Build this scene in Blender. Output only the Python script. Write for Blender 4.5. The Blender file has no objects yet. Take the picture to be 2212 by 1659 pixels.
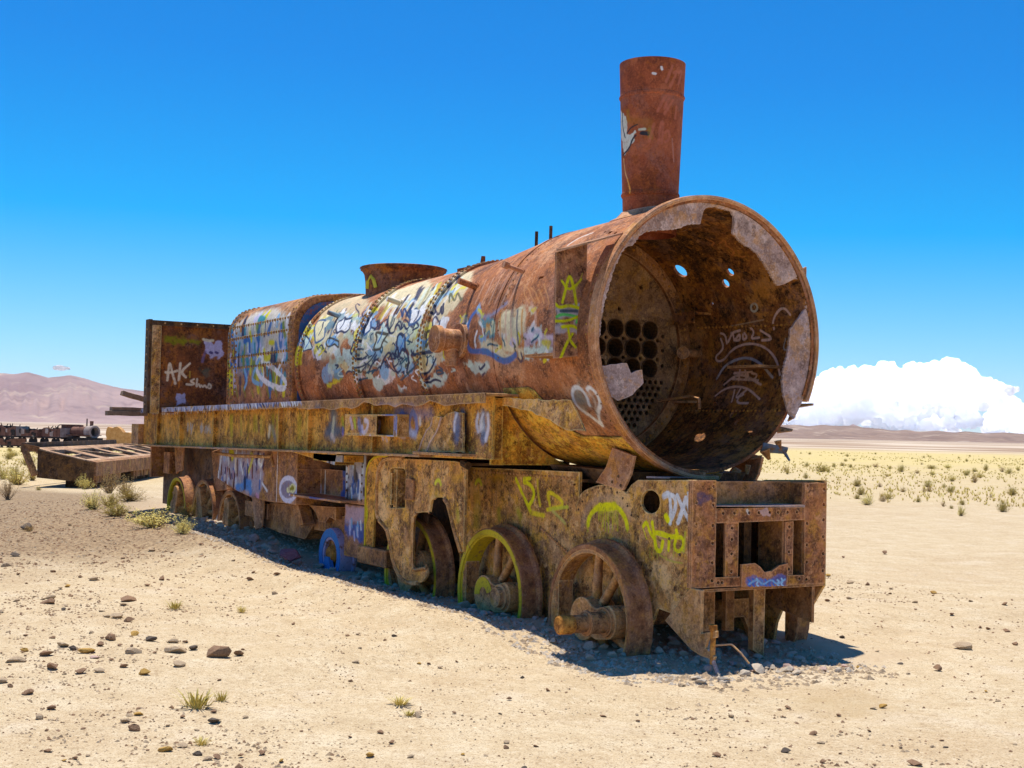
import bpy, bmesh, math, random
import numpy as np
from mathutils import Vector, Matrix, Quaternion
from mathutils.geometry import tessellate_polygon

SC = bpy.context.scene
COL = SC.collection
PI = math.pi
R = math.radians

# ------------------------------------------------------------------ camera
cam_d = bpy.data.cameras.new('camera'); cam = bpy.data.objects.new('camera', cam_d); COL.objects.link(cam)
cam_d.sensor_width = 36.0; cam_d.lens = 36.0 * 2900 / 2212
cam_d.clip_start = 0.05; cam_d.clip_end = 60000
_y, _p, _r = R(30.72), R(2.0435), R(1.2317)
f0 = Vector((-math.cos(_y), math.sin(_y), 0)); r0 = Vector((math.sin(_y), math.cos(_y), 0)); u0 = Vector((0, 0, 1))
F = f0 * math.cos(_p) + u0 * math.sin(_p); U = u0 * math.cos(_p) - f0 * math.sin(_p)
Rt = r0 * math.cos(_r) + U * math.sin(_r); U2 = U * math.cos(_r) - r0 * math.sin(_r)
CAM = Vector((7.063, -5.743, 1.36))
cam.matrix_world = Matrix(((Rt.x, U2.x, -F.x, CAM.x), (Rt.y, U2.y, -F.y, CAM.y), (Rt.z, U2.z, -F.z, CAM.z), (0, 0, 0, 1)))
SC.camera = cam

# ------------------------------------------------------------------ sky, sun, exposure
SUN = Vector((-0.26, 0.045, 1.0)).normalized()
W = bpy.data.worlds.new('World'); SC.world = W; W.use_nodes = True
nt = W.node_tree; nt.nodes.clear()
out = nt.nodes.new('ShaderNodeOutputWorld'); bg = nt.nodes.new('ShaderNodeBackground')
sky = nt.nodes.new('ShaderNodeTexSky'); sky.sky_type = 'NISHITA'; sky.sun_disc = False
sky.sun_elevation = math.asin(SUN.z); sky.sun_rotation = math.atan2(SUN.x, SUN.y)
sky.altitude = 3700; sky.air_density = 1.25; sky.dust_density = 0.25; sky.ozone_density = 2.2
sp_ = nt.nodes.new('ShaderNodeSeparateColor'); cb_ = nt.nodes.new('ShaderNodeCombineColor')      # deep, saturated high-altitude blue: one grade for the whole sky
nt.links.new(sky.outputs[0], sp_.inputs[0])
for i_, (k_, o_, q_) in enumerate(((.85, -2.2, .035), (.78, -.95, .47), (.82, 0, .82))):
    ma = nt.nodes.new('ShaderNodeMath'); ma.operation = 'MULTIPLY_ADD'; ma.inputs[1].default_value = k_; ma.inputs[2].default_value = o_
    mx_ = nt.nodes.new('ShaderNodeMath'); mx_.operation = 'MAXIMUM'; lo_ = nt.nodes.new('ShaderNodeMath'); lo_.operation = 'MULTIPLY'; lo_.inputs[1].default_value = q_; nt.links.new(sp_.outputs[i_], lo_.inputs[0]); nt.links.new(lo_.outputs[0], mx_.inputs[1])
    nt.links.new(sp_.outputs[i_], ma.inputs[0]); nt.links.new(ma.outputs[0], mx_.inputs[0]); nt.links.new(mx_.outputs[0], cb_.inputs[i_])
bg.inputs['Strength'].default_value = 0.15
nt.links.new(cb_.outputs[0], bg.inputs['Color']); nt.links.new(bg.outputs[0], out.inputs['Surface'])
sd = bpy.data.lights.new('sun', 'SUN'); sd.energy = 4.6; sd.angle = R(0.5); sd.color = (1.0, 0.95, 0.86)
so = bpy.data.objects.new('sun', sd); COL.objects.link(so); so.rotation_mode = 'QUATERNION'
so.rotation_quaternion = SUN.to_track_quat('Z', 'Y'); so.location = (0, 0, 30)
SC.view_settings.view_transform = 'Standard'; SC.view_settings.look = 'None'
SC.view_settings.exposure = 0.35; SC.view_settings.gamma = 1.0; SC.view_settings.use_curve_mapping = False
SC.cycles.max_bounces = 6; SC.cycles.diffuse_bounces = 4; SC.cycles.volume_bounces = 0
SC.cycles.use_denoising = True; SC.cycles.denoising_prefilter = 'ACCURATE'

rng = random.Random(11)
nrg = np.random.default_rng(5)

# ------------------------------------------------------------------ numpy value noise
def vnoise(x, y, seed=0):
    x = np.asarray(x, float); y = np.asarray(y, float)
    xi = np.floor(x).astype(np.int64); yi = np.floor(y).astype(np.int64); fx = x - xi; fy = y - yi
    fx = fx * fx * (3 - 2 * fx); fy = fy * fy * (3 - 2 * fy)
    def h(a, b):
        n = (a * 374761393 + b * 668265263 + seed * 982451653) & 0x7fffffff
        n = ((n ^ (n >> 13)) * 1274126177) & 0x7fffffff
        return ((n ^ (n >> 16)) & 0xffff) / 65535.0
    return (h(xi, yi) * (1 - fx) + h(xi + 1, yi) * fx) * (1 - fy) + (h(xi, yi + 1) * (1 - fx) + h(xi + 1, yi + 1) * fx) * fy
def fbm(x, y, o=4, seed=0):
    s = 0; a = .5
    for k in range(o): s = s + a * vnoise(x * 2 ** k, y * 2 ** k, seed + k); a *= .5
    return s
def sstep(a, b, x):
    t = np.clip((np.asarray(x, float) - a) / (b - a), 0, 1); return t * t * (3 - 2 * t)
def ground_z(x, y):
    x = np.asarray(x, float); y = np.asarray(y, float)
    z = .24 * sstep(4, 8.5, -x) * np.exp(-(y / 2.6) ** 2) * (1 - sstep(13, 22, -x))
    z = z + .03 * np.exp(-((np.abs(y) - .55) / .45) ** 2) * sstep(.9, .3, x) * sstep(-12, -10, x)
    z = z - .055 * sstep(-.7, .2, x) * sstep(40, 10, x) + .085 * np.exp(-((y + 1.3) / .34) ** 2) * sstep(-8.5, -6, x) * sstep(-.3, -1.2, x)
    z = z - 1.66 * sstep(15, 150, -x - 1.1 * y)
    near = 1 - sstep(18, 60, np.hypot(x, y))
    z = z + near * (.035 * (fbm(x * .9, y * .9, 3, 3) - .44) + .022 * (fbm(x * 4, y * 4, 3, 9) - .44))
    far = sstep(60, 400, np.hypot(x, y))
    z = z + far * .5 * (fbm(x * .01, y * .01, 3, 21) - .44)
    return z
def gz(x, y): return float(ground_z(x, y))

# ------------------------------------------------------------------ scene helpers
def tag(o, label=None, cat=None, group=None, kind=None):
    if label: o['label'] = label
    if cat: o['category'] = cat
    if group: o['group'] = group
    if kind: o['kind'] = kind
    return o
def empty(name, loc=(0, 0, 0)):
    o = bpy.data.objects.new(name, None); COL.objects.link(o); o.location = loc; o.empty_display_size = .2; return o
def link(name, me, mat=None, parent=None, loc=None):
    o = bpy.data.objects.new(name, me); COL.objects.link(o)
    if mat is not None and not me.materials:
        for m in (mat if isinstance(mat, (list, tuple)) else [mat]): me.materials.append(m)
    if parent: o.parent = parent
    if loc: o.location = loc
    return o
SPLIT = {'axle_guard', 'beam_return', 'bracket_rim', 'pocket_cheek', 'draw_gear_block', 'sand_pipe_bracket', 'hanger', 'frame_stretcher', 'spring_hanger', 'bracket_top', 'slot_web', 'top_bolt', 'torn_edge', 'body_side', 'body_end', 'footplate', 'dome', 'curled_edge_scrap', 'painted_post', 'wheelset', 'drag_box', 'cab_side', 'bent_scrap', 'inner_shelf'}
class MB:
    def __init__(s): s.v = []; s.f = []; s.mi = []; s.m = 0; s.ch = []; s.join = False
    def add(s, vs, fs):
        o = len(s.v); s.v += [tuple(p) for p in vs]
        if not (s.join and s.ch): s.ch.append(len(s.f))
        for f in fs: s.f.append(tuple(i + o for i in f)); s.mi.append(s.m)
        return s
    def box(s, x0, x1, y0, y1, z0, z1, f=None):
        vs = [(x0, y0, z0), (x1, y0, z0), (x1, y1, z0), (x0, y1, z0), (x0, y0, z1), (x1, y0, z1), (x1, y1, z1), (x0, y1, z1)]
        if f: vs = [f(p) for p in vs]
        return s.add(vs, [(0, 3, 2, 1), (4, 5, 6, 7), (0, 1, 5, 4), (1, 2, 6, 5), (2, 3, 7, 6), (3, 0, 4, 7)])
    def prism(s, poly, ax, a0, a1, holes=(), fn=None):
        """extrude a 2-D polygon along ax (x: poly is (y,z); y: (x,z); z: (x,y)) with real holes"""
        loops = [list(poly)] + [list(h) for h in holes]
        def P(p, a): return {'x': (a, p[0], p[1]), 'y': (p[0], a, p[1]), 'z': (p[0], p[1], a)}[ax]
        tris = tessellate_polygon([[Vector((p[0], p[1], 0)) for p in l] for l in loops])
        flat = [p for l in loops for p in l]; n = len(flat)
        vs = [P(p, a0) for p in flat] + [P(p, a1) for p in flat]
        if fn: vs = [fn(p) for p in vs]
        fs = [tuple(t) for t in tris] + [tuple(i + n for i in reversed(t)) for t in tris]
        o = 0
        for l in loops:
            k = len(l)
            for i in range(k): fs.append((o + i, o + (i + 1) % k, n + o + (i + 1) % k, n + o + i))
            o += k
        return s.add(vs, fs)
    def tube(s, p0, p1, r0, r1=None, n=10, cap=True, flat=1.0):
        r1 = r0 if r1 is None else r1
        p0 = Vector(p0); p1 = Vector(p1); d = (p1 - p0).normalized()
        a = d.orthogonal().normalized(); b = d.cross(a)
        vs = []
        for p, r in ((p0, r0), (p1, r1)):
            for i in range(n):
                t = 2 * PI * i / n; vs.append(p + (a * math.cos(t) + b * math.sin(t) * flat) * r)
        fs = [(i, (i + 1) % n, n + (i + 1) % n, n + i) for i in range(n)]
        if cap: fs += [tuple(range(n - 1, -1, -1)), tuple(range(n, 2 * n))]
        return s.add(vs, fs)
    def path(s, pts, r, n=6):
        for k, (a, b) in enumerate(zip(pts[:-1], pts[1:])):
            s.join = k > 0; s.tube(a, b, r, n=n)
        s.join = False; return s
    def revolve(s, prof, c, ax='x', n=48, a0=0, a1=360, closed=False):
        """prof: (t, r) pairs along axis ax through c; angle from +Z (x,y axes) or +X (z axis)"""
        full = abs(a1 - a0) >= 359.9; m = n if full else n + 1; vs = []
        for t, r in prof:
            for i in range(m):
                a = R(a0 + (a1 - a0) * i / n)
                if ax == 'x': vs.append((c[0] + t, c[1] - r * math.sin(a), c[2] + r * math.cos(a)))
                elif ax == 'y': vs.append((c[0] + r * math.sin(a), c[1] + t, c[2] + r * math.cos(a)))
                else: vs.append((c[0] + r * math.cos(a), c[1] + r * math.sin(a), c[2] + t))
        fs = []; k = len(prof)
        for j in range(k if closed else k - 1):
            j2 = (j + 1) % k
            for i in range(n):
                i2 = (i + 1) % m if full else i + 1
                fs.append((j * m + i, j * m + i2, j2 * m + i2, j2 * m + i))
        if closed and not full:
            fs.append(tuple(j * m for j in range(k))); fs.append(tuple(j * m + m - 1 for j in reversed(range(k))))
        return s.add(vs, fs)
    def rivet(s, p, nrm, r, h=None):
        h = h or r * .6; nrm = Vector(nrm).normalized(); a = nrm.orthogonal().normalized(); b = nrm.cross(a); p = Vector(p); vs = []
        for i in range(6):
            t = i * PI / 3; vs.append(p + (a * math.cos(t) + b * math.sin(t)) * r)
        for i in range(6):
            t = i * PI / 3; vs.append(p + (a * math.cos(t) + b * math.sin(t)) * r * .6 + nrm * h)
        return s.add(vs, [(i, (i + 1) % 6, 6 + (i + 1) % 6, 6 + i) for i in range(6)] + [tuple(range(6, 12))])
    def mesh(s, name, smooth=None, normals=True):
        me = bpy.data.meshes.new(name); me.from_pydata(s.v, [], s.f); me.update()
        if any(s.mi): me.polygons.foreach_set('material_index', s.mi)
        if normals:
            bm = bmesh.new(); bm.from_mesh(me); bmesh.ops.recalc_face_normals(bm, faces=bm.faces); bm.to_mesh(me); bm.free()
        if smooth:
            me.polygons.foreach_set('use_smooth', [True] * len(me.polygons)); me.set_sharp_from_angle(angle=R(smooth))
        me.update(); return me
    def build(s, name, mat, parent=None, smooth=None, bevel=None, loc=None):
        if name in SPLIT and len(s.ch) > 1:                 # separate pieces become separate objects
            first = None
            for a, b in zip(s.ch, s.ch[1:] + [len(s.f)]):
                fs = s.f[a:b]; ids = sorted({i for f in fs for i in f}); mp = {i: k for k, i in enumerate(ids)}; q = MB()
                q.add([s.v[i] for i in ids], [tuple(mp[i] for i in f) for f in fs]); o = q.build(name, mat, parent, smooth, bevel, loc); first = first or o
            return first
        o = link(name, s.mesh(name, smooth), mat, parent, loc)
        if bevel:
            b = o.modifiers.new('bevel', 'BEVEL'); b.width = bevel; b.segments = 1; b.limit_method = 'ANGLE'; b.angle_limit = R(40)
        return o
def copy_tree(o, parent=None):
    c = o.copy(); COL.objects.link(c)
    if parent: c.parent = parent
    for ch in [x for x in bpy.data.objects if x.parent == o]: copy_tree(ch, c)
    return c
def circle(cx, cz, r, n=10, rz=None): return [(cx + r * math.cos(2 * PI * i / n), cz + (rz or r) * math.sin(2 * PI * i / n)) for i in range(n)]
def rsample(pts, step):
    o = []
    for a, b in zip(pts, pts[1:] + pts[:1]):
        n = max(1, int(math.hypot(b[0] - a[0], b[1] - a[1]) / step))
        for i in range(n): o.append((a[0] + (b[0] - a[0]) * i / n, a[1] + (b[1] - a[1]) * i / n))
    return o
def ragged(pts, step=.03, amp=.006, seed=1):
    r = random.Random(seed); return [(x + r.uniform(-amp, amp), z + r.uniform(-amp, amp)) for x, z in rsample(pts, step)]

# ------------------------------------------------------------------ spray paint, rasterised into images made here
PAINT = {
 'B': [
  ('e6dcb4',0,0.05,0.55,1,[-5.455,48.6,-5.994,13.6,-5.326,13.9,-4.328,43.7,-4.323,61.8,-4.381,72.7,-4.61,85.8,-4.903,88.3,-5.2,78.0]),
  ('c9dfd6',0,0.04,0.8,1,[-4.244,69.8,-4.14,63.0,-3.853,68.5,-3.48,74.9,-3.023,71.7,-2.879,74.9,-2.838,87.8,-3.199,84.8,-3.409,90.2,-3.638,92.5,-3.828,96.7,-4.115,100.8,-4.189,90.7]),
  ('e6dcb4',0,0.03,0.9,1,[-3.954,71.4,-3.476,75.3,-3.023,71.7,-2.842,86.3,-3.177,84.2,-3.418,85.5,-3.638,90.9,-3.791,82.3]),
  ('e6dcb4',0,0.04,0.75,1,[-4.156,45.5,-4.072,31.9,-3.59,23.2,-2.922,47.2,-2.822,61.5,-2.844,71.2,-3.09,69.7,-3.351,57.3,-3.758,53.9]),
  ('e6dcb4',0,0.04,0.7,1,[-2.822,61.5,-2.783,48.7,-2.836,33.1,-2.539,31.1,-2.237,51.2,-2.246,63.0,-2.337,68.4,-2.501,74.1]),
  ('e6dcb4',0,0.03,0.85,1,[-2.814,77.5,-2.691,72.9,-2.475,72.0,-2.47,82.2,-2.45,89.3,-2.534,100.2,-2.642,103.5,-2.709,98.3,-2.769,88.0]),
  ('c9dfd6',0,0.02,0.9,1,[-2.764,104.8,-2.678,108.6,-2.504,103.1,-2.403,104.8,-2.232,103.0,-2.426,110.5,-2.66,111.6,-2.788,110.7]),
  ('c9dfd6',0,0.02,0.9,1,[-3.769,101.7,-3.609,105.3,-3.38,104.9,-3.591,109.4,-3.708,113.4,-3.781,107.4]),
  ('c9dfd6',0,0.02,0.9,1,[-3.312,88.2,-3.126,85.1,-3.021,91.5,-3.034,98.9,-3.169,102.3,-3.269,97.5]),
  ('7fb2dc',0,0.02,0.8,1,[-4.17,82.4,-4.067,76.9,-3.899,81.9,-3.722,86.6,-3.821,91.9,-4.038,93.6,-4.161,89.9]),
  ('c9dfd6',0,0.02,0.8,1,[-1.967,98.2,-1.809,99.1,-1.477,99.2,-1.47,102.1,-1.663,104.9,-1.81,103.5]),
  ('ececee',0,0.02,0.7,1,[-4.156,97.4,-3.999,99.5,-3.882,103.0,-4.059,105.2,-4.156,103.3]),
  ('c9dfd6',0,0.02,0.8,1,[-3.289,109.1,-3.239,111.6,-3.121,111.7,-3.216,114.0,-3.312,113.9]),
  ('e6dcb4',0,0.03,0.8,1,[-1.661,87.5,-1.461,88.9,-1.265,93.6,-1.097,96.9,-1.17,98.3,-1.359,96.1,-1.613,92.4]),
  ('e6dcb4',0,0.03,0.85,1,[-1.338,78.7,-1.221,75.2,-1.011,75.8,-0.92,79.6,-0.925,87.2,-1.022,91.7,-1.097,96.9,-1.214,94.9,-1.307,85.6]),
  ('c9dfd6',0,0.02,0.85,1,[-0.94,94.7,-0.793,95.1,-0.836,99.2,-0.936,99.5]),
  ('c9dfd6',0,0.02,0.85,1,[-0.76,94.7,-0.663,94.0,-0.572,95.8,-0.625,98.3,-0.719,98.0]),
  ('c4bede',0,0.02,0.55,1,[-0.957,88.2,-0.826,87.6,-0.537,90.8,-0.538,93.9,-0.758,92.6,-0.921,92.6]),
  ('2f8aa0',0,0.02,0.75,1,[-1.671,77.1,-1.424,78.1,-1.368,84.2,-1.378,87.6,-1.51,86.4,-1.614,82.3]),
  ('c87a30',0,0.015,0.8,1,[-1.538,80.4,-1.43,80.4,-1.428,85.1,-1.541,83.9]),
  ('dccf1c',0.09,0.03,0.8,0,[-2.921,75.4,-2.861,87.7,-2.835,92.2]),
  ('dccf1c',0.05,0.03,0.7,0,[-5.352,52.0,-5.225,50.6]),
  ('dccf1c',0,0.02,0.8,1,[-4.831,105.3,-4.637,103.0,-4.446,100.0,-4.432,102.6,-4.662,106.5,-4.861,108.9]),
  ('dccf1c',0,0.02,0.8,1,[-5.776,75.5,-5.589,74.4,-5.467,76.9,-5.44,88.3,-5.57,89.7]),
  ('7fb2dc',0.05205806841058434,0.012,0.6896214146188506,0,[-4.436,54.5,-4.502,56.4,-4.528,64.7]),
  ('a89838',0.02907739050148027,0.012,0.5937323844186786,0,[-3.221,57.2,-3.39,54.4,-3.416,64.5]),
  ('a89838',0.033899710196013635,0.012,0.8444088433701289,0,[-3.863,44.7,-3.782,55.4,-3.813,65.3]),
  ('ececee',0.04594381496705216,0.012,0.7685645901478371,0,[-4.934,44.9,-4.796,60.0,-4.869,70.6]),
  ('2a3350',0.04730267711792448,0.012,0.8294282044933058,0,[-3.053,42.5,-2.977,50.9,-2.974,59.2]),
  ('ececee',0.04499453192639209,0.012,0.8684394670335498,0,[-3.437,46.9,-3.42,54.6,-3.449,64.8]),
  ('dccf1c',0.05076033311183146,0.012,0.5389817238923509,0,[-3.012,38.8,-2.869,49.6,-2.857,56.9]),
  ('ececee',0.04726404049942412,0.012,0.842090232077319,0,[-4.56,51.8,-4.577,59.3,-4.646,70.2]),
  ('8a8a60',0.04047759375918772,0.012,0.7337007171880796,0,[-2.64,53.6,-2.784,50.1,-2.776,58.2]),
  ('2a3350',0.054684637570408534,0.012,0.7685094168650073,0,[-3.306,40.7,-3.179,53.7,-3.201,63.9]),
  ('e6dcb4',0.03991876262160132,0.012,0.7855268080696798,0,[-2.822,40.0,-2.709,52.2,-2.722,62.4]),
  ('2a3350',0.024355219283857348,0.012,0.6928005690990164,0,[-2.724,49.2,-2.788,50.1,-2.781,58.2]),
  ('e6dcb4',0.034366163957106816,0.012,0.5603061497811238,0,[-3.796,45.9,-3.743,52.2,-3.741,59.0]),
  ('e6dcb4',0.041174595329974875,0.012,0.8046538115887053,0,[-2.979,44.7,-2.947,52.5,-2.96,62.3]),
  ('2a3350',0.03768971307768154,0.012,0.8994035781503107,0,[-3.496,45.1,-3.445,52.4,-3.448,60.5]),
  ('e6dcb4',0.05321134225955956,0.012,0.8885714632509236,0,[-5.078,51.1,-5.047,59.0,-5.092,67.6]),
  ('7fb2dc',0.03098406819706321,0.012,0.8834637705633821,0,[-4.264,59.5,-4.421,57.0,-4.457,66.1]),
  ('8a8a60',0.033516753074050734,0.012,0.8467330145706243,0,[-3.969,54.5,-4.062,54.1,-4.072,61.7]),
  ('8a8a60',0.029495522119788113,0.012,0.7537161639938094,0,[-4.843,58.6,-4.967,60.9,-5.051,71.9]),
  ('2a3350',0.03823945526484221,0.012,0.7193721870747449,0,[-2.759,33.5,-2.519,48.6,-2.503,55.8]),
  ('e6dcb4',0.03317807969862914,0.012,0.7356812585359231,0,[-4.076,42.9,-3.947,54.4,-3.962,62.8]),
  ('7fb2dc',0.04377484893133381,0.012,0.641030793216419,0,[-3.222,52.3,-3.316,50.6,-3.307,57.3]),
  ('e6dcb4',0.0534194363181346,0.012,0.5085010289052295,0,[-3.062,44.9,-3.043,47.4,-3.024,52.1]),
  ('e6dcb4',0.031200888501180232,0.012,0.6455820357359827,0,[-3.38,44.8,-3.332,50.4,-3.322,56.9]),
  ('2a3350',0.047555567049984725,0.012,0.541948690331797,0,[-3.957,56.9,-4.089,55.1,-4.108,63.5]),
  ('dccf1c',0.030850584339353258,0.012,0.5890151371172764,0,[-2.316,51.2,-2.426,50.0,-2.419,58.5]),
  ('ececee',0.0427338647055054,0.012,0.5388089570457986,0,[-4.427,54.8,-4.498,54.1,-4.501,59.9]),
  ('c9dfd6',0.035345075639648546,0.012,0.8422140775939546,0,[-2.62,38.4,-2.482,50.0,-2.475,58.5]),
  ('e6dcb4',0.03578857644998279,0.012,0.5900111370891539,0,[-4.317,43.7,-4.189,55.8,-4.215,64.7]),
  ('e6dcb4',0.026425520965683954,0.012,0.6114368568066051,0,[-3.483,55.0,-3.611,50.7,-3.601,56.5]),
  ('7fb2dc',0.040631826293014886,0.012,0.6685089567063537,0,[-3.261,48.8,-3.289,53.4,-3.305,62.9]),
  ('2a3350',0.03459169935557214,0.012,0.6679084735165007,0,[-2.761,44.6,-2.744,49.3,-2.73,56.7]),
  ('e6dcb4',0.03670733852695207,0.012,0.8330158319472618,0,[-2.499,48.4,-2.568,46.9,-2.545,52.4]),
  ('c9dfd6',0.021131135270694684,0.012,0.682668497671779,0,[-3.555,54.3,-3.664,53.3,-3.672,61.4]),
  ('8a8a60',0.03193740499123666,0.012,0.5909865345404479,0,[-3.187,37.5,-3.001,53.3,-3.022,63.6]),
  ('c9dfd6',0.021577688352987595,0.012,0.8614437127201369,0,[-3.35,52.5,-3.442,50.7,-3.433,57.1]),
  ('ececee',0.04019336914068081,0.012,0.5052577986748452,0,[-2.452,50.5,-2.544,51.5,-2.551,61.2]),
  ('2a3350',0.02069457727204073,0.012,0.7147985411100103,0,[-4.874,44.4,-4.718,55.7,-4.731,62.4]),
  ('dccf1c',0.028836619548646088,0.012,0.8446658865838668,0,[-2.57,45.7,-2.589,46.6,-2.565,51.9]),
  ('c9dfd6',0.02427773593896848,0.012,0.8550550455355967,0,[-3.068,38.5,-2.919,49.2,-2.904,56.0]),
  ('dccf1c',0.048822456689375335,0.012,0.5030018880590836,0,[-4.416,55.3,-4.495,54.7,-4.503,61.1]),
  ('2a3350',0.028689052569870005,0.012,0.7472356394745892,0,[-2.685,46.7,-2.722,46.5,-2.699,51.3]),
  ('e6dcb4',0.049995785481625615,0.012,0.8100982073749998,0,[-5.286,46.0,-5.133,57.5,-5.157,64.4]),
  ('e6dcb4',0.04990571271587293,0.012,0.5344512030941383,0,[-5.093,55.6,-5.14,58.6,-5.177,66.5]),
  ('7fb2dc',0.03350289860846085,0.012,0.6558544146615658,0,[-4.295,48.1,-4.253,53.9,-4.258,60.6]),
  ('ececee',0.02433142583419646,0.012,0.7222103774651555,0,[-4.309,56.5,-4.421,58.8,-4.487,69.7]),
  ('dccf1c',0.021503654443208946,0.012,0.6843271392716016,0,[-3.971,53.9,-4.057,51.6,-4.049,56.6]),
  ('e6dcb4',0.041802427850878204,0.012,0.6726374389322543,0,[-3.596,46.9,-3.573,53.4,-3.584,62.0]),
  ('ececee',0.05326011608760292,0.012,0.6673171623374221,0,[-3.906,39.0,-3.704,54.3,-3.723,63.4]),
  ('e6dcb4',0.022505334899647584,0.012,0.6699554181827335,0,[-4.553,51.8,-4.563,54.9,-4.571,61.3]),
  ('7fb2dc',0.05390840002465917,0.012,0.7236300790039208,0,[-2.529,52.8,-2.659,52.0,-2.67,62.0]),
  ('2a3350',0.04974271201384829,0.012,0.7120718294157665,0,[-4.892,52.2,-4.894,58.9,-4.944,68.2]),
  ('8a8a60',0.023609663571467456,0.012,0.735103507985419,0,[-5.111,44.1,-4.932,56.7,-4.951,63.5]),
  ('e6dcb4',0.038452223712302454,0.012,0.7257286611178505,0,[-4.721,57.1,-4.82,59.1,-4.877,68.9]),
  ('7fb2dc',0.04945374511056036,0.012,0.548513388709627,0,[-3.928,57.3,-4.069,56.4,-4.107,66.2]),
  ('2a3350',0.040267674665736955,0.012,0.8194988998436485,0,[-3.402,37.4,-3.202,53.3,-3.218,62.9]),
  ('c9dfd6',0.023736029411898427,0.012,0.7995859685537621,0,[-2.805,54.6,-2.955,50.4,-2.947,58.1]),
  ('e6dcb4',0.02631477701650617,0.012,0.5309351034227789,0,[-4.913,63.8,-5.097,57.4,-5.12,64.2]),
  ('ececee',0.02885136125878615,0.012,0.7397814136643399,0,[-3.125,55.9,-3.28,51.2,-3.276,58.7]),
  ('ececee',0.037510836372034576,0.012,0.8892225829645678,0,[-3.537,47.6,-3.529,55.3,-3.564,65.8]),
  ('e6dcb4',0.04646406077067462,0.012,0.7695423243162992,0,[-2.981,47.7,-3.014,48.3,-2.996,53.8]),
  ('dccf1c',0.02569041809704248,0.012,0.699183341110214,0,[-3.719,49.8,-3.741,54.1,-3.757,62.8]),
  ('e6dcb4',0.04516187243188682,0.012,0.57444441359128,0,[-3.21,43.0,-3.133,53.7,-3.156,64.0]),
  ('7fb2dc',0.05271762164779516,0.012,0.8405963888500106,0,[-4.576,54.2,-4.629,57.2,-4.662,65.7]),
  ('ececee',0.0408328762268825,0.012,0.7338295775194416,0,[-2.762,55.3,-2.921,51.2,-2.92,59.9]),
  ('2a3350',0.03678213654565355,0.012,0.653100041152907,0,[-2.772,38.8,-2.644,48.0,-2.624,54.5]),
  ('dccf1c',0.034644592364822535,0.012,0.7790207221495803,0,[-4.016,55.1,-4.115,53.4,-4.118,60.1]),
  ('2a3350',0.03949924365410177,0.012,0.6925197273277922,0,[-4.497,57.3,-4.608,57.1,-4.639,65.6]),
  ('e6dcb4',0.03635883228392339,0.012,0.5918406036227603,0,[-2.821,40.6,-2.727,48.8,-2.711,55.9]),
  ('c9dfd6',0.049885852850199,0.012,0.5968367215698133,0,[-3.198,41.0,-3.084,51.9,-3.087,60.6]),
  ('7fb2dc',0,0.015,0.8113410535363574,1,[-4.406,98.8,-4.429,102.1,-4.572,103.3,-4.624,99.9,-4.577,95.4,-4.45,95.6]),
  ('e6dcb4',0,0.015,0.7706723278810281,1,[-3.015,80.9,-3.036,82.3,-3.085,83.0,-3.117,81.5,-3.137,78.7,-3.081,78.5]),
  ('e6dcb4',0,0.015,0.8641522279033319,1,[-2.665,87.4,-2.768,90.4,-2.862,93.2,-2.906,88.5,-2.96,84.0,-2.814,82.8]),
  ('7fb2dc',0,0.015,0.6920510277179247,1,[-4.665,98.8,-4.718,104.4,-4.902,104.7,-4.943,99.6,-4.906,94.3,-4.75,91.3]),
  ('ececee',0,0.015,0.6313244543992633,1,[-3.075,96.3,-3.134,98.4,-3.186,97.9,-3.229,96.9,-3.212,93.6,-3.142,93.6]),
  ('b8c8b0',0,0.015,0.629107019833489,1,[-3.353,67.9,-3.345,71.3,-3.422,69.8,-3.525,67.6,-3.514,64.8,-3.476,62.8]),
  ('ececee',0,0.015,0.7958289307991739,1,[-4.459,60.3,-4.487,65.4,-4.573,69.1,-4.796,61.3,-4.899,52.1,-4.883,45.5]),
  ('b8c8b0',0,0.015,0.8569195635016712,1,[-3.568,89.9,-3.648,94.5,-3.778,96.6,-3.836,91.0,-3.897,84.7,-3.713,85.2]),
  ('e6dcb4',0,0.015,0.8287746811250556,1,[-2.477,89.6,-2.493,91.7,-2.581,93.1,-2.624,90.4,-2.645,87.0,-2.536,86.8]),
  ('c9dfd6',0,0.015,0.7240580947446391,1,[-4.486,96.3,-4.56,100.8,-4.703,100.0,-4.766,97.7,-4.73,92.1,-4.596,90.6]),
  ('6a8a98',0,0.015,0.7314165885306184,1,[-3.77,82.3,-3.796,84.3,-3.892,84.4,-3.971,82.6,-3.974,79.9,-3.865,79.1]),
  ('7fb2dc',0,0.015,0.6503388478521851,1,[-3.09,100.6,-3.172,103.6,-3.236,103.7,-3.285,101.0,-3.238,98.3,-3.158,98.4]),
  ('e6dcb4',0,0.015,0.7541743304653887,1,[-4.776,72.4,-4.822,75.5,-4.91,75.6,-4.99,72.8,-5.066,68.3,-4.955,66.1]),
  ('ececee',0,0.015,0.8267040830261705,1,[-3.397,66.6,-3.389,70.1,-3.47,70.9,-3.607,66.3,-3.602,63.2,-3.533,60.7]),
  ('c9dfd6',0,0.015,0.72813767515698,1,[-3.383,80.6,-3.45,83.9,-3.586,87.5,-3.696,81.2,-3.69,76.2,-3.562,74.7]),
  ('c9dfd6',0,0.015,0.8236819058060821,1,[-4.045,87.4,-4.133,93.4,-4.289,94.6,-4.408,88.1,-4.419,81.6,-4.202,82.2]),
  ('7fb2dc',0,0.015,0.8655145071808878,1,[-2.632,85.7,-2.701,88.7,-2.862,91.6,-2.905,86.0,-2.925,81.3,-2.807,79.4]),
  ('6a8a98',0,0.015,0.6627782502722968,1,[-3.73,76.7,-3.71,80.7,-3.797,80.2,-3.894,77.2,-3.889,73.1,-3.792,73.3]),
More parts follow.
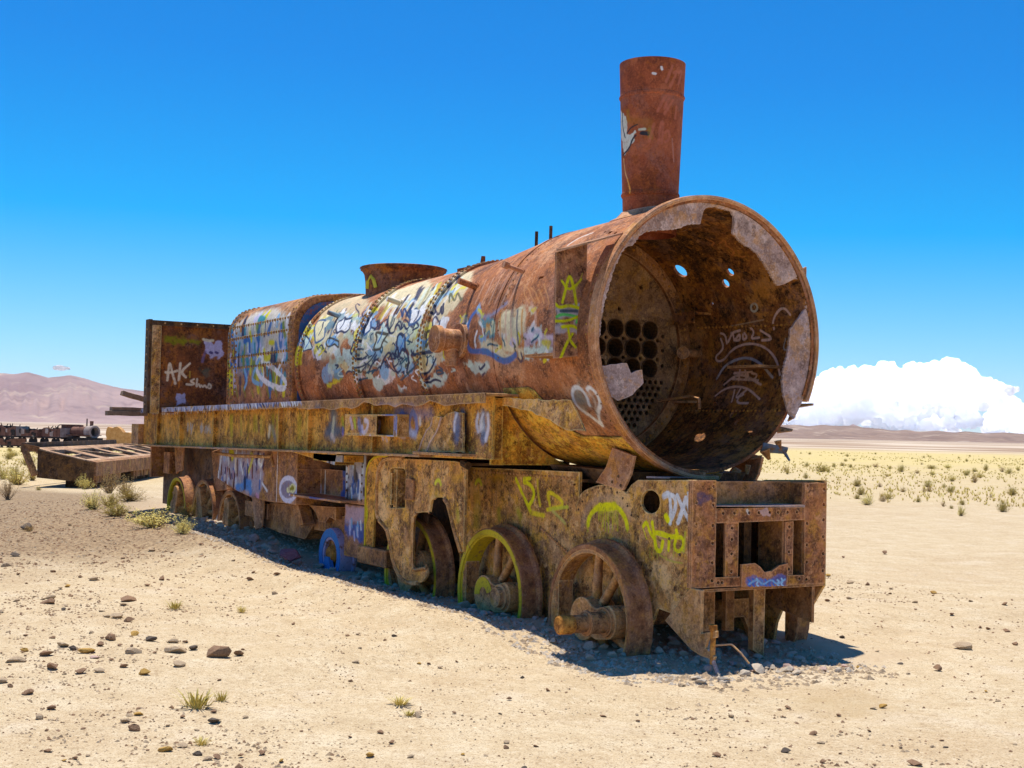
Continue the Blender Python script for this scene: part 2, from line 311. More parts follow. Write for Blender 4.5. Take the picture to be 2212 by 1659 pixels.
  ('6a8a98',0,0.015,0.6894164088080124,1,[-4.589,57.2,-4.592,60.8,-4.655,63.5,-4.796,58.4,-4.956,51.3,-4.82,49.6]),
  ('c9dfd6',0,0.015,0.673537446518661,1,[-2.542,97.8,-2.604,102.9,-2.745,103.3,-2.829,99.2,-2.758,94.3,-2.603,92.3]),
  ('d8c890',0,0.015,0.7422482826604783,1,[-2.905,74.4,-2.955,78.3,-3.079,77.7,-3.204,74.8,-3.212,70.1,-3.094,67.8]),
  ('c9dfd6',0,0.015,0.8636236994751259,1,[-4.069,96.0,-4.084,99.3,-4.198,99.0,-4.304,96.6,-4.219,93.4,-4.109,91.9]),
  ('e6dcb4',0,0.015,0.7554507757357329,1,[-3.067,83.6,-3.095,85.9,-3.168,87.3,-3.235,84.2,-3.243,80.3,-3.159,79.2]),
  ('ececee',0,0.015,0.7833643568404594,1,[-3.251,102.6,-3.362,107.5,-3.529,107.8,-3.581,103.4,-3.56,97.2,-3.369,97.8]),
  ('b8c8b0',0,0.015,0.8271651298924112,1,[-4.353,89.9,-4.401,93.2,-4.498,93.1,-4.571,90.2,-4.556,87.1,-4.459,85.1]),
  ('c9dfd6',0,0.015,0.7587866239259706,1,[-3.01,91.3,-3.052,94.1,-3.126,93.8,-3.178,92.0,-3.18,88.0,-3.074,88.3]),
  ('e6dcb4',0,0.015,0.8652359386308891,1,[-3.762,83.0,-3.827,86.5,-3.94,87.4,-4.016,83.8,-4.015,80.0,-3.911,78.5]),
  ('ececee',0,0.015,0.8377684021132101,1,[-4.786,76.9,-4.806,78.6,-4.862,78.7,-4.924,77.2,-4.921,75.1,-4.865,73.4]),
  ('ececee',0,0.015,0.6785755655819945,1,[-3.515,71.1,-3.508,73.3,-3.557,73.4,-3.61,71.7,-3.617,68.9,-3.567,69.2]),
  ('c9dfd6',0,0.015,0.8984471724079366,1,[-2.664,86.8,-2.743,90.4,-2.891,91.5,-3.008,87.8,-2.959,82.0,-2.832,79.9]),
  ('d8c890',0,0.015,0.8054303268898091,1,[-4.559,73.8,-4.627,77.8,-4.738,78.1,-4.829,74.6,-4.856,69.0,-4.743,68.8]),
  ('d8c890',0,0.015,0.732999723367458,1,[-2.819,80.7,-2.872,83.4,-2.964,85.7,-3.036,81.1,-3.074,76.3,-2.979,72.9]),
  ('d8c890',0,0.015,0.636247521910874,1,[-2.534,90.7,-2.572,94.7,-2.704,94.5,-2.8,91.8,-2.759,87.4,-2.624,86.1]),
  ('6a8a98',0,0.015,0.8155341472951314,1,[-4.396,99.0,-4.464,102.7,-4.586,102.3,-4.65,99.9,-4.615,96.3,-4.492,93.4]),
  ('e6dcb4',0,0.015,0.7665516796377105,1,[-3.836,76.9,-3.891,82.2,-4.066,80.7,-4.144,77.0,-4.228,70.1,-4.018,71.8]),
  ('e6dcb4',0,0.015,0.7494086214220096,1,[-2.566,98.0,-2.649,103.4,-2.76,101.5,-2.803,99.3,-2.763,93.2,-2.628,93.1]),
  ('b8c8b0',0,0.015,0.6041641186204895,1,[-4.222,61.2,-4.18,66.2,-4.343,65.7,-4.487,61.4,-4.511,56.2,-4.425,55.1]),
  ('7fb2dc',0,0.015,0.7367041131962367,1,[-3.531,86.0,-3.569,89.7,-3.678,92.1,-3.83,87.4,-3.812,81.0,-3.637,78.8]),
  ('6a8a98',0,0.015,0.7665295189686919,1,[-3.926,81.2,-3.925,83.1,-3.98,83.5,-4.017,81.7,-4.055,78.9,-3.976,78.1]),
  ('b8c8b0',0,0.015,0.8084314383871383,1,[-3.911,89.6,-3.986,93.3,-4.094,93.7,-4.185,90.7,-4.187,84.9,-4.033,84.3]),
  ('d8c890',0,0.015,0.7453156113077544,1,[-3.304,87.0,-3.342,91.2,-3.432,91.5,-3.5,87.7,-3.522,83.5,-3.383,82.6]),
  ('c9dfd6',0,0.015,0.737234332960689,1,[-3.955,97.7,-3.994,101.1,-4.093,101.4,-4.173,99.2,-4.124,93.6,-3.99,91.5]),
  ('c9dfd6',0,0.015,0.6922707373678496,1,[-4.1,85.6,-4.163,88.4,-4.219,89.2,-4.303,86.3,-4.306,82.4,-4.197,80.9]),
  ('6a8a98',0,0.015,0.8119435352721792,1,[-3.081,90.0,-3.148,93.0,-3.278,92.9,-3.344,91.1,-3.348,85.0,-3.221,83.4]),
  ('7fb2dc',0,0.015,0.7496698257156732,1,[-2.464,96.2,-2.476,98.1,-2.53,98.6,-2.563,96.8,-2.553,94.5,-2.481,93.3]),
  ('c9dfd6',0,0.015,0.6291895917823542,1,[-3.989,78.6,-4.001,83.5,-4.155,83.4,-4.33,78.6,-4.378,71.2,-4.155,70.9]),
  ('c9dfd6',0,0.015,0.8315485845264907,1,[-3.011,91.0,-3.042,93.5,-3.127,95.0,-3.173,92.0,-3.182,88.0,-3.085,87.1]),
  ('b8c8b0',0,0.015,0.7340973477449322,1,[-2.869,85.6,-2.926,88.9,-2.999,89.2,-3.092,86.0,-3.066,82.6,-2.965,81.6]),
  ('ececee',0,0.015,0.8233734732346354,1,[-4.528,80.4,-4.575,86.1,-4.704,83.7,-4.767,81.7,-4.874,74.1,-4.675,72.4]),
  ('b8c8b0',0,0.015,0.7716875875735111,1,[-3.126,70.6,-3.168,74.3,-3.268,75.4,-3.37,70.7,-3.402,65.3,-3.276,66.3]),
  ('7fb2dc',0,0.015,0.8178192757526243,1,[-2.868,97.5,-2.962,102.7,-3.128,102.9,-3.21,98.8,-3.178,92.0,-3.006,91.8]),
  ('e6dcb4',0,0.015,0.6522735414317131,1,[-4.637,80.9,-4.674,83.6,-4.761,83.1,-4.845,81.3,-4.845,77.7,-4.751,75.3]),
  ('6a8a98',0,0.015,0.7963240117275308,1,[-2.415,82.6,-2.407,85.5,-2.492,86.6,-2.559,83.1,-2.547,80.2,-2.486,78.4]),
  ('c9dfd6',0,0.015,0.6596300677904379,1,[-3.465,96.0,-3.531,99.2,-3.606,98.2,-3.654,96.2,-3.617,94.0,-3.548,92.6]),
  ('6a8a98',0,0.015,0.8217644853148822,1,[-4.844,59.8,-4.791,65.1,-4.963,63.5,-5.108,61.3,-5.241,51.6,-5.047,52.6]),
  ('e6dcb4',0,0.015,0.6199024168784677,1,[-3.715,100.3,-3.767,103.2,-3.861,103.9,-3.875,101.0,-3.884,98.0,-3.778,98.0]),
  ('7fb2dc',0,0.015,0.812622804571883,1,[-2.42,88.6,-2.486,91.3,-2.599,91.7,-2.713,88.7,-2.712,83.2,-2.524,84.6]),
  ('e6dcb4',0,0.015,0.7876117009417976,1,[-3.934,80.5,-3.953,85.5,-4.13,84.2,-4.194,81.7,-4.223,76.0,-4.097,72.8]),
  ('b8c8b0',0,0.015,0.816479829436621,1,[-3.762,102.2,-3.819,103.9,-3.888,104.1,-3.936,102.8,-3.908,100.2,-3.822,98.8]),
  ('d8c890',0,0.015,0.6571979466239704,1,[-3.281,83.2,-3.297,86.0,-3.373,85.2,-3.419,83.5,-3.449,80.8,-3.356,80.5]),
  ('d8c890',0,0.015,0.8327670045336355,1,[-4.268,94.4,-4.324,97.8,-4.424,96.8,-4.474,95.0,-4.444,91.7,-4.345,90.1]),
  ('e6dcb4',0,0.015,0.7867855599885747,1,[-3.432,76.0,-3.444,77.6,-3.505,78.1,-3.553,76.2,-3.588,74.0,-3.507,73.4]),
  ('c9dfd6',0,0.015,0.8584252278330378,1,[-2.467,92.3,-2.502,96.1,-2.605,96.8,-2.641,93.4,-2.625,89.7,-2.54,88.3]),
  ('ececee',0,0.015,0.8289273034980631,1,[-4.236,65.6,-4.219,69.4,-4.303,71.6,-4.407,66.8,-4.515,60.9,-4.378,59.5]),
  ('d8c890',0,0.015,0.7975849982843891,1,[-2.776,92.5,-2.818,94.2,-2.876,94.0,-2.898,93.0,-2.889,90.8,-2.839,90.7]),
  ('c9dfd6',0,0.015,0.624435257687389,1,[-2.99,76.9,-2.968,79.6,-3.043,79.6,-3.102,77.4,-3.106,74.1,-3.052,73.5]),
  ('b8c8b0',0,0.015,0.7314532429343472,1,[-4.247,72.0,-4.266,75.0,-4.371,75.2,-4.477,72.3,-4.508,67.6,-4.403,65.5]),
  ('6a8a98',0,0.015,0.743270969977066,1,[-3.89,70.0,-3.924,76.0,-4.046,76.2,-4.178,71.2,-4.288,62.2,-4.159,60.4]),
  ('d8c890',0,0.015,0.8703141164031273,1,[-2.633,95.0,-2.674,100.2,-2.82,101.7,-2.858,95.9,-2.881,90.8,-2.702,87.8]),
  ('7fb2dc',0,0.015,0.6815312906792497,1,[-4.415,95.1,-4.504,98.1,-4.625,98.2,-4.659,96.1,-4.652,91.3,-4.522,89.8]),
  ('ececee',0,0.015,0.7521015591251426,1,[-3.358,98.7,-3.363,100.1,-3.429,100.9,-3.466,99.4,-3.463,97.3,-3.381,96.1]),
  ('c9dfd6',0,0.015,0.6372992117017492,1,[-4.061,94.3,-4.081,97.1,-4.14,96.3,-4.182,94.7,-4.171,92.4,-4.089,91.1]),
  ('b8c8b0',0,0.015,0.680028457661417,1,[-4.422,91.6,-4.51,95.1,-4.629,96.1,-4.739,91.9,-4.714,87.4,-4.544,86.7]),
  ('e6dcb4',0,0.015,0.6075937764736974,1,[-2.491,91.1,-2.518,93.8,-2.608,94.4,-2.645,91.5,-2.642,88.4,-2.553,85.9]),
  ('c9dfd6',0,0.015,0.6134789958928463,1,[-2.847,77.3,-2.854,82.9,-3.004,80.1,-3.117,77.6,-3.151,73.2,-3.015,69.9]),
  ('6a8a98',0,0.015,0.8975944859530816,1,[-4.036,74.5,-4.05,77.3,-4.161,77.5,-4.228,75.0,-4.267,70.5,-4.177,67.9]),
  ('7fb2dc',0,0.015,0.8180277056808274,1,[-3.793,65.4,-3.773,69.9,-3.931,68.4,-4.065,66.2,-4.087,60.6,-3.966,59.4]),
  ('7fb2dc',0,0.015,0.7933160498832892,1,[-3.388,99.3,-3.45,104.5,-3.566,103.6,-3.599,100.7,-3.566,96.3,-3.427,93.2]),
  ('ececee',0,0.015,0.7724277353782174,1,[-4.037,68.5,-4.088,71.7,-4.156,73.6,-4.295,68.7,-4.374,62.5,-4.215,63.3]),
  ('b8c8b0',0,0.015,0.6740265877406572,1,[-3.227,101.7,-3.274,103.2,-3.342,103.4,-3.373,102.1,-3.349,100.0,-3.276,99.4]),
  ('ececee',0,0.015,0.6502685318188919,1,[-3.95,78.7,-3.969,81.9,-4.09,84.4,-4.194,79.4,-4.204,74.8,-4.121,71.2]),
  ('d8c890',0,0.015,0.6206961785263014,1,[-4.385,93.7,-4.436,95.9,-4.49,95.4,-4.543,94.4,-4.512,91.5,-4.448,90.5]),
  ('c9dfd6',0,0.015,0.7881021969196079,1,[-2.815,71.2,-2.802,74.9,-2.878,75.2,-2.967,71.3,-3.036,66.6,-2.912,66.3]),
  ('e6dcb4',0,0.015,0.6038254289536813,1,[-2.307,94.9,-2.356,97.4,-2.436,99.4,-2.498,96.2,-2.506,90.7,-2.362,91.7]),
  ('c9dfd6',0,0.015,0.7412087613187519,1,[-4.442,84.6,-4.441,87.7,-4.533,88.4,-4.61,85.7,-4.63,81.8,-4.501,80.1]),
  ('e6dcb4',0,0.015,0.618420720927192,1,[-3.789,92.0,-3.878,96.5,-4.008,96.5,-4.095,92.4,-4.098,86.3,-3.911,87.6]),
  ('c9dfd6',0,0.015,0.7631317118863737,1,[-2.906,94.5,-2.933,96.4,-3.01,98.1,-3.059,95.3,-3.032,92.2,-2.966,91.5]),
  ('6a8a98',0,0.015,0.6253651325923759,1,[-4.899,61.3,-4.931,64.2,-4.992,66.3,-5.107,61.9,-5.238,54.4,-5.162,52.0]),
  ('b8c8b0',0,0.015,0.6589141634988142,1,[-2.99,94.5,-3.001,99.4,-3.138,97.7,-3.27,94.9,-3.175,90.8,-3.054,90.2]),
  ('c9dfd6',0,0.015,0.6363682009467465,1,[-2.446,84.2,-2.475,86.4,-2.524,85.7,-2.548,84.5,-2.57,81.7,-2.502,81.8]),
  ('51503e',0.012574751201871813,0.005,0.7529962921553143,0,[-2.625,80.4,-2.593,79.3,-2.567,80.9,-2.614,78.6]),
  ('20506a',0.02092313463766598,0.005,0.8507132139758443,0,[-3.589,81.2,-3.514,84.9,-3.534,87.8,-3.57,86.1]),
  ('2a3350',0.010129626833875601,0.005,0.9030346223759181,0,[-3.74,88.6,-3.839,90.1,-3.791,89.9,-3.89,86.0]),
  ('2a3350',0.010115545728782182,0.005,0.8912531346144088,0,[-3.094,94.7,-3.133,91.6,-3.088,93.3,-3.115,92.3,-3.197,93.3]),
  ('2a3350',0.016780838372370748,0.005,0.7098421884001829,0,[-3.131,73.5,-3.055,75.5,-3.124,77.6]),
  ('2a3350',0.020773909750870317,0.005,0.8129091107074351,0,[-2.814,98.8,-2.807,96.1,-2.731,93.3,-2.724,92.8]),
  ('20506a',0.020974604019474114,0.005,0.7813831088605139,0,[-2.837,94.6,-2.761,95.3,-2.763,97.1,-2.815,98.4,-2.778,98.5]),
  ('2a3350',0.012340399661275574,0.005,0.8805705025041516,0,[-2.926,81.5,-2.928,83.6,-2.953,83.3,-3.033,81.7]),
  ('2a3350',0.01727305303447521,0.005,0.9069185914926915,0,[-4.134,58.3,-4.218,58.4,-4.33,53.5,-4.271,52.1]),
  ('ececee',0.01009479762516894,0.005,0.8603658240656078,0,[-3.3,78.2,-3.38,77.2,-3.425,76.5,-3.359,73.6,-3.467,69.4]),
  ('2a3350',0.020026340953302028,0.005,0.7575744324839215,0,[-2.94,88.5,-2.898,91.2,-2.888,88.8,-2.899,90.9,-2.814,92.4]),
  ('2a3350',0.018466287345279612,0.005,0.771403837308457,0,[-3.641,88.8,-3.7,91.7,-3.648,89.3,-3.692,91.2,-3.691,94.4]),
  ('51503e',0.019101871453731968,0.005,0.7486911235948934,0,[-3.84,95.1,-3.792,93.6,-3.838,96.0]),
  ('20506a',0.021405462955200877,0.005,0.8096441111793617,0,[-2.889,98.9,-2.978,101.1,-3.051,102.2,-3.134,105.2,-3.202,105.9]),
  ('ececee',0.012921300805666842,0.005,0.9100888853202396,0,[-3.914,84.9,-3.84,84.0,-3.808,84.0,-3.849,81.2,-3.903,79.2]),
  ('3a4a60',0.014048448817845909,0.005,0.7706954249378216,0,[-2.811,94.8,-2.896,96.9,-2.86,98.0,-2.862,97.9]),
  ('2a3350',0.015418393628478414,0.005,0.8410459882316633,0,[-2.456,80.7,-2.456,83.7,-2.502,82.8]),
  ('ececee',0.014486205789976092,0.005,0.7830470671525944,0,[-3.055,67.2,-3.012,69.2,-3.088,70.2,-3.017,72.0,-3.023,74.0]),
  ('2a3350',0.010286674355377518,0.005,0.7785503946090079,0,[-3.383,75.2,-3.482,72.0,-3.545,74.9]),
  ('3a4a60',0.017513443275461043,0.005,0.9249402520561643,0,[-3.457,95.8,-3.396,96.1,-3.472,93.0,-3.503,93.6,-3.585,96.9]),
  ('2a3350',0.011873266900016678,0.005,0.7792671105794128,0,[-3.262,83.3,-3.275,84.3,-3.262,81.5]),
  ('20506a',0.017823748548287714,0.005,0.7114471352622804,0,[-3.029,101.7,-3.063,100.0,-3.113,102.1]),
  ('2a3350',0.01498363974936945,0.005,0.8580302752766873,0,[-3.284,97.6,-3.188,95.5,-3.196,92.9,-3.194,91.0]),
  ('2a3350',0.01175509828193996,0.005,0.92700995889409,0,[-3.074,82.5,-3.047,79.5,-2.969,77.8,-2.95,76.8,-2.972,74.4]),
  ('20506a',0.017175093549579055,0.005,0.7345049080024874,0,[-4.558,59.9,-4.477,60.7,-4.49,58.2,-4.431,61.0]),
  ('51503e',0.013806488310430898,0.005,0.8185284280253873,0,[-4.026,97.8,-4.024,99.5,-3.958,98.2]),
  ('2a3350',0.011106228665980112,0.005,0.7108561408483357,0,[-3.145,101.3,-3.068,100.7,-3.013,103.6]),
  ('3a4a60',0.013990819755290443,0.005,0.7387549352326832,0,[-3.765,95.9,-3.853,93.4,-3.869,95.7,-3.892,97.1]),
  ('3a4a60',0.013410849113329511,0.005,0.9147177210432582,0,[-2.513,93.5,-2.535,95.5,-2.528,97.8]),
  ('2a3350',0.010613399892519441,0.005,0.7096433071286107,0,[-3.182,96.6,-3.144,94.4,-3.056,92.1,-3.084,89.5]),
  ('3a4a60',0.010754771663798969,0.005,0.7020820915353869,0,[-3.681,93.9,-3.763,92.3,-3.664,91.5,-3.573,90.5,-3.616,91.5]),
  ('20506a',0.015452773868423001,0.005,0.7568892274659953,0,[-2.981,83.2,-3.039,81.4,-2.991,79.7,-3.087,76.3]),
  ('2a3350',0.02053218657049709,0.005,0.7490657179920819,0,[-4.217,73.9,-4.31,69.4,-4.214,72.2]),
  ('20506a',0.010922211289155388,0.005,0.8243714199680763,0,[-2.679,90.5,-2.648,93.8,-2.599,93.6,-2.569,92.3,-2.516,95.4]),
  ('51503e',0.01095745211436749,0.005,0.8423700030114728,0,[-3.071,103.0,-2.991,101.7,-3.014,100.4,-3.087,97.8,-3.006,97.4]),
  ('3a4a60',0.021269365721198835,0.005,0.8535096607440313,0,[-3.192,76.9,-3.193,79.1,-3.262,77.6,-3.233,80.9]),
  ('2a3350',0.016265390500444732,0.005,0.7924837898580452,0,[-2.654,102.7,-2.735,104.2,-2.779,101.6]),
  ('2a3350',0.014103046957255193,0.005,0.7423991257387288,0,[-3.097,68.5,-3.028,66.8,-2.915,69.8]),
  ('ececee',0.016468162963583347,0.005,0.9487341386063934,0,[-3.863,83.0,-3.86,81.3,-3.757,84.8,-3.742,85.7]),
  ('3a4a60',0.017836439300797716,0.005,0.879757267285698,0,[-4.053,100.8,-4.11,99.4,-4.202,97.0,-4.195,99.1]),
  ('2a3350',0.010508649344546149,0.005,0.7139603122130547,0,[-1.633,105.4,-1.565,103.9,-1.647,106.3]),
  ('2a3350',0.012610034513696845,0.005,0.8436326606722763,0,[-4.34,57.3,-4.397,52.8,-4.609,46.8,-4.765,38.9,-4.562,44.1]),
  ('ececee',0.019417083193218262,0.005,0.9364473506901644,0,[-3.258,83.6,-3.222,87.1,-3.183,87.3,-3.113,87.5]),
  ('2a3350',0.011038889420398424,0.005,0.9406439370232994,0,[-3.12,102.3,-3.101,100.7,-3.116,101.1,-3.19,102.2,-3.221,104.0]),
  ('2a3350',0.014189632720390222,0.005,0.8229267766747339,0,[-3.243,92.3,-3.259,92.2,-3.349,92.3]),
  ('2a3350',0.02130384727184563,0.005,0.8980788522016744,0,[-3.756,68.4,-3.69,69.7,-3.713,68.0,-3.67,66.1,-3.617,70.2]),
  ('2a3350',0.018619177382764397,0.005,0.7799976577387782,0,[-4.094,98.7,-4.172,99.9,-4.238,97.5,-4.31,98.0,-4.344,99.3]),
  ('2a3350',0.012758974502341307,0.005,0.7897374352563634,0,[-3.461,97.3,-3.433,96.8,-3.36,97.2,-3.435,97.9,-3.395,96.2]),
  ('2a3350',0.010886811640406738,0.005,0.7385820178274188,0,[-4.343,67.8,-4.222,70.6,-4.179,71.6]),
  ('2a3350',0.020882568957388326,0.005,0.7844751034462747,0,[-3.269,90.7,-3.3,88.6,-3.327,89.1,-3.388,91.6,-3.463,94.3]),
  ('2a3350',0.015066287816318998,0.005,0.8504122953893823,0,[-3.236,77.3,-3.249,78.0,-3.187,77.2,-3.119,80.0,-3.185,79.1]),
  ('2a3350',0.019565396721304133,0.005,0.851186296372944,0,[-2.659,98.1,-2.625,95.9,-2.633,92.8]),
  ('3a4a60',0.013633471613697063,0.005,0.917006939419116,0,[-4.729,65.4,-4.83,65.0,-4.772,67.7,-4.668,69.1]),
  ('2a3350',0.012766694887863677,0.005,0.9106851785530783,0,[-3.256,84.3,-3.32,81.8,-3.327,83.1]),
  ('2a3350',0.01583347065184646,0.005,0.7846052828895811,0,[-3.875,90.1,-3.942,91.9,-3.85,94.5,-3.96,97.8]),
  ('51503e',0.020403445249626572,0.005,0.9151517756859329,0,[-3.048,96.7,-3.054,97.8,-2.974,95.7]),
  ('20506a',0.012282159931488904,0.005,0.7534019667830314,0,[-3.768,63.7,-3.74,66.8,-3.88,63.0,-3.741,67.2,-3.759,69.1]),
  ('20506a',0.0129671008883545,0.005,0.7420543888294631,0,[-3.02,84.5,-2.963,84.1,-3.036,81.9,-3.105,81.5,-3.194,80.9]),
  ('3a4a60',0.017991833807142876,0.005,0.8742377230206817,0,[-3.12,92.8,-3.16,91.4,-3.21,91.2,-3.239,89.3]),
  ('3a4a60',0.020860551852360482,0.005,0.7672666252173936,0,[-4.029,87.4,-4.081,85.9,-4.03,82.9,-3.948,83.8]),
  ('51503e',0.01971278870740472,0.005,0.7611520235514521,0,[-4.123,82.5,-4.064,85.0,-4.167,82.2,-4.158,82.3,-4.039,86.1]),
  ('3a4a60',0.011260777376213981,0.005,0.7469072067960731,0,[-3.74,85.3,-3.752,84.0,-3.665,87.2,-3.678,89.2,-3.733,92.5]),
  ('ececee',0.019789733701557042,0.005,0.8503448602110557,0,[-2.775,100.5,-2.818,100.5,-2.896,101.2,-2.848,103.0,-2.808,106.4]),
  ('3a4a60',0.01831962541107917,0.005,0.845147741844029,0,[-3.598,96.6,-3.655,99.1,-3.709,97.9,-3.762,100.1]),
  ('2a3350',0.01464331319581643,0.005,0.8804173080736242,0,[-2.818,76.2,-2.873,76.3,-2.781,77.5]),
  ('ececee',0.020748855350610128,0.005,0.721216176223109,0,[-3.017,100.3,-3.081,100.3,-3.073,102.4]),
  ('2a3350',0.011099244200836064,0.005,0.8489221281887118,0,[-3.909,61.8,-3.964,61.0,-3.92,63.1,-3.97,61.2]),
  ('ececee',0.021412207698125598,0.005,0.8694700064128833,0,[-3.839,91.2,-3.94,91.7,-4.03,94.3,-4.004,95.6]),
  ('51503e',0.015677402980791635,0.005,0.7174978138202881,0,[-3.575,79.5,-3.629,77.9,-3.527,79.5,-3.439,81.4]),
  ('2a3350',0.012618893396297178,0.005,0.8522590731946426,0,[-3.811,77.8,-3.854,74.4,-3.797,73.4]),
  ('2a3350',0.018,0.005,0.9,0,[-3.956,67.3,-3.711,71.6,-3.857,61.4,-3.663,70.2,-3.739,71.3,-3.624,62.8,-3.519,69.0,-3.553,68.5,-3.613,64.2,-3.331,71.6,-3.524,68.1,-3.306,65.6,-3.338,73.7,-3.385,69.0,-3.272,67.2,-3.2,74.6,-3.233,67.5,-3.179,67.2,-2.937,75.8,-3.004,68.8,-2.84,74.0,-2.972,75.5]),
  ('2a3350',0.02,0.005,0.9,0,[-3.707,70.5,-3.843,71.1,-3.676,66.9,-3.625,70.2,-3.577,71.4,-3.575,67.7,-3.514,71.8,-3.419,70.6,-3.342,69.2,-3.358,73.0,-3.401,72.3,-3.296,69.5,-3.219,74.6,-3.172,71.6,-3.198,70.2,-3.089,75.2,-3.046,71.0,-2.959,72.3]),
  ('1d3a6a',0.02,0.005,0.9,0,[-3.403,58.5,-3.24,66.9,-3.397,55.5,-3.147,65.6,-3.111,66.9,-3.242,56.5,-3.128,63.9,-3.116,62.2,-3.085,58.7,-2.943,67.0]),
  ('2a3350',0.022,0.005,0.9,0,[-2.686,66.2,-2.626,67.8,-2.702,59.9,-2.627,66.8,-2.52,68.4,-2.583,61.2,-2.493,68.2,-2.464,67.8,-2.552,61.1]),
  ('6a6a50',0.02,0.005,0.9,0,[-2.487,58.5,-2.423,61.9,-2.593,50.9,-2.366,60.6,-2.346,59.9,-2.426,52.9,-2.205,62.2,-2.206,60.4]),
  ('2a3350',0.028,0.006,0.85,0,[-3.261,92.2,-3.243,86.2,-3.128,84.4,-3.023,88.5,-2.976,94.6,-3.04,100.4]),
  ('2a3350',0.022,0.006,0.85,0,[-3.569,97.4,-3.46,90.0,-3.364,87.2,-3.311,93.6,-3.296,98.2,-3.197,103.0]),
  ('2a3350',0.022,0.006,0.85,0,[-3.839,99.9,-3.716,93.0,-3.612,91.8]),
  ('2a3350',0.03,0.008,0.8,0,[-2.927,91.1,-2.789,91.6,-2.652,90.6,-2.538,90.7]),
  ('2a3350',0.018,0.005,0.9,0,[-2.755,103.3,-2.637,102.8,-2.553,99.5,-2.473,94.8]),
  ('2a3350',0.018,0.005,0.9,0,[-2.741,104.8,-2.684,109.4,-2.549,106.6,-2.451,108.2]),
  ('2a3350',0.016,0.005,0.8,0,[-4.124,95.8,-3.959,95.5,-3.768,92.1,-3.669,86.9]),
  ('2a3350',0.016,0.005,0.8,0,[-3.41,94.0,-3.326,99.6,-3.212,101.5,-3.128,98.6,-3.165,94.0]),
  ('2a3350',0.016,0.005,0.8,0,[-4.151,87.5,-4.01,91.3,-3.85,88.6]),
  ('2a3350',0.016,0.005,0.85,0,[-4.101,97.0,-4.07,97.0,-4.122,101.1,-4.191,97.1]),
  ('20506a',0.016,0.005,0.85,0,[-4.022,103.6,-4.052,105.4,-4.026,103.9,-3.873,103.3]),
  ('ececee',0.016,0.005,0.85,0,[-3.618,101.9,-3.684,104.2,-3.637,103.9,-3.634,102.5]),
  ('c9dfd6',0.016,0.005,0.85,0,[-3.201,103.6,-3.226,102.6,-3.13,101.8,-3.174,102.8]),
  ('2a3350',0.016,0.005,0.85,0,[-2.619,104.7,-2.695,106.3,-2.619,105.9,-2.719,106.7]),
  ('20506a',0.016,0.005,0.85,0,[-2.485,102.6,-2.469,101.6,-2.349,101.9,-2.434,99.7]),
  ('ececee',0.016,0.005,0.85,0,[-3.318,93.8,-3.415,93.3,-3.361,96.0,-3.425,91.7]),
  ('c9dfd6',0.016,0.005,0.85,0,[-4.166,81.3,-4.174,80.8,-3.967,80.4,-3.956,82.4]),
  ('2a3350',0.016,0.005,0.85,0,[-3.198,88.6,-3.185,92.5,-3.303,89.5,-3.242,88.9]),
  ('20506a',0.016,0.005,0.85,0,[-3.15,96.3,-3.007,92.0,-3.03,95.6,-3.057,91.8]),
  ('ececee',0.016,0.005,0.85,0,[-3.679,93.6,-3.689,94.8,-3.645,92.3,-3.559,95.1]),
  ('c9dfd6',0.016,0.005,0.85,0,[-1.84,100.6,-1.778,99.7,-1.874,101.1,-1.837,99.7]),
  ('2a3350',0.016,0.005,0.85,0,[-1.558,100.1,-1.552,100.3,-1.656,102.9,-1.665,101.3]),
  ('20506a',0.016,0.005,0.85,0,[-2.42,102.3,-2.345,103.4,-2.496,104.4,-2.483,101.7]),
  ('ececee',0.016,0.005,0.85,0,[-3.157,110.0,-3.186,111.6,-3.263,111.9,-3.123,111.0]),
  ('c9dfd6',0.016,0.005,0.85,0,[-2.19,101.3,-2.112,102.2,-2.175,102.6,-2.215,103.0]),
  ('2a3350',0.016,0.005,0.85,0,[-4.081,87.4,-4.042,87.6,-4.036,90.0,-3.97,89.5]),
  ('20506a',0.016,0.005,0.85,0,[-3.876,99.7,-3.681,98.2,-3.687,98.3,-3.765,100.8]),
  ('ececee',0.016,0.005,0.85,0,[-2.899,107.5,-2.896,107.4,-3.0,105.4,-2.931,103.9]),
  ('c9dfd6',0.016,0.005,0.85,0,[-4.419,96.0,-4.546,98.7,-4.518,100.6,-4.412,100.6]),
  ('2a3350',0.016,0.005,0.85,0,[-4.506,93.5,-4.61,92.2,-4.486,92.7,-4.564,95.1]),
  ('d8c890',0,0.015,0.6775843504969039,1,[-1.48,83.9,-1.497,85.5,-1.553,85.5,-1.578,84.3,-1.603,81.9,-1.532,81.8]),
  ('2a3350',0.01644785627161184,0.005,0.7928528304873294,0,[-1.544,83.5,-1.55,86.0,-1.561,84.9,-1.541,84.1]),
  ('7fb2dc',0,0.015,0.7440667636742898,1,[-5.959,41.3,-5.888,45.8,-5.912,47.4,-6.092,41.7,-6.206,36.2,-6.133,36.4]),
  ('20506a',0.013976826627357112,0.005,0.6114630090324823,0,[-6.052,40.5,-6.158,39.3,-6.192,41.3,-5.977,49.7]),
  ('c9dfd6',0,0.015,0.5089431031216237,1,[-0.656,93.8,-0.707,95.6,-0.749,95.3,-0.809,94.1,-0.766,92.2,-0.711,89.8]),
  ('ececee',0.019441865551912053,0.005,0.6052100663157918,0,[-0.728,93.5,-0.722,91.5,-0.769,89.1,-0.792,90.8]),
  ('e6dcb4',0,0.015,0.7950355178495705,1,[-5.227,53.8,-5.205,57.1,-5.253,57.5,-5.379,53.5,-5.433,49.1,-5.402,48.0]),
  ('2a3350',0.018611998299824094,0.005,0.7492419052300421,0,[-5.319,53.1,-5.26,53.0,-5.26,56.7,-5.158,58.4]),
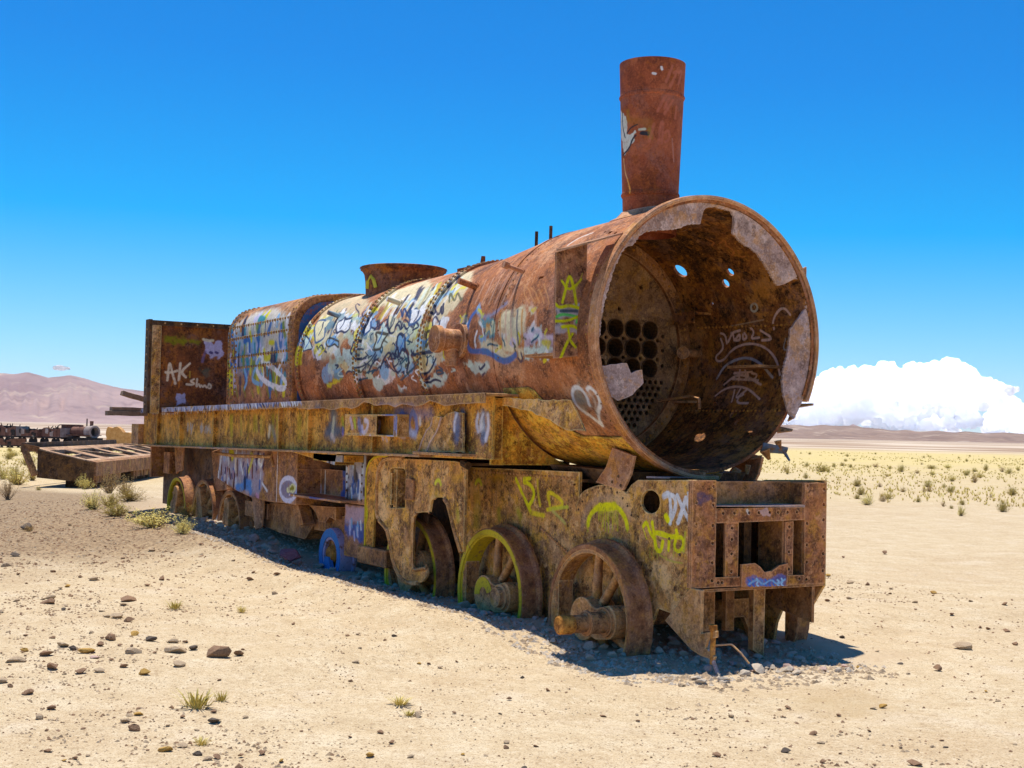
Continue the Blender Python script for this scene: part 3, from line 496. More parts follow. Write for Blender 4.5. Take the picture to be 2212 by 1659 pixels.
  ('e6dcb4',0,0.015,0.6399088655398757,1,[-1.365,82.9,-1.37,85.2,-1.425,85.3,-1.478,83.4,-1.456,81.4,-1.418,80.1]),
  ('20506a',0.01291808938848522,0.005,0.6689746941989957,0,[-1.422,82.6,-1.475,80.0,-1.426,80.8,-1.452,81.0]),
  ('c9dfd6',0,0.015,0.8255770753270261,1,[-4.937,78.2,-4.923,81.0,-5.017,81.0,-5.055,79.9,-5.115,73.6,-5.032,72.9]),
  ('2a3350',0.01898591756142949,0.005,0.605888933864358,0,[-5.01,77.9,-4.951,79.6,-4.87,80.6,-4.864,78.4]),
  ('ececee',0,0.015,0.7380567072473638,1,[-1.307,94.3,-1.322,95.3,-1.373,96.7,-1.404,94.7,-1.39,92.3,-1.337,91.7]),
  ('dccf1c',0.020537232421450998,0.005,0.8375565499059878,0,[-1.352,94.2,-1.345,94.6,-1.298,93.0,-1.266,92.7]),
  ('e6dcb4',0,0.015,0.7765005183529132,1,[-6.239,37.7,-6.173,41.8,-6.149,45.3,-6.37,38.6,-6.721,25.1,-6.502,30.2]),
  ('2a3350',0.022225392740239117,0.005,0.7880852387910959,0,[-6.342,36.7,-6.165,40.0,-5.993,45.7,-6.073,40.8]),
  ('e6dcb4',0,0.015,0.7340137668689772,1,[-1.279,92.0,-1.298,93.0,-1.327,93.7,-1.363,92.6,-1.346,90.3,-1.303,90.5]),
  ('20506a',0.013174465666310819,0.005,0.779652967255111,0,[-1.316,91.9,-1.364,91.6,-1.423,90.6,-1.484,91.1]),
  ('c9dfd6',0,0.015,0.7048829734515691,1,[-6.483,22.0,-6.281,29.6,-6.279,32.1,-6.531,23.9,-6.85,13.6,-6.747,13.8]),
  ('2a3350',0.02310388579784342,0.005,0.8468584909152885,0,[-6.645,18.6,-6.331,32.7,-6.964,13.6,-6.931,13.6]),
  ('e6dcb4',0,0.015,0.6523023915608545,1,[-0.941,96.8,-0.962,99.0,-1.003,99.6,-1.022,97.3,-1.02,95.0,-0.963,94.2]),
  ('2a3350',0.01902216956528446,0.005,0.6780123499873116,0,[-0.982,96.7,-0.964,99.2,-1.0,100.6,-1.029,98.7]),
  ('7fb2dc',0,0.015,0.7197808229913818,1,[-5.723,69.7,-5.726,71.7,-5.774,73.2,-5.857,70.0,-5.871,67.3,-5.815,66.6]),
  ('ececee',0.012960084810430785,0.005,0.9130062508826134,0,[-5.804,69.3,-5.861,68.1,-5.888,65.8,-5.99,65.0]),
  ('b8b0a0',0,0.015,0.5658216730508088,1,[-0.913,90.2,-0.927,91.5,-0.971,92.1,-1.003,91.0,-1.004,88.1,-0.943,87.9]),
  ('51503e',0.013038657514333285,0.005,0.9399169944077258,0,[-0.951,90.1,-0.922,88.6,-0.933,90.0,-0.909,90.3]),
  ('c4bede',0,0.015,0.657311224092901,1,[-4.998,80.5,-5.039,83.5,-5.14,85.8,-5.196,81.2,-5.242,77.4,-5.141,75.4]),
  ('51503e',0.02231296559577611,0.005,0.640109879625594,0,[-5.13,79.9,-5.131,82.9,-5.076,85.2,-5.122,87.0]),
  ('ececee',0,0.015,0.7519943401241131,1,[-0.769,86.4,-0.762,88.1,-0.827,90.6,-0.898,87.4,-0.855,83.8,-0.814,81.7]),
  ('20506a',0.022951270593240015,0.005,0.8740583086438345,0,[-0.817,86.2,-0.836,87.1,-0.79,87.3,-0.739,89.2]),
  ('ececee',0,0.015,0.7962620595513061,1,[-5.397,63.3,-5.375,65.5,-5.41,65.9,-5.464,63.5,-5.498,61.0,-5.462,60.9]),
  ('51503e',0.020631427750632446,0.005,0.6235157593203721,0,[-5.44,63.1,-5.416,64.1,-5.425,66.8,-5.411,62.0]),
  ('dccf1c',0,0.015,0.7912941642383693,1,[-1.963,73.7,-1.953,75.1,-2.0,74.7,-2.023,73.8,-2.056,71.7,-1.991,72.2]),
  ('20506a',0.020978567093930253,0.005,0.8146313868519214,0,[-1.994,73.5,-1.988,73.9,-1.946,73.3,-1.957,73.5]),
  ('dccf1c',0,0.015,0.5786694044288411,1,[-4.91,78.7,-4.975,81.8,-5.061,82.2,-5.17,79.7,-5.146,73.8,-5.077,73.2]),
  ('2a3350',0.02036128040035523,0.005,0.8222607908762598,0,[-5.053,78.1,-4.986,75.3,-4.914,80.1,-4.823,82.3]),
  ('7fb2dc',0,0.015,0.8414280521293006,1,[-1.511,87.0,-1.523,88.5,-1.608,90.5,-1.669,87.3,-1.662,84.1,-1.575,84.5]),
  ('dccf1c',0.014013591626450203,0.005,0.641179670269765,0,[-1.586,86.6,-1.633,86.5,-1.573,86.4,-1.573,85.7]),
  ('c4bede',0,0.015,0.540468482526976,1,[-5.532,70.4,-5.517,74.7,-5.608,73.9,-5.674,71.2,-5.72,66.1,-5.621,67.3]),
  ('20506a',0.017534065336278264,0.005,0.7704957954436312,0,[-5.617,70.0,-5.488,73.6,-5.583,70.8,-5.592,73.7]),
  ('b8b0a0',0,0.015,0.6842536875207752,1,[-1.919,75.3,-1.929,77.4,-2.013,79.5,-2.077,75.5,-2.092,72.5,-2.032,71.7]),
  ('dccf1c',0.013546433112371616,0.005,0.7094717421072014,0,[-2.025,74.5,-2.056,77.4,-2.014,75.4,-2.106,72.0]),
  ('b8b0a0',0,0.015,0.5149091337251005,1,[-4.895,84.9,-4.906,86.8,-4.951,87.5,-4.997,85.2,-4.994,83.0,-4.94,81.8]),
  ('2a3350',0.012387274895627612,0.005,0.9302180859489853,0,[-4.94,84.7,-5.02,80.6,-5.128,75.9,-5.083,77.0]),
  ('b8b0a0',0,0.015,0.8016893484419829,1,[-1.624,79.4,-1.64,80.3,-1.67,80.3,-1.687,79.9,-1.707,77.8,-1.672,77.1]),
  ('ececee',0.021631415189114205,0.005,0.6684842403055441,0,[-1.665,79.2,-1.587,82.1,-1.594,83.4,-1.562,86.0]),
  ('c9dfd6',0,0.015,0.6275179245824626,1,[-5.505,62.3,-5.491,65.1,-5.545,65.5,-5.615,62.8,-5.674,59.2,-5.601,59.8]),
  ('51503e',0.014477239563419713,0.005,0.60417793634154,0,[-5.582,61.9,-5.686,56.4,-5.715,54.4,-5.61,55.1]),
  ('7fb2dc',0,0.015,0.843019552518183,1,[-1.712,72.0,-1.703,74.1,-1.76,73.8,-1.787,72.3,-1.838,69.5,-1.784,68.5]),
  ('dccf1c',0.02332967918786447,0.005,0.8073543669143054,0,[-1.762,71.6,-1.672,74.0,-1.643,76.8,-1.63,75.2]),
  ('7fb2dc',0,0.015,0.8169195798587044,1,[-5.62,69.6,-5.623,73.8,-5.73,71.9,-5.835,69.5,-5.868,66.1,-5.779,64.6]),
  ('dccf1c',0.012183908191850504,0.005,0.8171092380136096,0,[-5.742,69.0,-5.818,69.9,-5.766,69.8,-5.672,73.9]),
  ('ececee',0,0.015,0.7436140255199144,1,[-0.634,98.0,-0.643,99.8,-0.675,99.4,-0.683,98.5,-0.683,97.1,-0.647,95.7]),
  ('dccf1c',0.02217196824394861,0.005,0.8008424351060939,0,[-0.659,97.9,-0.673,99.9,-0.696,101.3,-0.661,100.3]),
  ('d8c890',0,0.015,0.516714452863997,1,[-5.8,65.7,-5.743,70.0,-5.846,69.3,-5.943,66.2,-6.001,61.6,-5.913,61.2]),
  ('ececee',0.012411155254513525,0.005,0.8658641939893601,0,[-5.879,65.3,-5.899,70.3,-5.96,67.6,-5.958,64.6]),
  ('e6dcb4',0,0.015,0.7278336897453022,1,[-0.968,87.4,-0.991,89.4,-1.026,89.1,-1.069,87.8,-1.058,86.3,-1.014,84.7]),
  ('dccf1c',0.014377737266938246,0.005,0.9080680654282935,0,[-1.021,87.2,-1.007,88.0,-0.988,89.8,-1.008,92.3]),
  ('d8c890',0,0.015,0.6558884907978033,1,[-5.084,67.5,-5.088,69.9,-5.136,73.5,-5.242,68.6,-5.31,64.2,-5.266,60.8]),
  ('dccf1c',0.02199405765483057,0.005,0.8416071582654014,0,[-5.194,66.9,-5.239,62.1,-5.227,59.1,-5.119,65.1]),
  ('c9dfd6',0,0.015,0.7318645152838551,1,[-0.668,89.1,-0.689,91.2,-0.751,91.1,-0.789,89.1,-0.789,86.2,-0.723,85.4]),
  ('20506a',0.012732178825978853,0.005,0.8964494930358502,0,[-0.732,88.8,-0.76,90.5,-0.807,91.2,-0.831,92.1]),
  ('ececee',0,0.015,0.8404212006557611,1,[-4.939,84.0,-4.944,87.4,-5.038,87.6,-5.096,85.2,-5.066,81.5,-5.008,78.4]),
  ('dccf1c',0.021300652614266273,0.005,0.9170344131456152,0,[-5.012,83.7,-4.939,82.4,-4.944,81.1,-4.891,80.1]),
  ('dccf1c',0,0.015,0.5774881430180003,1,[-0.581,92.4,-0.606,94.1,-0.661,93.8,-0.704,92.6,-0.69,90.9,-0.621,89.8]),
  ('dccf1c',0.022647213180158256,0.005,0.7873716635060614,0,[-0.639,92.2,-0.656,89.7,-0.657,88.8,-0.634,87.5]),
  ('c9dfd6',0,0.015,0.8234817076738047,1,[-5.427,57.6,-5.391,61.6,-5.469,62.7,-5.564,58.6,-5.689,53.0,-5.636,50.4]),
  ('51503e',0.01703717939969856,0.005,0.9421087041280929,0,[-5.532,56.8,-5.561,58.3,-5.564,63.5,-5.646,58.5]),
  ('e6dcb4',0,0.015,0.7317013898280171,1,[-0.825,77.8,-0.811,79.5,-0.871,81.9,-0.896,78.8,-0.948,75.0,-0.863,75.3]),
  ('dccf1c',0.02321122180667421,0.005,0.8453468090043991,0,[-0.866,77.6,-0.83,77.1,-0.851,78.4,-0.827,77.5]),
  ('c9dfd6',0,0.015,0.5189258151355659,1,[-6.044,40.8,-5.91,47.6,-6.06,44.7,-6.152,42.5,-6.451,31.2,-6.463,28.0]),
  ('ececee',0.013300933890743171,0.005,0.8943836449544527,0,[-6.163,39.7,-6.085,42.4,-6.424,32.9,-7.076,13.5]),
  ('c9dfd6',0,0.015,0.8036547372350632,1,[-2.205,95.7,-2.252,98.2,-2.313,98.0,-2.366,96.4,-2.326,93.5,-2.258,92.8]),
  ('dccf1c',0.01716179679439348,0.005,0.7859486717654143,0,[-2.278,95.5,-2.335,94.7,-2.329,91.9,-2.339,88.7]),
  ('dccf1c',0,0.015,0.7146751118329966,1,[-5.38,62.9,-5.314,66.4,-5.38,70.3,-5.59,63.3,-5.645,56.1,-5.615,52.9]),
  ('dccf1c',0.019724078630430308,0.005,0.9185271462595177,0,[-5.468,62.4,-5.381,62.0,-5.411,56.9,-5.484,57.5]),
  ('ececee',0,0.015,0.8463545348218471,1,[-1.854,79.9,-1.844,81.3,-1.891,81.7,-1.933,79.8,-1.931,78.6,-1.89,77.9]),
  ('51503e',0.018595915418506352,0.005,0.6263067818567162,0,[-1.889,79.6,-1.848,78.3,-1.904,75.8,-1.904,75.5]),
  ('ececee',0,0.015,0.5413738848618624,1,[-5.799,58.4,-5.749,61.4,-5.809,61.4,-5.92,59.3,-5.978,55.0,-5.888,54.7]),
  ('2a3350',0.019813367299094362,0.005,0.9118943148211667,0,[-5.85,58.1,-5.874,59.7,-5.871,58.4,-5.864,56.0]),
  ('c4bede',0,0.015,0.7909839928361696,1,[-2.136,86.5,-2.196,89.6,-2.273,89.6,-2.342,87.2,-2.32,83.2,-2.252,81.6]),
  ('2a3350',0.018043039971560287,0.005,0.8805472601596969,0,[-2.255,85.9,-2.325,84.4,-2.376,86.4,-2.352,87.8]),
  ('c4bede',0,0.015,0.7324994495516663,1,[-5.284,67.6,-5.266,70.2,-5.323,69.9,-5.395,67.9,-5.406,65.3,-5.354,65.1]),
  ('dccf1c',0.018877664215495985,0.005,0.8641461976969738,0,[-5.339,67.3,-5.188,72.4,-5.276,68.2,-5.297,72.2]),
  ('ececee',0,0.015,0.5578095700722322,1,[-1.176,87.4,-1.217,88.9,-1.272,90.3,-1.3,87.6,-1.322,84.6,-1.242,85.1]),
  ('20506a',0.015098972727714346,0.005,0.6700387025681693,0,[-1.251,87.1,-1.243,89.5,-1.217,90.2,-1.207,92.3]),
  ('7fb2dc',0,0.015,0.6290320391809723,1,[-5.358,71.4,-5.326,75.4,-5.43,78.1,-5.591,71.5,-5.677,66.2,-5.492,67.0]),
  ('20506a',0.020041192837032002,0.005,0.68803004666104,0,[-5.478,70.7,-5.577,66.0,-5.649,61.7,-5.645,56.4]),
  ('c4bede',0,0.015,0.849797819334656,1,[-1.053,91.5,-1.066,93.0,-1.101,92.9,-1.134,92.0,-1.117,89.5,-1.078,90.0]),
  ('51503e',0.013740834836437257,0.005,0.8488319014299819,0,[-1.091,91.4,-1.044,93.7,-1.078,92.9,-1.059,95.3]),
  ('e6dcb4',0,0.015,0.7482269788606496,1,[-5.538,53.5,-5.428,61.1,-5.607,57.3,-5.789,53.4,-5.904,45.0,-5.756,47.2]),
  ('2a3350',0.02063880374409985,0.005,0.6214252021214685,0,[-5.667,52.5,-5.515,59.0,-5.459,59.9,-5.511,62.2]),
  ('ececee',0,0.012,0.92,1,[-5.736,56.1,-5.847,57.4,-5.802,61.8,-5.859,62.7,-5.948,65.4,-6.016,59.0,-6.207,47.5,-6.061,49.3,-6.137,44.1,-6.072,44.7,-6.005,42.4]),
  ('2a3350',0.01753176190334233,0.006,0.9,0,[-5.736,56.1,-5.847,57.4,-5.802,61.8,-5.859,62.7,-5.948,65.4,-6.016,59.0,-6.207,47.5,-6.061,49.3,-6.137,44.1]),
  ('2a3350',0.02,0.006,0.85,0,[-6.031,47.4,-5.92,54.5,-5.908,60.3]),
  ('c9dfd6',0,0.012,0.92,1,[-5.293,73.3,-5.195,78.3,-5.306,78.1,-5.375,78.6,-5.472,79.1,-5.448,73.1,-5.607,66.0,-5.596,64.0,-5.406,68.6,-5.338,63.4,-5.315,70.7]),
  ('2a3350',0.014606722338175837,0.006,0.9,0,[-5.293,73.3,-5.195,78.3,-5.306,78.1,-5.375,78.6,-5.472,79.1,-5.448,73.1,-5.607,66.0,-5.596,64.0,-5.406,68.6,-5.293,73.3]),
  ('3a6ab0',0.02,0.006,0.85,0,[-5.379,68.2,-5.356,72.7,-5.416,76.7]),
  ('e6dcb4',0,0.012,0.92,1,[-5.073,61.8,-4.965,69.8,-5.041,72.3,-5.171,74.3,-5.233,69.1,-5.314,64.2,-5.416,57.4,-5.416,52.2,-5.287,52.6,-5.181,54.2,-5.066,55.8]),
  ('3a5a8a',0.023964467113354003,0.006,0.9,0,[-5.073,61.8,-4.965,69.8,-5.041,72.3,-5.171,74.3,-5.233,69.1,-5.314,64.2,-5.416,57.4,-5.416,52.2,-5.287,52.6,-5.181,54.2]),
  ('2a3350',0.02,0.006,0.85,0,[-5.227,55.4,-5.143,61.7,-5.163,67.0]),
  ('7fb2dc',0,0.012,0.92,1,[-4.567,75.4,-4.525,80.8,-4.647,76.9,-4.694,77.2,-4.812,78.6,-4.896,75.0,-4.868,70.2,-4.784,69.9,-4.727,69.1,-4.68,71.2,-4.624,72.9]),
  ('4a4438',0.01893800686994939,0.006,0.9,0,[-4.567,75.4,-4.525,80.8,-4.647,76.9,-4.694,77.2,-4.812,78.6,-4.896,75.0,-4.868,70.2,-4.567,75.4]),
  ('3a6ab0',0.02,0.006,0.85,0,[-4.692,70.7,-4.68,74.2,-4.747,77.3]),
  ('ececee',0,0.012,0.92,1,[-4.476,60.5,-4.396,66.3,-4.482,69.6,-4.608,66.6,-4.697,69.2,-4.811,60.5,-4.783,57.1,-4.726,57.5,-4.714,54.2,-4.63,57.6,-4.51,56.9]),
  ('2a3350',0.02374694630932401,0.006,0.9,0,[-4.476,60.5,-4.396,66.3,-4.482,69.6,-4.608,66.6,-4.697,69.2,-4.811,60.5,-4.783,57.1,-4.726,57.5,-4.714,54.2,-4.63,57.6,-4.51,56.9]),
  ('2a3350',0.02,0.006,0.85,0,[-4.676,56.2,-4.624,60.9,-4.657,64.7]),
  ('e8d860',0,0.012,0.92,1,[-4.031,77.8,-4.077,81.3,-4.123,83.9,-4.193,86.5,-4.249,84.1,-4.208,80.6,-4.209,76.4,-4.254,69.3,-4.183,67.2,-4.11,74.8,-4.074,75.0]),
  ('2a3350',0.028045873995166188,0.006,0.9,0,[-4.031,77.8,-4.077,81.3,-4.123,83.9,-4.193,86.5,-4.249,84.1,-4.208,80.6,-4.209,76.4,-4.031,77.8]),
  ('3a6ab0',0.02,0.006,0.85,0,[-4.123,73.6,-4.119,78.2,-4.169,82.5]),
  ('ececee',0,0.012,0.92,1,[-3.959,63.8,-3.879,70.2,-3.959,72.6,-3.993,74.0,-4.04,69.0,-4.116,65.7,-4.084,62.4,-4.088,60.6,-4.212,50.2,-4.081,53.6,-3.995,62.7]),
  ('3a5a8a',0.02866174423487764,0.006,0.9,0,[-3.959,63.8,-3.879,70.2,-3.959,72.6,-3.993,74.0,-4.04,69.0,-4.116,65.7,-4.084,62.4,-4.088,60.6,-4.212,50.2,-4.081,53.6]),
  ('2a3350',0.02,0.006,0.85,0,[-4.048,59.2,-4.009,64.1,-4.028,68.4]),
  ('c9dfd6',0,0.012,0.92,1,[-3.465,75.8,-3.551,80.7,-3.556,84.8,-3.664,85.4,-3.73,84.5,-3.668,77.2,-3.78,72.3,-3.683,71.9,-3.649,66.3,-3.589,70.9,-3.49,72.0]),
  ('4a4438',0.02709870595862152,0.006,0.9,0,[-3.465,75.8,-3.551,80.7,-3.556,84.8,-3.664,85.4,-3.73,84.5,-3.668,77.2,-3.78,72.3,-3.465,75.8]),
  ('3a6ab0',0.02,0.006,0.85,0,[-3.609,72.2,-3.598,76.5,-3.648,80.4]),
  ('e6dcb4',0,0.012,0.92,1,[-3.324,68.6,-3.358,70.3,-3.33,75.1,-3.424,75.7,-3.483,72.1,-3.52,69.7,-3.583,64.5,-3.599,62.1,-3.484,63.3,-3.409,65.9,-3.355,66.1]),
  ('2a3350',0.02146294681888519,0.006,0.9,0,[-3.324,68.6,-3.358,70.3,-3.33,75.1,-3.424,75.7,-3.483,72.1,-3.52,69.7,-3.583,64.5,-3.599,62.1]),
  ('2a3350',0.02,0.006,0.85,0,[-3.439,64.9,-3.414,68.8,-3.458,72.1]),
  ('7fb2dc',0,0.012,0.92,1,[-3.076,83.5,-3.053,89.0,-3.121,86.3,-3.173,91.3,-3.192,87.3,-3.24,84.8,-3.251,77.8,-3.199,76.3,-3.129,78.6,-3.089,79.1,-2.996,79.1]),
  ('2a3350',0.029382013845035616,0.006,0.9,0,[-3.076,83.5,-3.053,89.0,-3.121,86.3,-3.173,91.3,-3.192,87.3,-3.24,84.8,-3.251,77.8,-3.199,76.3,-3.129,78.6,-3.089,79.1,-3.076,83.5]),
  ('3a6ab0',0.02,0.006,0.85,0,[-3.109,78.0,-3.109,82.6,-3.164,86.9]),
  ('ececee',0,0.012,0.92,1,[-2.903,67.3,-2.91,68.7,-2.933,69.5,-2.956,71.3,-3.085,71.9,-3.089,68.7,-3.153,61.8,-3.166,57.9,-2.989,62.9,-2.983,58.0,-2.856,62.6]),
  ('3a5a8a',0.027232159871875765,0.006,0.9,0,[-2.903,67.3,-2.91,68.7,-2.933,69.5,-2.956,71.3,-3.085,71.9,-3.089,68.7,-3.153,61.8]),
  ('2a3350',0.02,0.006,0.85,0,[-2.99,62.5,-2.96,66.4,-2.997,69.7]),
  ('e8d860',0,0.012,0.92,1,[-2.465,81.6,-2.49,85.1,-2.603,84.0,-2.665,88.1,-2.66,83.7,-2.676,81.6,-2.673,80.3,-2.672,77.1,-2.67,71.7,-2.565,74.8,-2.486,76.3]),
  ('4a4438',0.024666662289687405,0.006,0.9,0,[-2.465,81.6,-2.49,85.1,-2.603,84.0,-2.665,88.1,-2.66,83.7,-2.676,81.6,-2.673,80.3,-2.672,77.1,-2.465,81.6]),
  ('3a6ab0',0.02,0.006,0.85,0,[-2.609,77.6,-2.61,81.2,-2.664,84.5]),
  ('ececee',0,0.012,0.92,1,[-2.309,78.4,-2.362,80.0,-2.449,81.1,-2.502,81.1,-2.559,82.0,-2.568,77.3,-2.626,72.3,-2.612,68.1,-2.5,73.0,-2.435,69.7,-2.345,71.4]),
  ('2a3350',0.01715181807296819,0.006,0.9,0,[-2.309,78.4,-2.362,80.0,-2.449,81.1,-2.502,81.1,-2.559,82.0,-2.568,77.3,-2.626,72.3,-2.612,68.1,-2.5,73.0]),
  ('2a3350',0.02,0.006,0.85,0,[-2.48,72.6,-2.468,76.3,-2.515,79.7]),
  ('3468b0',0.04,0.012,0.85,0,[-1.805,72.2,-1.868,75.0,-1.89,81.4,-1.877,87.7,-1.816,93.0,-1.658,93.5,-1.504,94.0,-1.361,96.6,-1.245,99.8,-1.118,98.4,-1.063,97.0]),
  ('8098c0',0.03,0.02,0.5,0,[-1.788,71.7,-1.653,76.6,-1.434,76.9,-1.336,74.0,-1.265,72.0]),
  ('c87a30',0.018,0.01,0.6,0,[-1.326,75.2,-1.293,83.4,-1.253,91.4]),
  ('d8a890',0.018,0.01,0.6,0,[-1.243,75.7,-1.212,83.8,-1.174,91.7]),
  ('d8a890',0.018,0.01,0.6,0,[-1.162,76.1,-1.133,84.1,-1.096,92.0]),
  ('2a3350',0.018,0.01,0.6,0,[-1.073,76.6,-1.046,84.5,-1.012,92.3]),
  ('c87a30',0.018,0.01,0.6,0,[-1.003,77.0,-0.978,84.8,-0.945,92.5]),
  ('ececee',0.03,0.01,0.8,0,[-1.696,83.7,-1.728,87.8,-1.702,90.9]),
  ('d8c8d8',0.035,0.015,0.75,0,[-0.923,88.8,-0.839,89.7,-0.764,86.3,-0.678,90.8,-0.553,90.8]),
  ('d8a890',0.03,0.015,0.6,0,[-0.907,74.1,-0.808,79.1,-0.784,84.6]),
  ('d89a78',0.03,0.02,0.45,0,[-0.969,72.6,-0.92,79.6,-0.934,83.9]),
  ('d89a60',0.012,0.006,0.5,0,[-1.196,63.8,-1.107,62.8,-1.055,68.8,-0.924,74.0]),
  ('d89a60',0.012,0.006,0.5,0,[-1.101,63.9,-0.986,67.4,-0.969,69.0,-0.855,74.4]),
  ('d89a60',0.012,0.006,0.5,0,[-0.984,66.1,-0.908,68.5,-0.885,69.2,-0.788,74.8]),
  ('d89a60',0.012,0.006,0.5,0,[-0.87,68.2,-0.848,68.0,-0.784,71.3,-0.721,75.2]),
  ('d89a60',0.012,0.006,0.5,0,[-0.809,65.6,-0.8,66.4,-0.698,72.0,-0.655,75.6]),
  ('e0b8a0',0.02,0.02,0.4,0,[-1.916,51.7,-1.863,59.7,-1.868,66.9]),
  ('e0b8a0',0.02,0.02,0.4,0,[-1.764,52.9,-1.716,61.4,-1.729,68.2]),
  ('e0b8a0',0.02,0.02,0.4,0,[-1.617,54.0,-1.575,62.9,-1.594,69.4]),
  ('e0b8a0',0.02,0.02,0.4,0,[-1.475,55.1,-1.439,64.3,-1.464,70.5]),
  ('e0b8a0',0.02,0.02,0.4,0,[-1.34,56.0,-1.315,65.5,-1.34,71.6]),
  ('e0b8a0',0.02,0.02,0.4,0,[-1.235,56.0,-1.211,66.2,-1.237,72.2]),
  ('ded2c8',0.02,0.01,0.8,0,[-0.845,42.2,-0.8,37.2,-0.67,35.2]),
  ('a8b0a0',0,0.04,0.55,1,[-0.409,113.9,-0.326,113.2,-0.287,116.9,-0.286,120.6,-0.37,123.9,-0.44,121.7,-0.45,117.9]),
  ('ececee',0.03,0.012,0.9,0,[-0.29,121.0,-0.274,117.7,-0.295,114.5,-0.344,112.8,-0.405,113.5,-0.443,116.3,-0.452,120.0,-0.418,123.5,-0.342,126.6,-0.278,131.0]),
  ('ececee',0.03,0.012,0.9,0,[-0.239,114.1,-0.207,113.0,-0.159,114.6,-0.14,117.8,-0.155,121.1,-0.228,124.4,-0.259,127.5,-0.277,131.3]),
  ('d8c8b8',0.02,0.02,0.5,0,[-0.272,116.5,-0.216,116.1,-0.194,119.0,-0.243,124.0]),
 ],
 'S': [
  ('dcd8cc',0,0.06,0.8,1,[-7.489,2.506,-7.018,2.616,-6.282,2.589,-5.857,2.486,-5.821,2.005,-6.653,2.144,-7.398,2.267]),
  ('8aa8c4',0,0.08,0.6,1,[-7.341,2.404,-6.545,2.384,-6.508,1.916,-7.3,1.937]),
  ('7fb2dc',0.0752756613467014,0.015,0.897628922718979,0,[-7.373,2.267,-7.367,2.118]),
  ('7a9040',0.08619882008383971,0.015,0.8261274431131829,0,[-6.57,2.434,-6.549,2.362]),
  ('7fb2dc',0.06772078987676908,0.015,0.8784473012694327,0,[-7.357,2.135,-7.383,2.052]),
  ('2f8aa0',0.07482361351508135,0.015,0.920930501952942,0,[-5.87,2.199,-5.842,2.048]),
  ('2f8aa0',0.07853640341297627,0.015,0.8055778910910594,0,[-5.878,1.889,-5.917,1.832]),
  ('3468b0',0.087579374537611,0.015,0.7842990650347614,0,[-6.044,2.288,-6.014,2.203]),
  ('3468b0',0.06776981142985196,0.015,0.842257801753811,0,[-6.298,1.877,-6.288,1.718]),
  ('2f8aa0',0.07288962819623931,0.015,0.8302804636661976,0,[-7.167,2.156,-7.182,2.093]),
  ('c87a30',0.0592546124489139,0.015,0.7746719413406865,0,[-7.377,1.973,-7.404,1.916]),
  ('7a9040',0.042888195626996674,0.015,0.7614678691744655,0,[-7.112,2.252,-7.105,2.168]),
  ('c4bede',0.05238817289898409,0.015,0.8301565434981041,0,[-5.948,2.254,-5.96,2.147]),
  ('e6dcb4',0.06469598583661348,0.015,0.8073485314293374,0,[-6.138,2.396,-6.123,2.331]),
  ('c4bede',0.054942857883663175,0.015,0.8255428292126274,0,[-6.721,2.072,-6.719,1.945]),
  ('2f8aa0',0.053732466853363026,0.015,0.8291626720762462,0,[-7.573,1.935,-7.58,1.832]),
  ('c87a30',0.08814809867869099,0.015,0.8690977583717671,0,[-7.211,2.55,-7.248,2.439]),
  ('3468b0',0.06686695646950627,0.015,0.7903194351767158,0,[-6.023,2.401,-5.982,2.291]),
  ('2f8aa0',0.05490728706446661,0.015,0.9032683254367996,0,[-6.126,2.101,-6.155,2.043]),
  ('2a3350',0.08215453496525257,0.015,0.8508081991210377,0,[-7.208,2.495,-7.176,2.356]),
  ('3468b0',0.07513098894144338,0.015,0.7793604059321826,0,[-6.341,2.431,-6.379,2.349]),
  ('7a9040',0.07326692915640717,0.015,0.9036641750438068,0,[-5.973,2.411,-5.946,2.354]),
  ('c87a30',0.07669303640338102,0.015,0.8811551870697331,0,[-6.69,2.446,-6.687,2.362]),
  ('2a3350',0.07128574524620952,0.015,0.747641368254348,0,[-7.48,2.166,-7.442,2.095]),
  ('ececee',0.08547711049393998,0.015,0.7191657393949419,0,[-6.673,2.124,-6.68,2.053]),
  ('2a3350',0.053327690626569176,0.015,0.9263959494480766,0,[-7.586,2.582,-7.537,2.482]),
  ('7fb2dc',0.08736922307517012,0.015,0.7160077836541163,0,[-5.895,2.131,-5.908,2.046]),
  ('c4bede',0.05504703744024029,0.015,0.899038691438478,0,[-6.015,2.382,-6.019,2.267]),
  ('dccf1c',0.0523746330459152,0.015,0.7473211323276043,0,[-6.561,2.135,-6.52,2.061]),
  ('c4bede',0.08112541828232675,0.015,0.7063630091999155,0,[-7.562,2.136,-7.581,2.063]),
  ('7a9040',0.0581987803928711,0.015,0.8304634223712182,0,[-5.947,2.367,-5.898,2.284]),
  ('ececee',0.04230867262347391,0.015,0.946355996056333,0,[-6.525,1.975,-6.499,1.881]),
  ('2f8aa0',0.07300988927398785,0.015,0.8188404208776067,0,[-6.676,2.379,-6.673,2.289]),
  ('3468b0',0.05964499812082346,0.015,0.7045813237535047,0,[-7.023,1.999,-6.99,1.937]),
  ('7fb2dc',0.08490455167051447,0.015,0.7829173054775582,0,[-6.865,2.282,-6.817,2.115]),
  ('c4bede',0.08041439249059995,0.015,0.791443774536857,0,[-6.71,2.216,-6.696,2.094]),
  ('7a9040',0.08555209976479754,0.015,0.901449864151249,0,[-6.746,2.441,-6.709,2.391]),
  ('c4bede',0.05381651926334721,0.015,0.7793614762398869,0,[-6.386,2.092,-6.359,1.992]),
  ('2a3350',0.06475769660037317,0.015,0.754445116923202,0,[-6.559,2.174,-6.535,2.108]),
  ('dccf1c',0.05154611277891216,0.015,0.7941699237579507,0,[-7.522,2.311,-7.474,2.146]),
  ('2f8aa0',0.055074283707234564,0.015,0.8410247165923498,0,[-7.279,2.267,-7.297,2.198]),
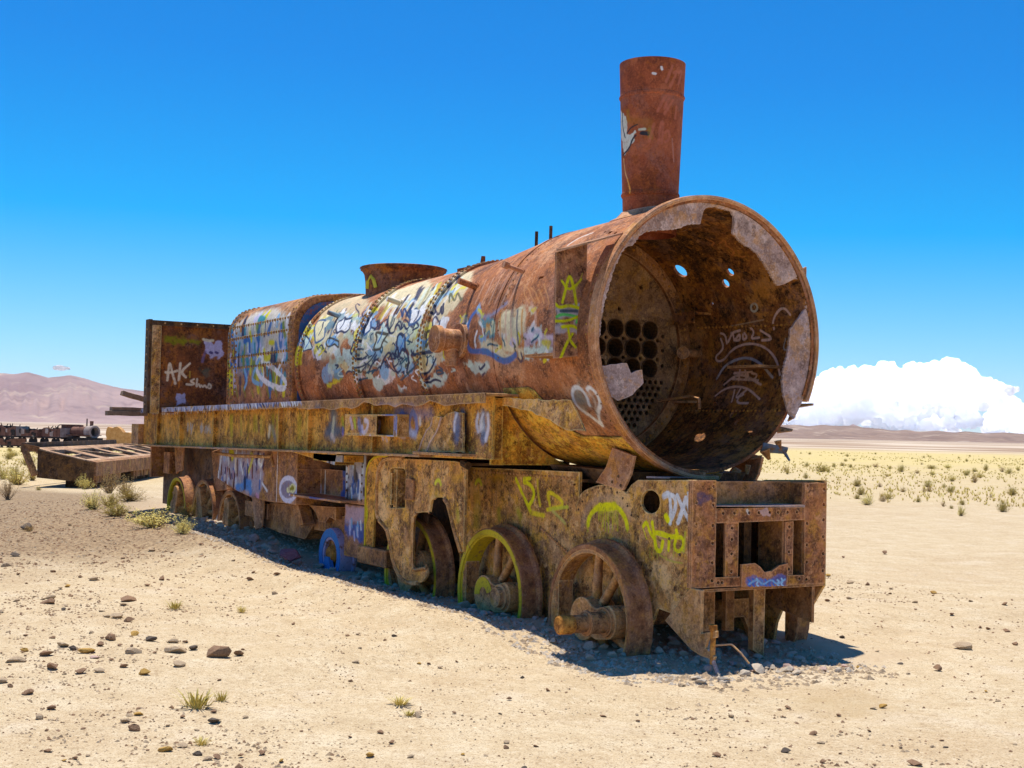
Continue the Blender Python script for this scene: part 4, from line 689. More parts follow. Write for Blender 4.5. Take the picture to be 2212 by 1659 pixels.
  ('7a9040',0.07039005394695502,0.015,0.9366117420336862,0,[-7.645,2.08,-7.598,1.992]),
  ('ececee',0.04090991874475606,0.015,0.897585450219707,0,[-6.241,2.492,-6.219,2.42]),
  ('dccf1c',0.048868323480201065,0.015,0.8883933262886327,0,[-6.696,2.571,-6.738,2.495]),
  ('dccf1c',0.04826723966227241,0.015,0.7770928655806111,0,[-6.537,2.055,-6.539,1.913]),
  ('3468b0',0.040794457355915956,0.015,0.7382474434079255,0,[-5.968,1.906,-5.998,1.816]),
  ('2f8aa0',0.04848560028147564,0.015,0.8071245830802356,0,[-6.795,2.242,-6.771,2.134]),
  ('7a9040',0.04008407810381043,0.015,0.7066081107353005,0,[-6.031,1.942,-6.036,1.805]),
  ('3468b0',0.04794862939556392,0.015,0.7761814654807956,0,[-7.385,2.13,-7.416,1.98]),
  ('2a3350',0.061974858870252815,0.015,0.8210867565821736,0,[-6.53,2.468,-6.507,2.332]),
  ('3468b0',0.08301935645905519,0.015,0.8095872550759902,0,[-6.867,2.101,-6.875,2.022]),
  ('7fb2dc',0.0467700706627072,0.015,0.7058040417497892,0,[-7.536,2.443,-7.566,2.392]),
  ('dccf1c',0.051372326427645595,0.015,0.9192937119241102,0,[-6.104,1.877,-6.129,1.784]),
  ('2f8aa0',0.07163943429435823,0.015,0.7552447664369923,0,[-6.308,1.92,-6.253,1.764]),
  ('7fb2dc',0.05909487581685384,0.015,0.7540480548557809,0,[-5.876,2.248,-5.909,2.204]),
  ('ececee',0.07517944583727014,0.015,0.8118228613721619,0,[-5.868,2.483,-5.85,2.347]),
  ('2a3350',0.06432066382129986,0.015,0.7560986384734927,0,[-7.228,1.882,-7.213,1.723]),
  ('ececee',0.08915106880904612,0.015,0.909310389415185,0,[-6.549,2.165,-6.548,2.055]),
  ('dccf1c',0.07837652666779701,0.015,0.7410302888618973,0,[-6.695,1.896,-6.639,1.743]),
  ('3468b0',0.0414846657773131,0.015,0.7935771372353022,0,[-6.514,2.408,-6.526,2.347]),
  ('3468b0',0.043018273569067234,0.015,0.8521916222434986,0,[-6.338,1.806,-6.286,1.67]),
  ('dccf1c',0.06585136213939284,0.015,0.7532290989778851,0,[-6.881,2.072,-6.9,1.934]),
  ('7fb2dc',0.08597154728614143,0.015,0.7948965536951107,0,[-7.427,2.362,-7.376,2.249]),
  ('dccf1c',0.0864247438682137,0.015,0.956028097584493,0,[-6.661,2.161,-6.649,2.111]),
  ('dccf1c',0.06501068197283119,0.015,0.8115133571241915,0,[-7.524,1.905,-7.48,1.731]),
  ('c4bede',0.048644962494342164,0.015,0.9332457895743218,0,[-6.625,2.232,-6.592,2.159]),
  ('ececee',0.06314960155242846,0.015,0.8633634317203125,0,[-7.484,2.399,-7.515,2.3]),
  ('2a3350',0.043710087572666007,0.015,0.7631761951276514,0,[-7.594,1.858,-7.614,1.695]),
  ('2a3350',0.04060952615995823,0.015,0.9284576625337057,0,[-7.298,2.143,-7.289,2.024]),
  ('2a3350',0.05616617588952408,0.015,0.9332328664328938,0,[-7.236,2.559,-7.206,2.5]),
  ('2a3350',0.049213811986754306,0.015,0.8437668991186535,0,[-6.261,2.17,-6.28,2.061]),
  ('7a9040',0.0655291395347128,0.015,0.8433587331572263,0,[-7.147,2.12,-7.101,1.968]),
  ('c4bede',0.0560116096267842,0.015,0.7248693244561667,0,[-6.165,1.867,-6.172,1.755]),
  ('2a3350',0.04589853301521616,0.015,0.8592784557715945,0,[-6.196,2.133,-6.146,1.977]),
  ('e6dcb4',0.07703442404005438,0.015,0.9499217250611246,0,[-6.99,2.443,-6.985,2.341]),
  ('2f8aa0',0.08371655416058338,0.015,0.8605706586603585,0,[-7.013,2.08,-6.968,2.002]),
  ('3468b0',0.06482845126076059,0.015,0.718437796241158,0,[-6.164,2.223,-6.127,2.165]),
  ('c4bede',0.07445365570520315,0.015,0.8861621535999659,0,[-6.83,2.563,-6.853,2.487]),
  ('dccf1c',0.07887033094135779,0.015,0.9242945607132074,0,[-7.582,2.018,-7.587,1.93]),
  ('c4bede',0.04963037077694654,0.015,0.9627048470698887,0,[-5.886,2.168,-5.887,2.075]),
  ('dccf1c',0.0722377272850831,0.015,0.9038772002594218,0,[-5.892,1.826,-5.897,1.698]),
  ('3468b0',0.04292915363588163,0.015,0.8394994873715584,0,[-6.014,2.4,-6.015,2.351]),
  ('c4bede',0.053242281646283834,0.015,0.859976666991926,0,[-7.36,2.088,-7.355,1.964]),
  ('e6dcb4',0.08650814434112768,0.015,0.9256200681019557,0,[-6.576,2.505,-6.541,2.366]),
  ('e6dcb4',0.05743158582421867,0.015,0.7766970273172692,0,[-6.803,2.417,-6.769,2.337]),
  ('3468b0',0.05787024375123321,0.015,0.9138015404291763,0,[-7.427,2.03,-7.376,1.97]),
  ('2f8aa0',0.05622750510769512,0.015,0.7911942002081224,0,[-7.134,2.43,-7.078,2.273]),
  ('7fb2dc',0.04772575672669509,0.015,0.9338067052511906,0,[-5.981,1.942,-5.972,1.811]),
  ('7a9040',0.07866854103249855,0.015,0.9689007122762319,0,[-6.996,2.283,-6.994,2.222]),
  ('c4bede',0.04767182841231096,0.015,0.916920324165811,0,[-6.975,2.233,-6.934,2.117]),
  ('dccf1c',0.05327877823816077,0.015,0.7010148249952816,0,[-6.165,1.918,-6.199,1.844]),
  ('7fb2dc',0.06880453189828753,0.015,0.7313214816086494,0,[-6.712,2.01,-6.718,1.965]),
  ('e6dcb4',0.050406306468879225,0.015,0.8276255467269135,0,[-7.493,2.029,-7.439,1.96]),
  ('7a9040',0.06510529203153595,0.015,0.9086089236201671,0,[-6.221,1.962,-6.187,1.834]),
  ('dccf1c',0.05535100748522105,0.015,0.8146566107139069,0,[-6.945,2.372,-6.898,2.29]),
  ('7fb2dc',0.08858196947610236,0.015,0.8507100742537836,0,[-6.561,1.895,-6.553,1.823]),
  ('7fb2dc',0.0576168093035864,0.015,0.9191077659872988,0,[-6.168,2.509,-6.139,2.411]),
  ('dccf1c',0.085182017860633,0.015,0.9292665352865308,0,[-6.554,2.553,-6.577,2.5]),
  ('2f8aa0',0.04145546711775932,0.015,0.9517492203150296,0,[-6.417,2.027,-6.381,1.902]),
  ('3468b0',0.07455001718834631,0.015,0.8574497336273657,0,[-6.649,2.488,-6.685,2.385]),
  ('3468b0',0.0735331811547473,0.015,0.9666819421138753,0,[-7.539,2.063,-7.534,1.947]),
  ('ececee',0.07336002517970272,0.015,0.7834187288072911,0,[-6.994,2.3,-6.987,2.19]),
  ('2f8aa0',0.04151814227657336,0.015,0.8667818711862189,0,[-7.591,2.486,-7.544,2.317]),
  ('3468b0',0.07899173560842801,0.015,0.7880698336156249,0,[-7.539,2.382,-7.506,2.245]),
  ('2a3350',0.08365331910479346,0.015,0.7529135506056925,0,[-6.221,2.071,-6.227,2.021]),
  ('c4bede',0.08616279609971882,0.015,0.7077866078951655,0,[-7.454,1.953,-7.387,1.779]),
  ('c4bede',0.05047201906617491,0.015,0.8111269178253235,0,[-6.915,2.541,-6.874,2.48]),
  ('7a9040',0.08229125026497748,0.015,0.8264849402289447,0,[-6.803,2.029,-6.77,1.862]),
  ('2f8aa0',0.051203966230902495,0.015,0.7344512271274732,0,[-7.659,2.405,-7.682,2.326]),
  ('dccf1c',0.07710585764049563,0.015,0.7065500865273961,0,[-6.676,2.068,-6.627,2.003]),
  ('3468b0',0.06861872307863073,0.015,0.8520792520695145,0,[-7.091,1.993,-7.045,1.867]),
  ('c4bede',0.0542998200250199,0.015,0.8734364193079185,0,[-6.624,2.572,-6.648,2.483]),
  ('ececee',0.06,0.012,0.95,0,[-6.618,2.109,-6.739,2.012,-6.667,1.92,-6.502,1.85,-6.25,1.789,-6.007,1.753,-5.86,1.75,-5.836,1.814,-6.018,1.903,-6.265,1.986,-6.455,2.036]),
  ('7fb2dc',0.05,0.012,0.9,0,[-6.647,2.076,-6.798,1.946,-6.856,1.857,-6.626,1.808]),
  ('7fb2dc',0.05,0.012,0.9,0,[-7.099,1.978,-6.989,1.86,-7.082,1.771]),
  ('ececee',0.04,0.01,0.85,0,[-5.918,2.136,-5.941,2.051,-6.053,1.969,-6.108,1.906]),
  ('dccf1c',0.07,0.02,0.9,0,[-7.654,1.946,-7.548,1.967,-7.473,1.918,-7.571,1.814]),
  ('dccf1c',0.05,0.02,0.9,0,[-6.347,2.242,-6.224,2.236]),
  ('dccf1c',0.06,0.02,0.8,0,[-6.496,2.16,-6.457,2.07,-6.334,2.087]),
  ('3468b0',0.06,0.015,0.9,0,[-7.125,2.289,-6.96,2.316,-6.949,2.178]),
  ('3468b0',0.06,0.015,0.9,0,[-6.732,2.327,-6.662,2.256,-6.687,2.168]),
  ('2f8aa0',0.08,0.02,0.9,0,[-6.748,2.519,-6.585,2.487]),
  ('8c9030',0.04,0.02,0.6,0,[-7.639,1.78,-7.56,1.696]),
  ('8c9030',0.04,0.02,0.6,0,[-7.373,1.776,-7.297,1.693]),
  ('8c9030',0.04,0.02,0.6,0,[-7.116,1.771,-7.041,1.69]),
  ('8c9030',0.04,0.02,0.6,0,[-6.865,1.767,-6.793,1.687]),
  ('8c9030',0.04,0.02,0.6,0,[-6.622,1.763,-6.552,1.684]),
  ('8c9030',0.04,0.02,0.6,0,[-6.386,1.759,-6.318,1.681]),
  ('8c9030',0.04,0.02,0.6,0,[-6.156,1.755,-6.09,1.679]),
  ('b8bcd4',0,0.02,0.8,1,[-9.936,1.546,-4.542,1.616,-4.539,1.578,-9.93,1.493]),
  ('2a3350',0.022,0.006,0.95,0,[-9.882,1.523,-9.804,1.476]),
  ('48609a',0.022,0.006,0.95,0,[-9.739,1.525,-9.691,1.478]),
  ('2a3350',0.022,0.006,0.95,0,[-9.627,1.526,-9.609,1.48]),
  ('ececee',0.022,0.006,0.95,0,[-9.534,1.528,-9.473,1.482]),
  ('ececee',0.022,0.006,0.95,0,[-9.421,1.53,-9.382,1.484]),
  ('ececee',0.022,0.006,0.95,0,[-9.276,1.531,-9.278,1.486]),
  ('48609a',0.022,0.006,0.95,0,[-9.136,1.533,-9.126,1.488]),
  ('c4bede',0.022,0.006,0.95,0,[-9.056,1.535,-9.017,1.49]),
  ('ececee',0.022,0.006,0.95,0,[-8.974,1.536,-8.942,1.492]),
  ('ececee',0.022,0.006,0.95,0,[-8.853,1.538,-8.858,1.493]),
  ('2a3350',0.022,0.006,0.95,0,[-8.762,1.539,-8.7,1.495]),
  ('48609a',0.022,0.006,0.95,0,[-8.641,1.541,-8.649,1.497]),
  ('c4bede',0.022,0.006,0.95,0,[-8.543,1.542,-8.514,1.499]),
  ('2a3350',0.022,0.006,0.95,0,[-8.437,1.544,-8.384,1.5]),
  ('ececee',0.022,0.006,0.95,0,[-8.312,1.545,-8.325,1.502]),
  ('48609a',0.022,0.006,0.95,0,[-8.194,1.547,-8.209,1.504]),
  ('ececee',0.022,0.006,0.95,0,[-8.085,1.548,-8.062,1.505]),
  ('48609a',0.022,0.006,0.95,0,[-8.04,1.55,-7.972,1.507]),
  ('c4bede',0.022,0.006,0.95,0,[-7.897,1.551,-7.899,1.509]),
  ('ececee',0.022,0.006,0.95,0,[-7.783,1.552,-7.837,1.51]),
  ('48609a',0.022,0.006,0.95,0,[-7.713,1.554,-7.736,1.512]),
  ('48609a',0.022,0.006,0.95,0,[-7.626,1.555,-7.616,1.514]),
  ('c4bede',0.022,0.006,0.95,0,[-7.503,1.556,-7.518,1.515]),
  ('c4bede',0.022,0.006,0.95,0,[-7.405,1.557,-7.45,1.517]),
  ('2a3350',0.022,0.006,0.95,0,[-7.359,1.559,-7.297,1.518]),
  ('2a3350',0.022,0.006,0.95,0,[-7.224,1.56,-7.23,1.52]),
  ('ececee',0.022,0.006,0.95,0,[-7.158,1.561,-7.181,1.521]),
  ('ececee',0.022,0.006,0.95,0,[-7.045,1.563,-7.059,1.523]),
  ('c4bede',0.022,0.006,0.95,0,[-6.978,1.564,-6.98,1.524]),
  ('48609a',0.022,0.006,0.95,0,[-6.902,1.565,-6.892,1.526]),
  ('2a3350',0.022,0.006,0.95,0,[-6.83,1.567,-6.827,1.527]),
  ('c4bede',0.022,0.006,0.95,0,[-6.728,1.568,-6.731,1.528]),
  ('ececee',0.022,0.006,0.95,0,[-6.631,1.569,-6.602,1.53]),
  ('2a3350',0.022,0.006,0.95,0,[-6.557,1.57,-6.559,1.531]),
  ('ececee',0.022,0.006,0.95,0,[-6.462,1.571,-6.426,1.532]),
  ('ececee',0.022,0.006,0.95,0,[-6.412,1.572,-6.376,1.534]),
  ('ececee',0.022,0.006,0.95,0,[-6.286,1.573,-6.289,1.535]),
  ('ececee',0.022,0.006,0.95,0,[-6.221,1.575,-6.209,1.536]),
  ('ececee',0.022,0.006,0.95,0,[-6.146,1.576,-6.133,1.538]),
  ('ececee',0.022,0.006,0.95,0,[-6.043,1.577,-6.029,1.539]),
  ('48609a',0.022,0.006,0.95,0,[-5.979,1.578,-5.94,1.54]),
  ('2a3350',0.022,0.006,0.95,0,[-5.916,1.579,-5.863,1.542]),
  ('ececee',0.022,0.006,0.95,0,[-5.844,1.58,-5.847,1.543]),
  ('ececee',0.022,0.006,0.95,0,[-5.752,1.581,-5.71,1.544]),
  ('48609a',0.022,0.006,0.95,0,[-5.683,1.582,-5.681,1.546]),
  ('48609a',0.022,0.006,0.95,0,[-5.628,1.583,-5.56,1.547]),
  ('2a3350',0.022,0.006,0.95,0,[-5.544,1.584,-5.491,1.548]),
  ('48609a',0.022,0.006,0.95,0,[-5.45,1.585,-5.43,1.549]),
  ('48609a',0.022,0.006,0.95,0,[-5.369,1.586,-5.394,1.55]),
  ('48609a',0.022,0.006,0.95,0,[-5.311,1.587,-5.315,1.552]),
  ('48609a',0.022,0.006,0.95,0,[-5.225,1.588,-5.237,1.553]),
  ('2a3350',0.022,0.006,0.95,0,[-5.165,1.589,-5.171,1.554]),
  ('48609a',0.022,0.006,0.95,0,[-5.117,1.591,-5.117,1.555]),
  ('ececee',0.022,0.006,0.95,0,[-5.05,1.592,-5.003,1.556]),
  ('ececee',0.022,0.006,0.95,0,[-4.976,1.592,-4.943,1.557]),
  ('ececee',0.022,0.006,0.95,0,[-4.912,1.593,-4.892,1.558]),
  ('c4bede',0.022,0.006,0.95,0,[-4.848,1.594,-4.797,1.559]),
  ('ececee',0.022,0.006,0.95,0,[-4.766,1.595,-4.74,1.56]),
  ('ececee',0.022,0.006,0.95,0,[-4.707,1.596,-4.671,1.562]),
  ('ececee',0.022,0.006,0.95,0,[-4.607,1.597,-4.625,1.563]),
  ('5a6a80',0.16,0.08,0.8,0,[-4.142,1.479,-4.154,1.332]),
  ('5a6a80',0.1,0.06,0.8,0,[-4.286,1.313,-4.002,1.333]),
  ('d0ccb0',0.06,0.03,0.85,0,[-4.128,1.436,-4.152,1.297]),
  ('e0c8c0',0.05,0.02,0.7,0,[-4.174,1.297,-4.105,1.254]),
  ('7888c8',0.05,0.02,0.85,0,[-2.745,1.503,-2.813,1.44,-2.808,1.346,-2.735,1.315,-2.666,1.347,-2.671,1.44,-2.745,1.503]),
  ('c8d0ec',0.06,0.03,0.8,0,[-2.78,1.33,-2.691,1.316]),
  ('7888c8',0.05,0.02,0.85,0,[-2.544,1.502,-2.61,1.441,-2.605,1.348,-2.534,1.318,-2.468,1.349,-2.473,1.441,-2.544,1.502]),
  ('c8d0ec',0.06,0.03,0.8,0,[-2.578,1.333,-2.492,1.318]),
  ('6878b8',0.1,0.06,0.5,0,[-2.834,1.503,-2.234,1.487]),
  ('ececee',0.04,0.02,0.7,0,[-2.422,1.449,-2.412,1.411]),
  ('5878a8',0.07,0.04,0.7,0,[-1.717,1.486,-1.698,1.386,-1.708,1.293]),
  ('d8d8ec',0.035,0.02,0.85,0,[-1.717,1.479,-1.752,1.429,-1.749,1.364]),
  ('5878a8',0.07,0.04,0.7,0,[-1.411,1.486,-1.393,1.389,-1.403,1.298]),
  ('d8d8ec',0.035,0.02,0.85,0,[-1.411,1.479,-1.444,1.43,-1.441,1.367]),
  ('d8d8ec',0.035,0.02,0.85,0,[-1.482,1.479,-1.508,1.416,-1.477,1.36]),
  ('e4e0f0',0.04,0.02,0.85,0,[-1.34,1.472,-1.322,1.389,-1.36,1.298]),
  ('ececee',0.06,0.04,0.7,0,[-1.422,1.416,-1.414,1.388]),
  ('b8b830',0.05,0.02,0.7,0,[-3.934,1.436,-3.909,1.368]),
  ('7070c0',0.05,0.02,0.8,0,[-3.918,1.351,-3.916,1.317]),
  ('b8a818',0.1,0.06,0.45,0,[-4.949,1.442,-4.938,1.287]),
  ('c0b010',0.12,0.06,0.4,0,[-4.732,1.443,-4.721,1.29]),
  ('d8b8c0',0.04,0.015,0.85,0,[-3.513,1.443,-3.468,1.37]),
  ('b8c830',0.04,0.015,0.8,0,[-3.432,1.435,-3.408,1.37]),
  ('e0d0d8',0.04,0.015,0.9,0,[-3.215,1.428,-3.147,1.412,-3.172,1.348,-3.228,1.323]),
  ('c4bede',0.04,0.015,0.9,0,[-3.27,1.371,-3.258,1.331]),
  ('7888c0',0.06,0.03,0.6,0,[-3.332,1.42,-3.307,1.338]),
  ('e0c8c8',0.03,0.012,0.9,0,[-3.285,1.29,-3.254,1.266]),
  ('e0c8c8',0.03,0.012,0.9,0,[-3.112,1.301,-3.082,1.277]),
  ('e0c8c8',0.03,0.012,0.9,0,[-3.035,1.286,-3.006,1.262]),
  ('b8b4b0',0.04,0.02,0.7,0,[-7.61,1.313,-7.602,1.283]),
  ('b8b4b0',0.04,0.02,0.7,0,[-7.77,1.334,-7.782,1.282]),
  ('b8b4b0',0.04,0.02,0.7,0,[-7.911,1.365,-7.915,1.313]),
  ('b8b4b0',0.04,0.02,0.7,0,[-8.261,1.35,-8.278,1.316]),
  ('b8b4b0',0.04,0.02,0.7,0,[-7.952,1.337,-7.927,1.286]),
  ('b8b4b0',0.04,0.02,0.7,0,[-8.281,1.314,-8.29,1.265]),
  ('b8b4b0',0.04,0.02,0.7,0,[-7.652,1.345,-7.656,1.308]),
  ('b8b4b0',0.04,0.02,0.7,0,[-7.932,1.333,-7.899,1.294]),
  ('b8b4b0',0.04,0.02,0.7,0,[-7.87,1.331,-7.868,1.307]),
  ('b8b4b0',0.04,0.02,0.7,0,[-7.702,1.314,-7.718,1.288]),
  ('b8b4b0',0.04,0.02,0.7,0,[-7.725,1.34,-7.705,1.304]),
  ('b8b4b0',0.04,0.02,0.7,0,[-8.33,1.366,-8.342,1.315]),
  ('b8b4b0',0.04,0.02,0.7,0,[-8.425,1.342,-8.433,1.304]),
  ('b8b4b0',0.04,0.02,0.7,0,[-8.43,1.365,-8.417,1.316]),
  ('d8c040',0.06,0.03,0.5,0,[-5.98,1.451,-5.974,1.301]),
  ('a88a10',0.06,0.03,0.5,0,[-6.368,1.451,-6.357,1.259]),
  ('c8b818',0.06,0.03,0.5,0,[-6.18,1.451,-6.173,1.327]),
  ('c8b818',0.06,0.03,0.5,0,[-5.645,1.452,-5.648,1.277]),
  ('a88a10',0.06,0.03,0.5,0,[-5.903,1.451,-5.906,1.289]),
  ('d8c040',0.06,0.03,0.5,0,[-6.595,1.45,-6.564,1.278]),
  ('a88a10',0.06,0.03,0.5,0,[-6.924,1.45,-6.918,1.331]),
  ('d8c040',0.06,0.03,0.5,0,[-6.872,1.45,-6.866,1.262]),
  ('c8b818',0.06,0.03,0.5,0,[-5.488,1.452,-5.479,1.335]),
  ('c8b818',0.06,0.03,0.5,0,[-5.529,1.452,-5.515,1.264]),
  ('a88a10',0.06,0.03,0.5,0,[-5.65,1.452,-5.651,1.313]),
  ('d8c040',0.06,0.03,0.5,0,[-6.132,1.451,-6.107,1.321]),
  ('c8b818',0.06,0.03,0.5,0,[-6.912,1.45,-6.888,1.262]),
  ('a88a10',0.06,0.03,0.5,0,[-6.193,1.451,-6.199,1.339]),
  ('ecd8b0',0.06,0.03,0.9,0,[-5.734,1.345,-5.753,1.274]),
  ('8a8a84',0.08,0.04,0.7,0,[-5.66,1.346,-5.578,1.242]),
  ('b8bcdc',0,0.05,0.55,1,[-7.685,1.078,-7.405,1.095,-6.278,1.09,-6.279,0.739,-6.413,0.622,-6.832,0.652,-7.146,0.7,-7.705,0.739]),
  ('e0c8b0',0.02875788583552196,0.012,0.8507939769522841,0,[-6.35,0.998,-6.389,0.917]),
  ('5a2418',0.0259126320684364,0.012,0.8166717442300181,0,[-7.405,0.89,-7.418,0.856]),
  ('5a2418',0.03252365336982714,0.012,0.8804409988264132,0,[-7.102,0.978,-7.091,0.822]),
  ('e0c8b0',0.02520510918982038,0.012,0.8645009545995769,0,[-7.447,0.888,-7.402,0.762]),
  ('4c6cb0',0.0452846167025942,0.012,0.9170478954402836,0,[-7.591,0.764,-7.603,0.68]),
  ('b88a98',0.03866190472523885,0.012,0.7249759183448361,0,[-7.436,0.886,-7.446,0.793]),
  ('5a2418',0.03585506745798389,0.012,0.7875572676460815,0,[-6.636,1.083,-6.635,0.997]),
  ('ececee',0.028332500404406772,0.012,0.7097197050237098,0,[-6.663,0.78,-6.622,0.731]),
  ('5a2418',0.049890273154672496,0.012,0.87092099212209,0,[-7.488,0.777,-7.467,0.688]),
  ('c8d0ec',0.040962841482380066,0.012,0.7535053000476188,0,[-6.776,0.996,-6.711,0.85]),
  ('c4bede',0.03399569081411972,0.012,0.7486629053268714,0,[-7.04,0.989,-6.97,0.875]),
  ('5a2418',0.028374169385677484,0.012,0.8566037541981314,0,[-6.879,0.775,-6.863,0.667]),
  ('3a3060',0.040094058205544486,0.012,0.9114745147362707,0,[-6.508,1.032,-6.489,0.905]),
  ('3a3060',0.036443375975763366,0.012,0.8164852948303329,0,[-7.272,0.819,-7.202,0.684]),
  ('c8d0ec',0.0271028415455572,0.012,0.7285746726482867,0,[-7.312,0.881,-7.353,0.76]),
  ('5a2418',0.029360802498502547,0.012,0.9004461256570665,0,[-7.362,1.059,-7.319,0.979]),
  ('3a3060',0.029459503542818174,0.012,0.8299988048979934,0,[-7.663,0.922,-7.707,0.862]),
  ('c4bede',0.03300935548133781,0.012,0.7204939351280211,0,[-6.683,0.952,-6.692,0.869]),
  ('e0c8b0',0.0281202864487941,0.012,0.8731511450805528,0,[-7.002,0.795,-6.965,0.649]),
  ('c8d0ec',0.03681973063298239,0.012,0.745354762915922,0,[-6.956,1.092,-6.948,1.06]),
  ('5a2418',0.03970730673284801,0.012,0.8683075709004534,0,[-7.361,0.912,-7.317,0.781]),
  ('4c6cb0',0.044467449536778815,0.012,0.7862571958312399,0,[-7.222,0.877,-7.168,0.781]),
  ('e0c8b0',0.041333707666345865,0.012,0.7037056207551892,0,[-7.239,0.755,-7.213,0.619]),
  ('ececee',0.046648057247757696,0.012,0.8458946690838486,0,[-7.643,1.019,-7.691,0.87]),
  ('c8d0ec',0.032331759216910484,0.012,0.8995044691040885,0,[-7.426,1.073,-7.438,0.973]),
  ('5a2418',0.04828042240626991,0.012,0.7636622335868084,0,[-6.276,1.029,-6.288,0.924]),
  ('ececee',0.04178364372515027,0.012,0.8583816013613819,0,[-7.161,1.049,-7.17,0.894]),
  ('ececee',0.028161743139158268,0.012,0.7045838546913569,0,[-6.355,0.872,-6.388,0.723]),
  ('3a3060',0.04332131894553633,0.012,0.817068227260119,0,[-6.44,1.076,-6.478,1.028]),
  ('5a2418',0.025288832113587387,0.012,0.7724497176836963,0,[-7.619,0.909,-7.608,0.811]),
  ('3a3060',0.04811679554725143,0.012,0.851811375032581,0,[-6.284,1.06,-6.307,0.943]),
  ('c8d0ec',0.02932477213454599,0.012,0.7333385782884204,0,[-6.55,0.993,-6.507,0.938]),
  ('ececee',0.04663485136951841,0.012,0.7005795458368802,0,[-7.134,0.771,-7.114,0.713]),
  ('ececee',0.033618542926904284,0.012,0.7196034405546328,0,[-7.619,0.736,-7.625,0.601]),
  ('ececee',0.039829136699400865,0.012,0.9053069817439126,0,[-7.501,0.858,-7.49,0.756]),
  ('5a2418',0.03667598632642184,0.012,0.810157766747496,0,[-7.171,0.826,-7.213,0.674]),
  ('ececee',0.0293761763136174,0.012,0.8296456056180316,0,[-7.385,0.78,-7.394,0.715]),
  ('c8d0ec',0.02633381773774761,0.012,0.8003052213613157,0,[-6.974,1.005,-7.018,0.888]),
  ('4c6cb0',0.04314913086219067,0.012,0.9422219758555888,0,[-6.77,0.942,-6.739,0.897]),
  ('b88a98',0.042095660167189686,0.012,0.7366473819304237,0,[-6.659,0.9,-6.596,0.808]),
  ('ececee',0.0341298710107444,0.012,0.7470002420785026,0,[-7.676,0.919,-7.64,0.758]),
  ('ececee',0.03572464152734727,0.012,0.9051376323458394,0,[-7.139,1.086,-7.146,0.979]),
  ('b88a98',0.037623782247555075,0.012,0.8483188447952705,0,[-6.735,1.016,-6.677,0.898]),
  ('3a3060',0.03352531204445815,0.012,0.7496216786774235,0,[-6.886,0.967,-6.931,0.903]),
  ('ececee',0.040379091995268276,0.012,0.8482525652605222,0,[-6.977,0.95,-6.92,0.853]),
  ('ececee',0.03207039479667086,0.012,0.8199512536910806,0,[-7.411,1.032,-7.364,0.901]),
  ('4c6cb0',0.04327777559436978,0.012,0.853831310947167,0,[-6.849,0.902,-6.812,0.775]),
  ('4c6cb0',0.04122818597964972,0.012,0.9204155146746389,0,[-6.381,0.785,-6.383,0.715]),
  ('3a3060',0.049567671449901624,0.012,0.9171995774487883,0,[-6.752,0.911,-6.787,0.77]),
  ('e0c8b0',0.04047017872347801,0.012,0.9397298497863948,0,[-7.168,1.013,-7.132,0.858]),
  ('b88a98',0.036222418479540074,0.012,0.8694250069339797,0,[-7.22,0.856,-7.217,0.809]),
  ('5a2418',0.025858533961880915,0.012,0.8729926055311533,0,[-7.633,0.883,-7.659,0.724]),
  ('3a3060',0.03736734741340854,0.012,0.9372010848111193,0,[-7.479,0.883,-7.494,0.835]),
  ('5a2418',0.029258871170923555,0.012,0.9167559233980725,0,[-6.618,0.941,-6.615,0.818]),
  ('a8b8e4',0.1,0.03,0.9,0,[-7.567,1.059,-7.529,1.006]),
  ('dccf1c',0.08,0.02,0.9,0,[-7.338,1.064,-7.24,1.046,-7.269,1.013]),
  ('d8cc60',0.05,0.015,0.9,0,[-6.67,1.06,-6.594,1.042,-6.729,0.873]),
  ('ececee',0.05,0.012,0.95,0,[-6.39,1.057,-6.443,0.985,-6.352,0.937,-6.301,1.019]),
  ('5090d8',0.08,0.03,0.85,0,[-7.082,0.682,-6.717,0.729,-6.652,0.661]),
  ('5090d8',0.06,0.03,0.85,0,[-6.872,0.764,-6.66,0.763]),
  ('182a50',0.06,0.015,0.9,0,[-6.844,0.796,-6.836,0.703]),
  ('ececee',0.04,0.01,0.9,0,[-7.714,0.837,-7.737,0.716]),
  ('ececee',0.03,0.01,0.8,0,[-6.31,0.768,-6.162,0.695]),
  ('d89ab8',0.05,0.02,0.8,0,[-6.473,0.639,-6.413,0.622]),
  ('8a84a0',0,0.02,0.85,1,[-5.252,0.754,-5.256,0.729,-5.274,0.706,-5.302,0.685,-5.34,0.668,-5.386,0.656,-5.435,0.65,-5.485,0.651,-5.533,0.658,-5.575,0.67,-5.607,0.689,-5.629,0.711,-5.638,0.735,-5.633,0.76,-5.615,0.784,-5.585,0.805,-5.545,0.822,-5.499,0.834,-5.449,0.839,-5.399,0.838,-5.352,0.83,-5.312,0.817,-5.28,0.799,-5.26,0.777,-5.252,0.754]),
  ('e0dcf0',0.05,0.012,0.95,0,[-5.224,0.755,-5.229,0.726,-5.249,0.698,-5.282,0.674,-5.325,0.654,-5.377,0.64,-5.434,0.633,-5.492,0.634,-5.546,0.642,-5.594,0.657,-5.632,0.679,-5.657,0.705,-5.667,0.734,-5.661,0.763,-5.64,0.792,-5.606,0.817,-5.561,0.836,-5.508,0.85,-5.451,0.856,-5.393,0.854,-5.34,0.846,-5.293,0.83,-5.257,0.809,-5.234,0.783,-5.224,0.755]),
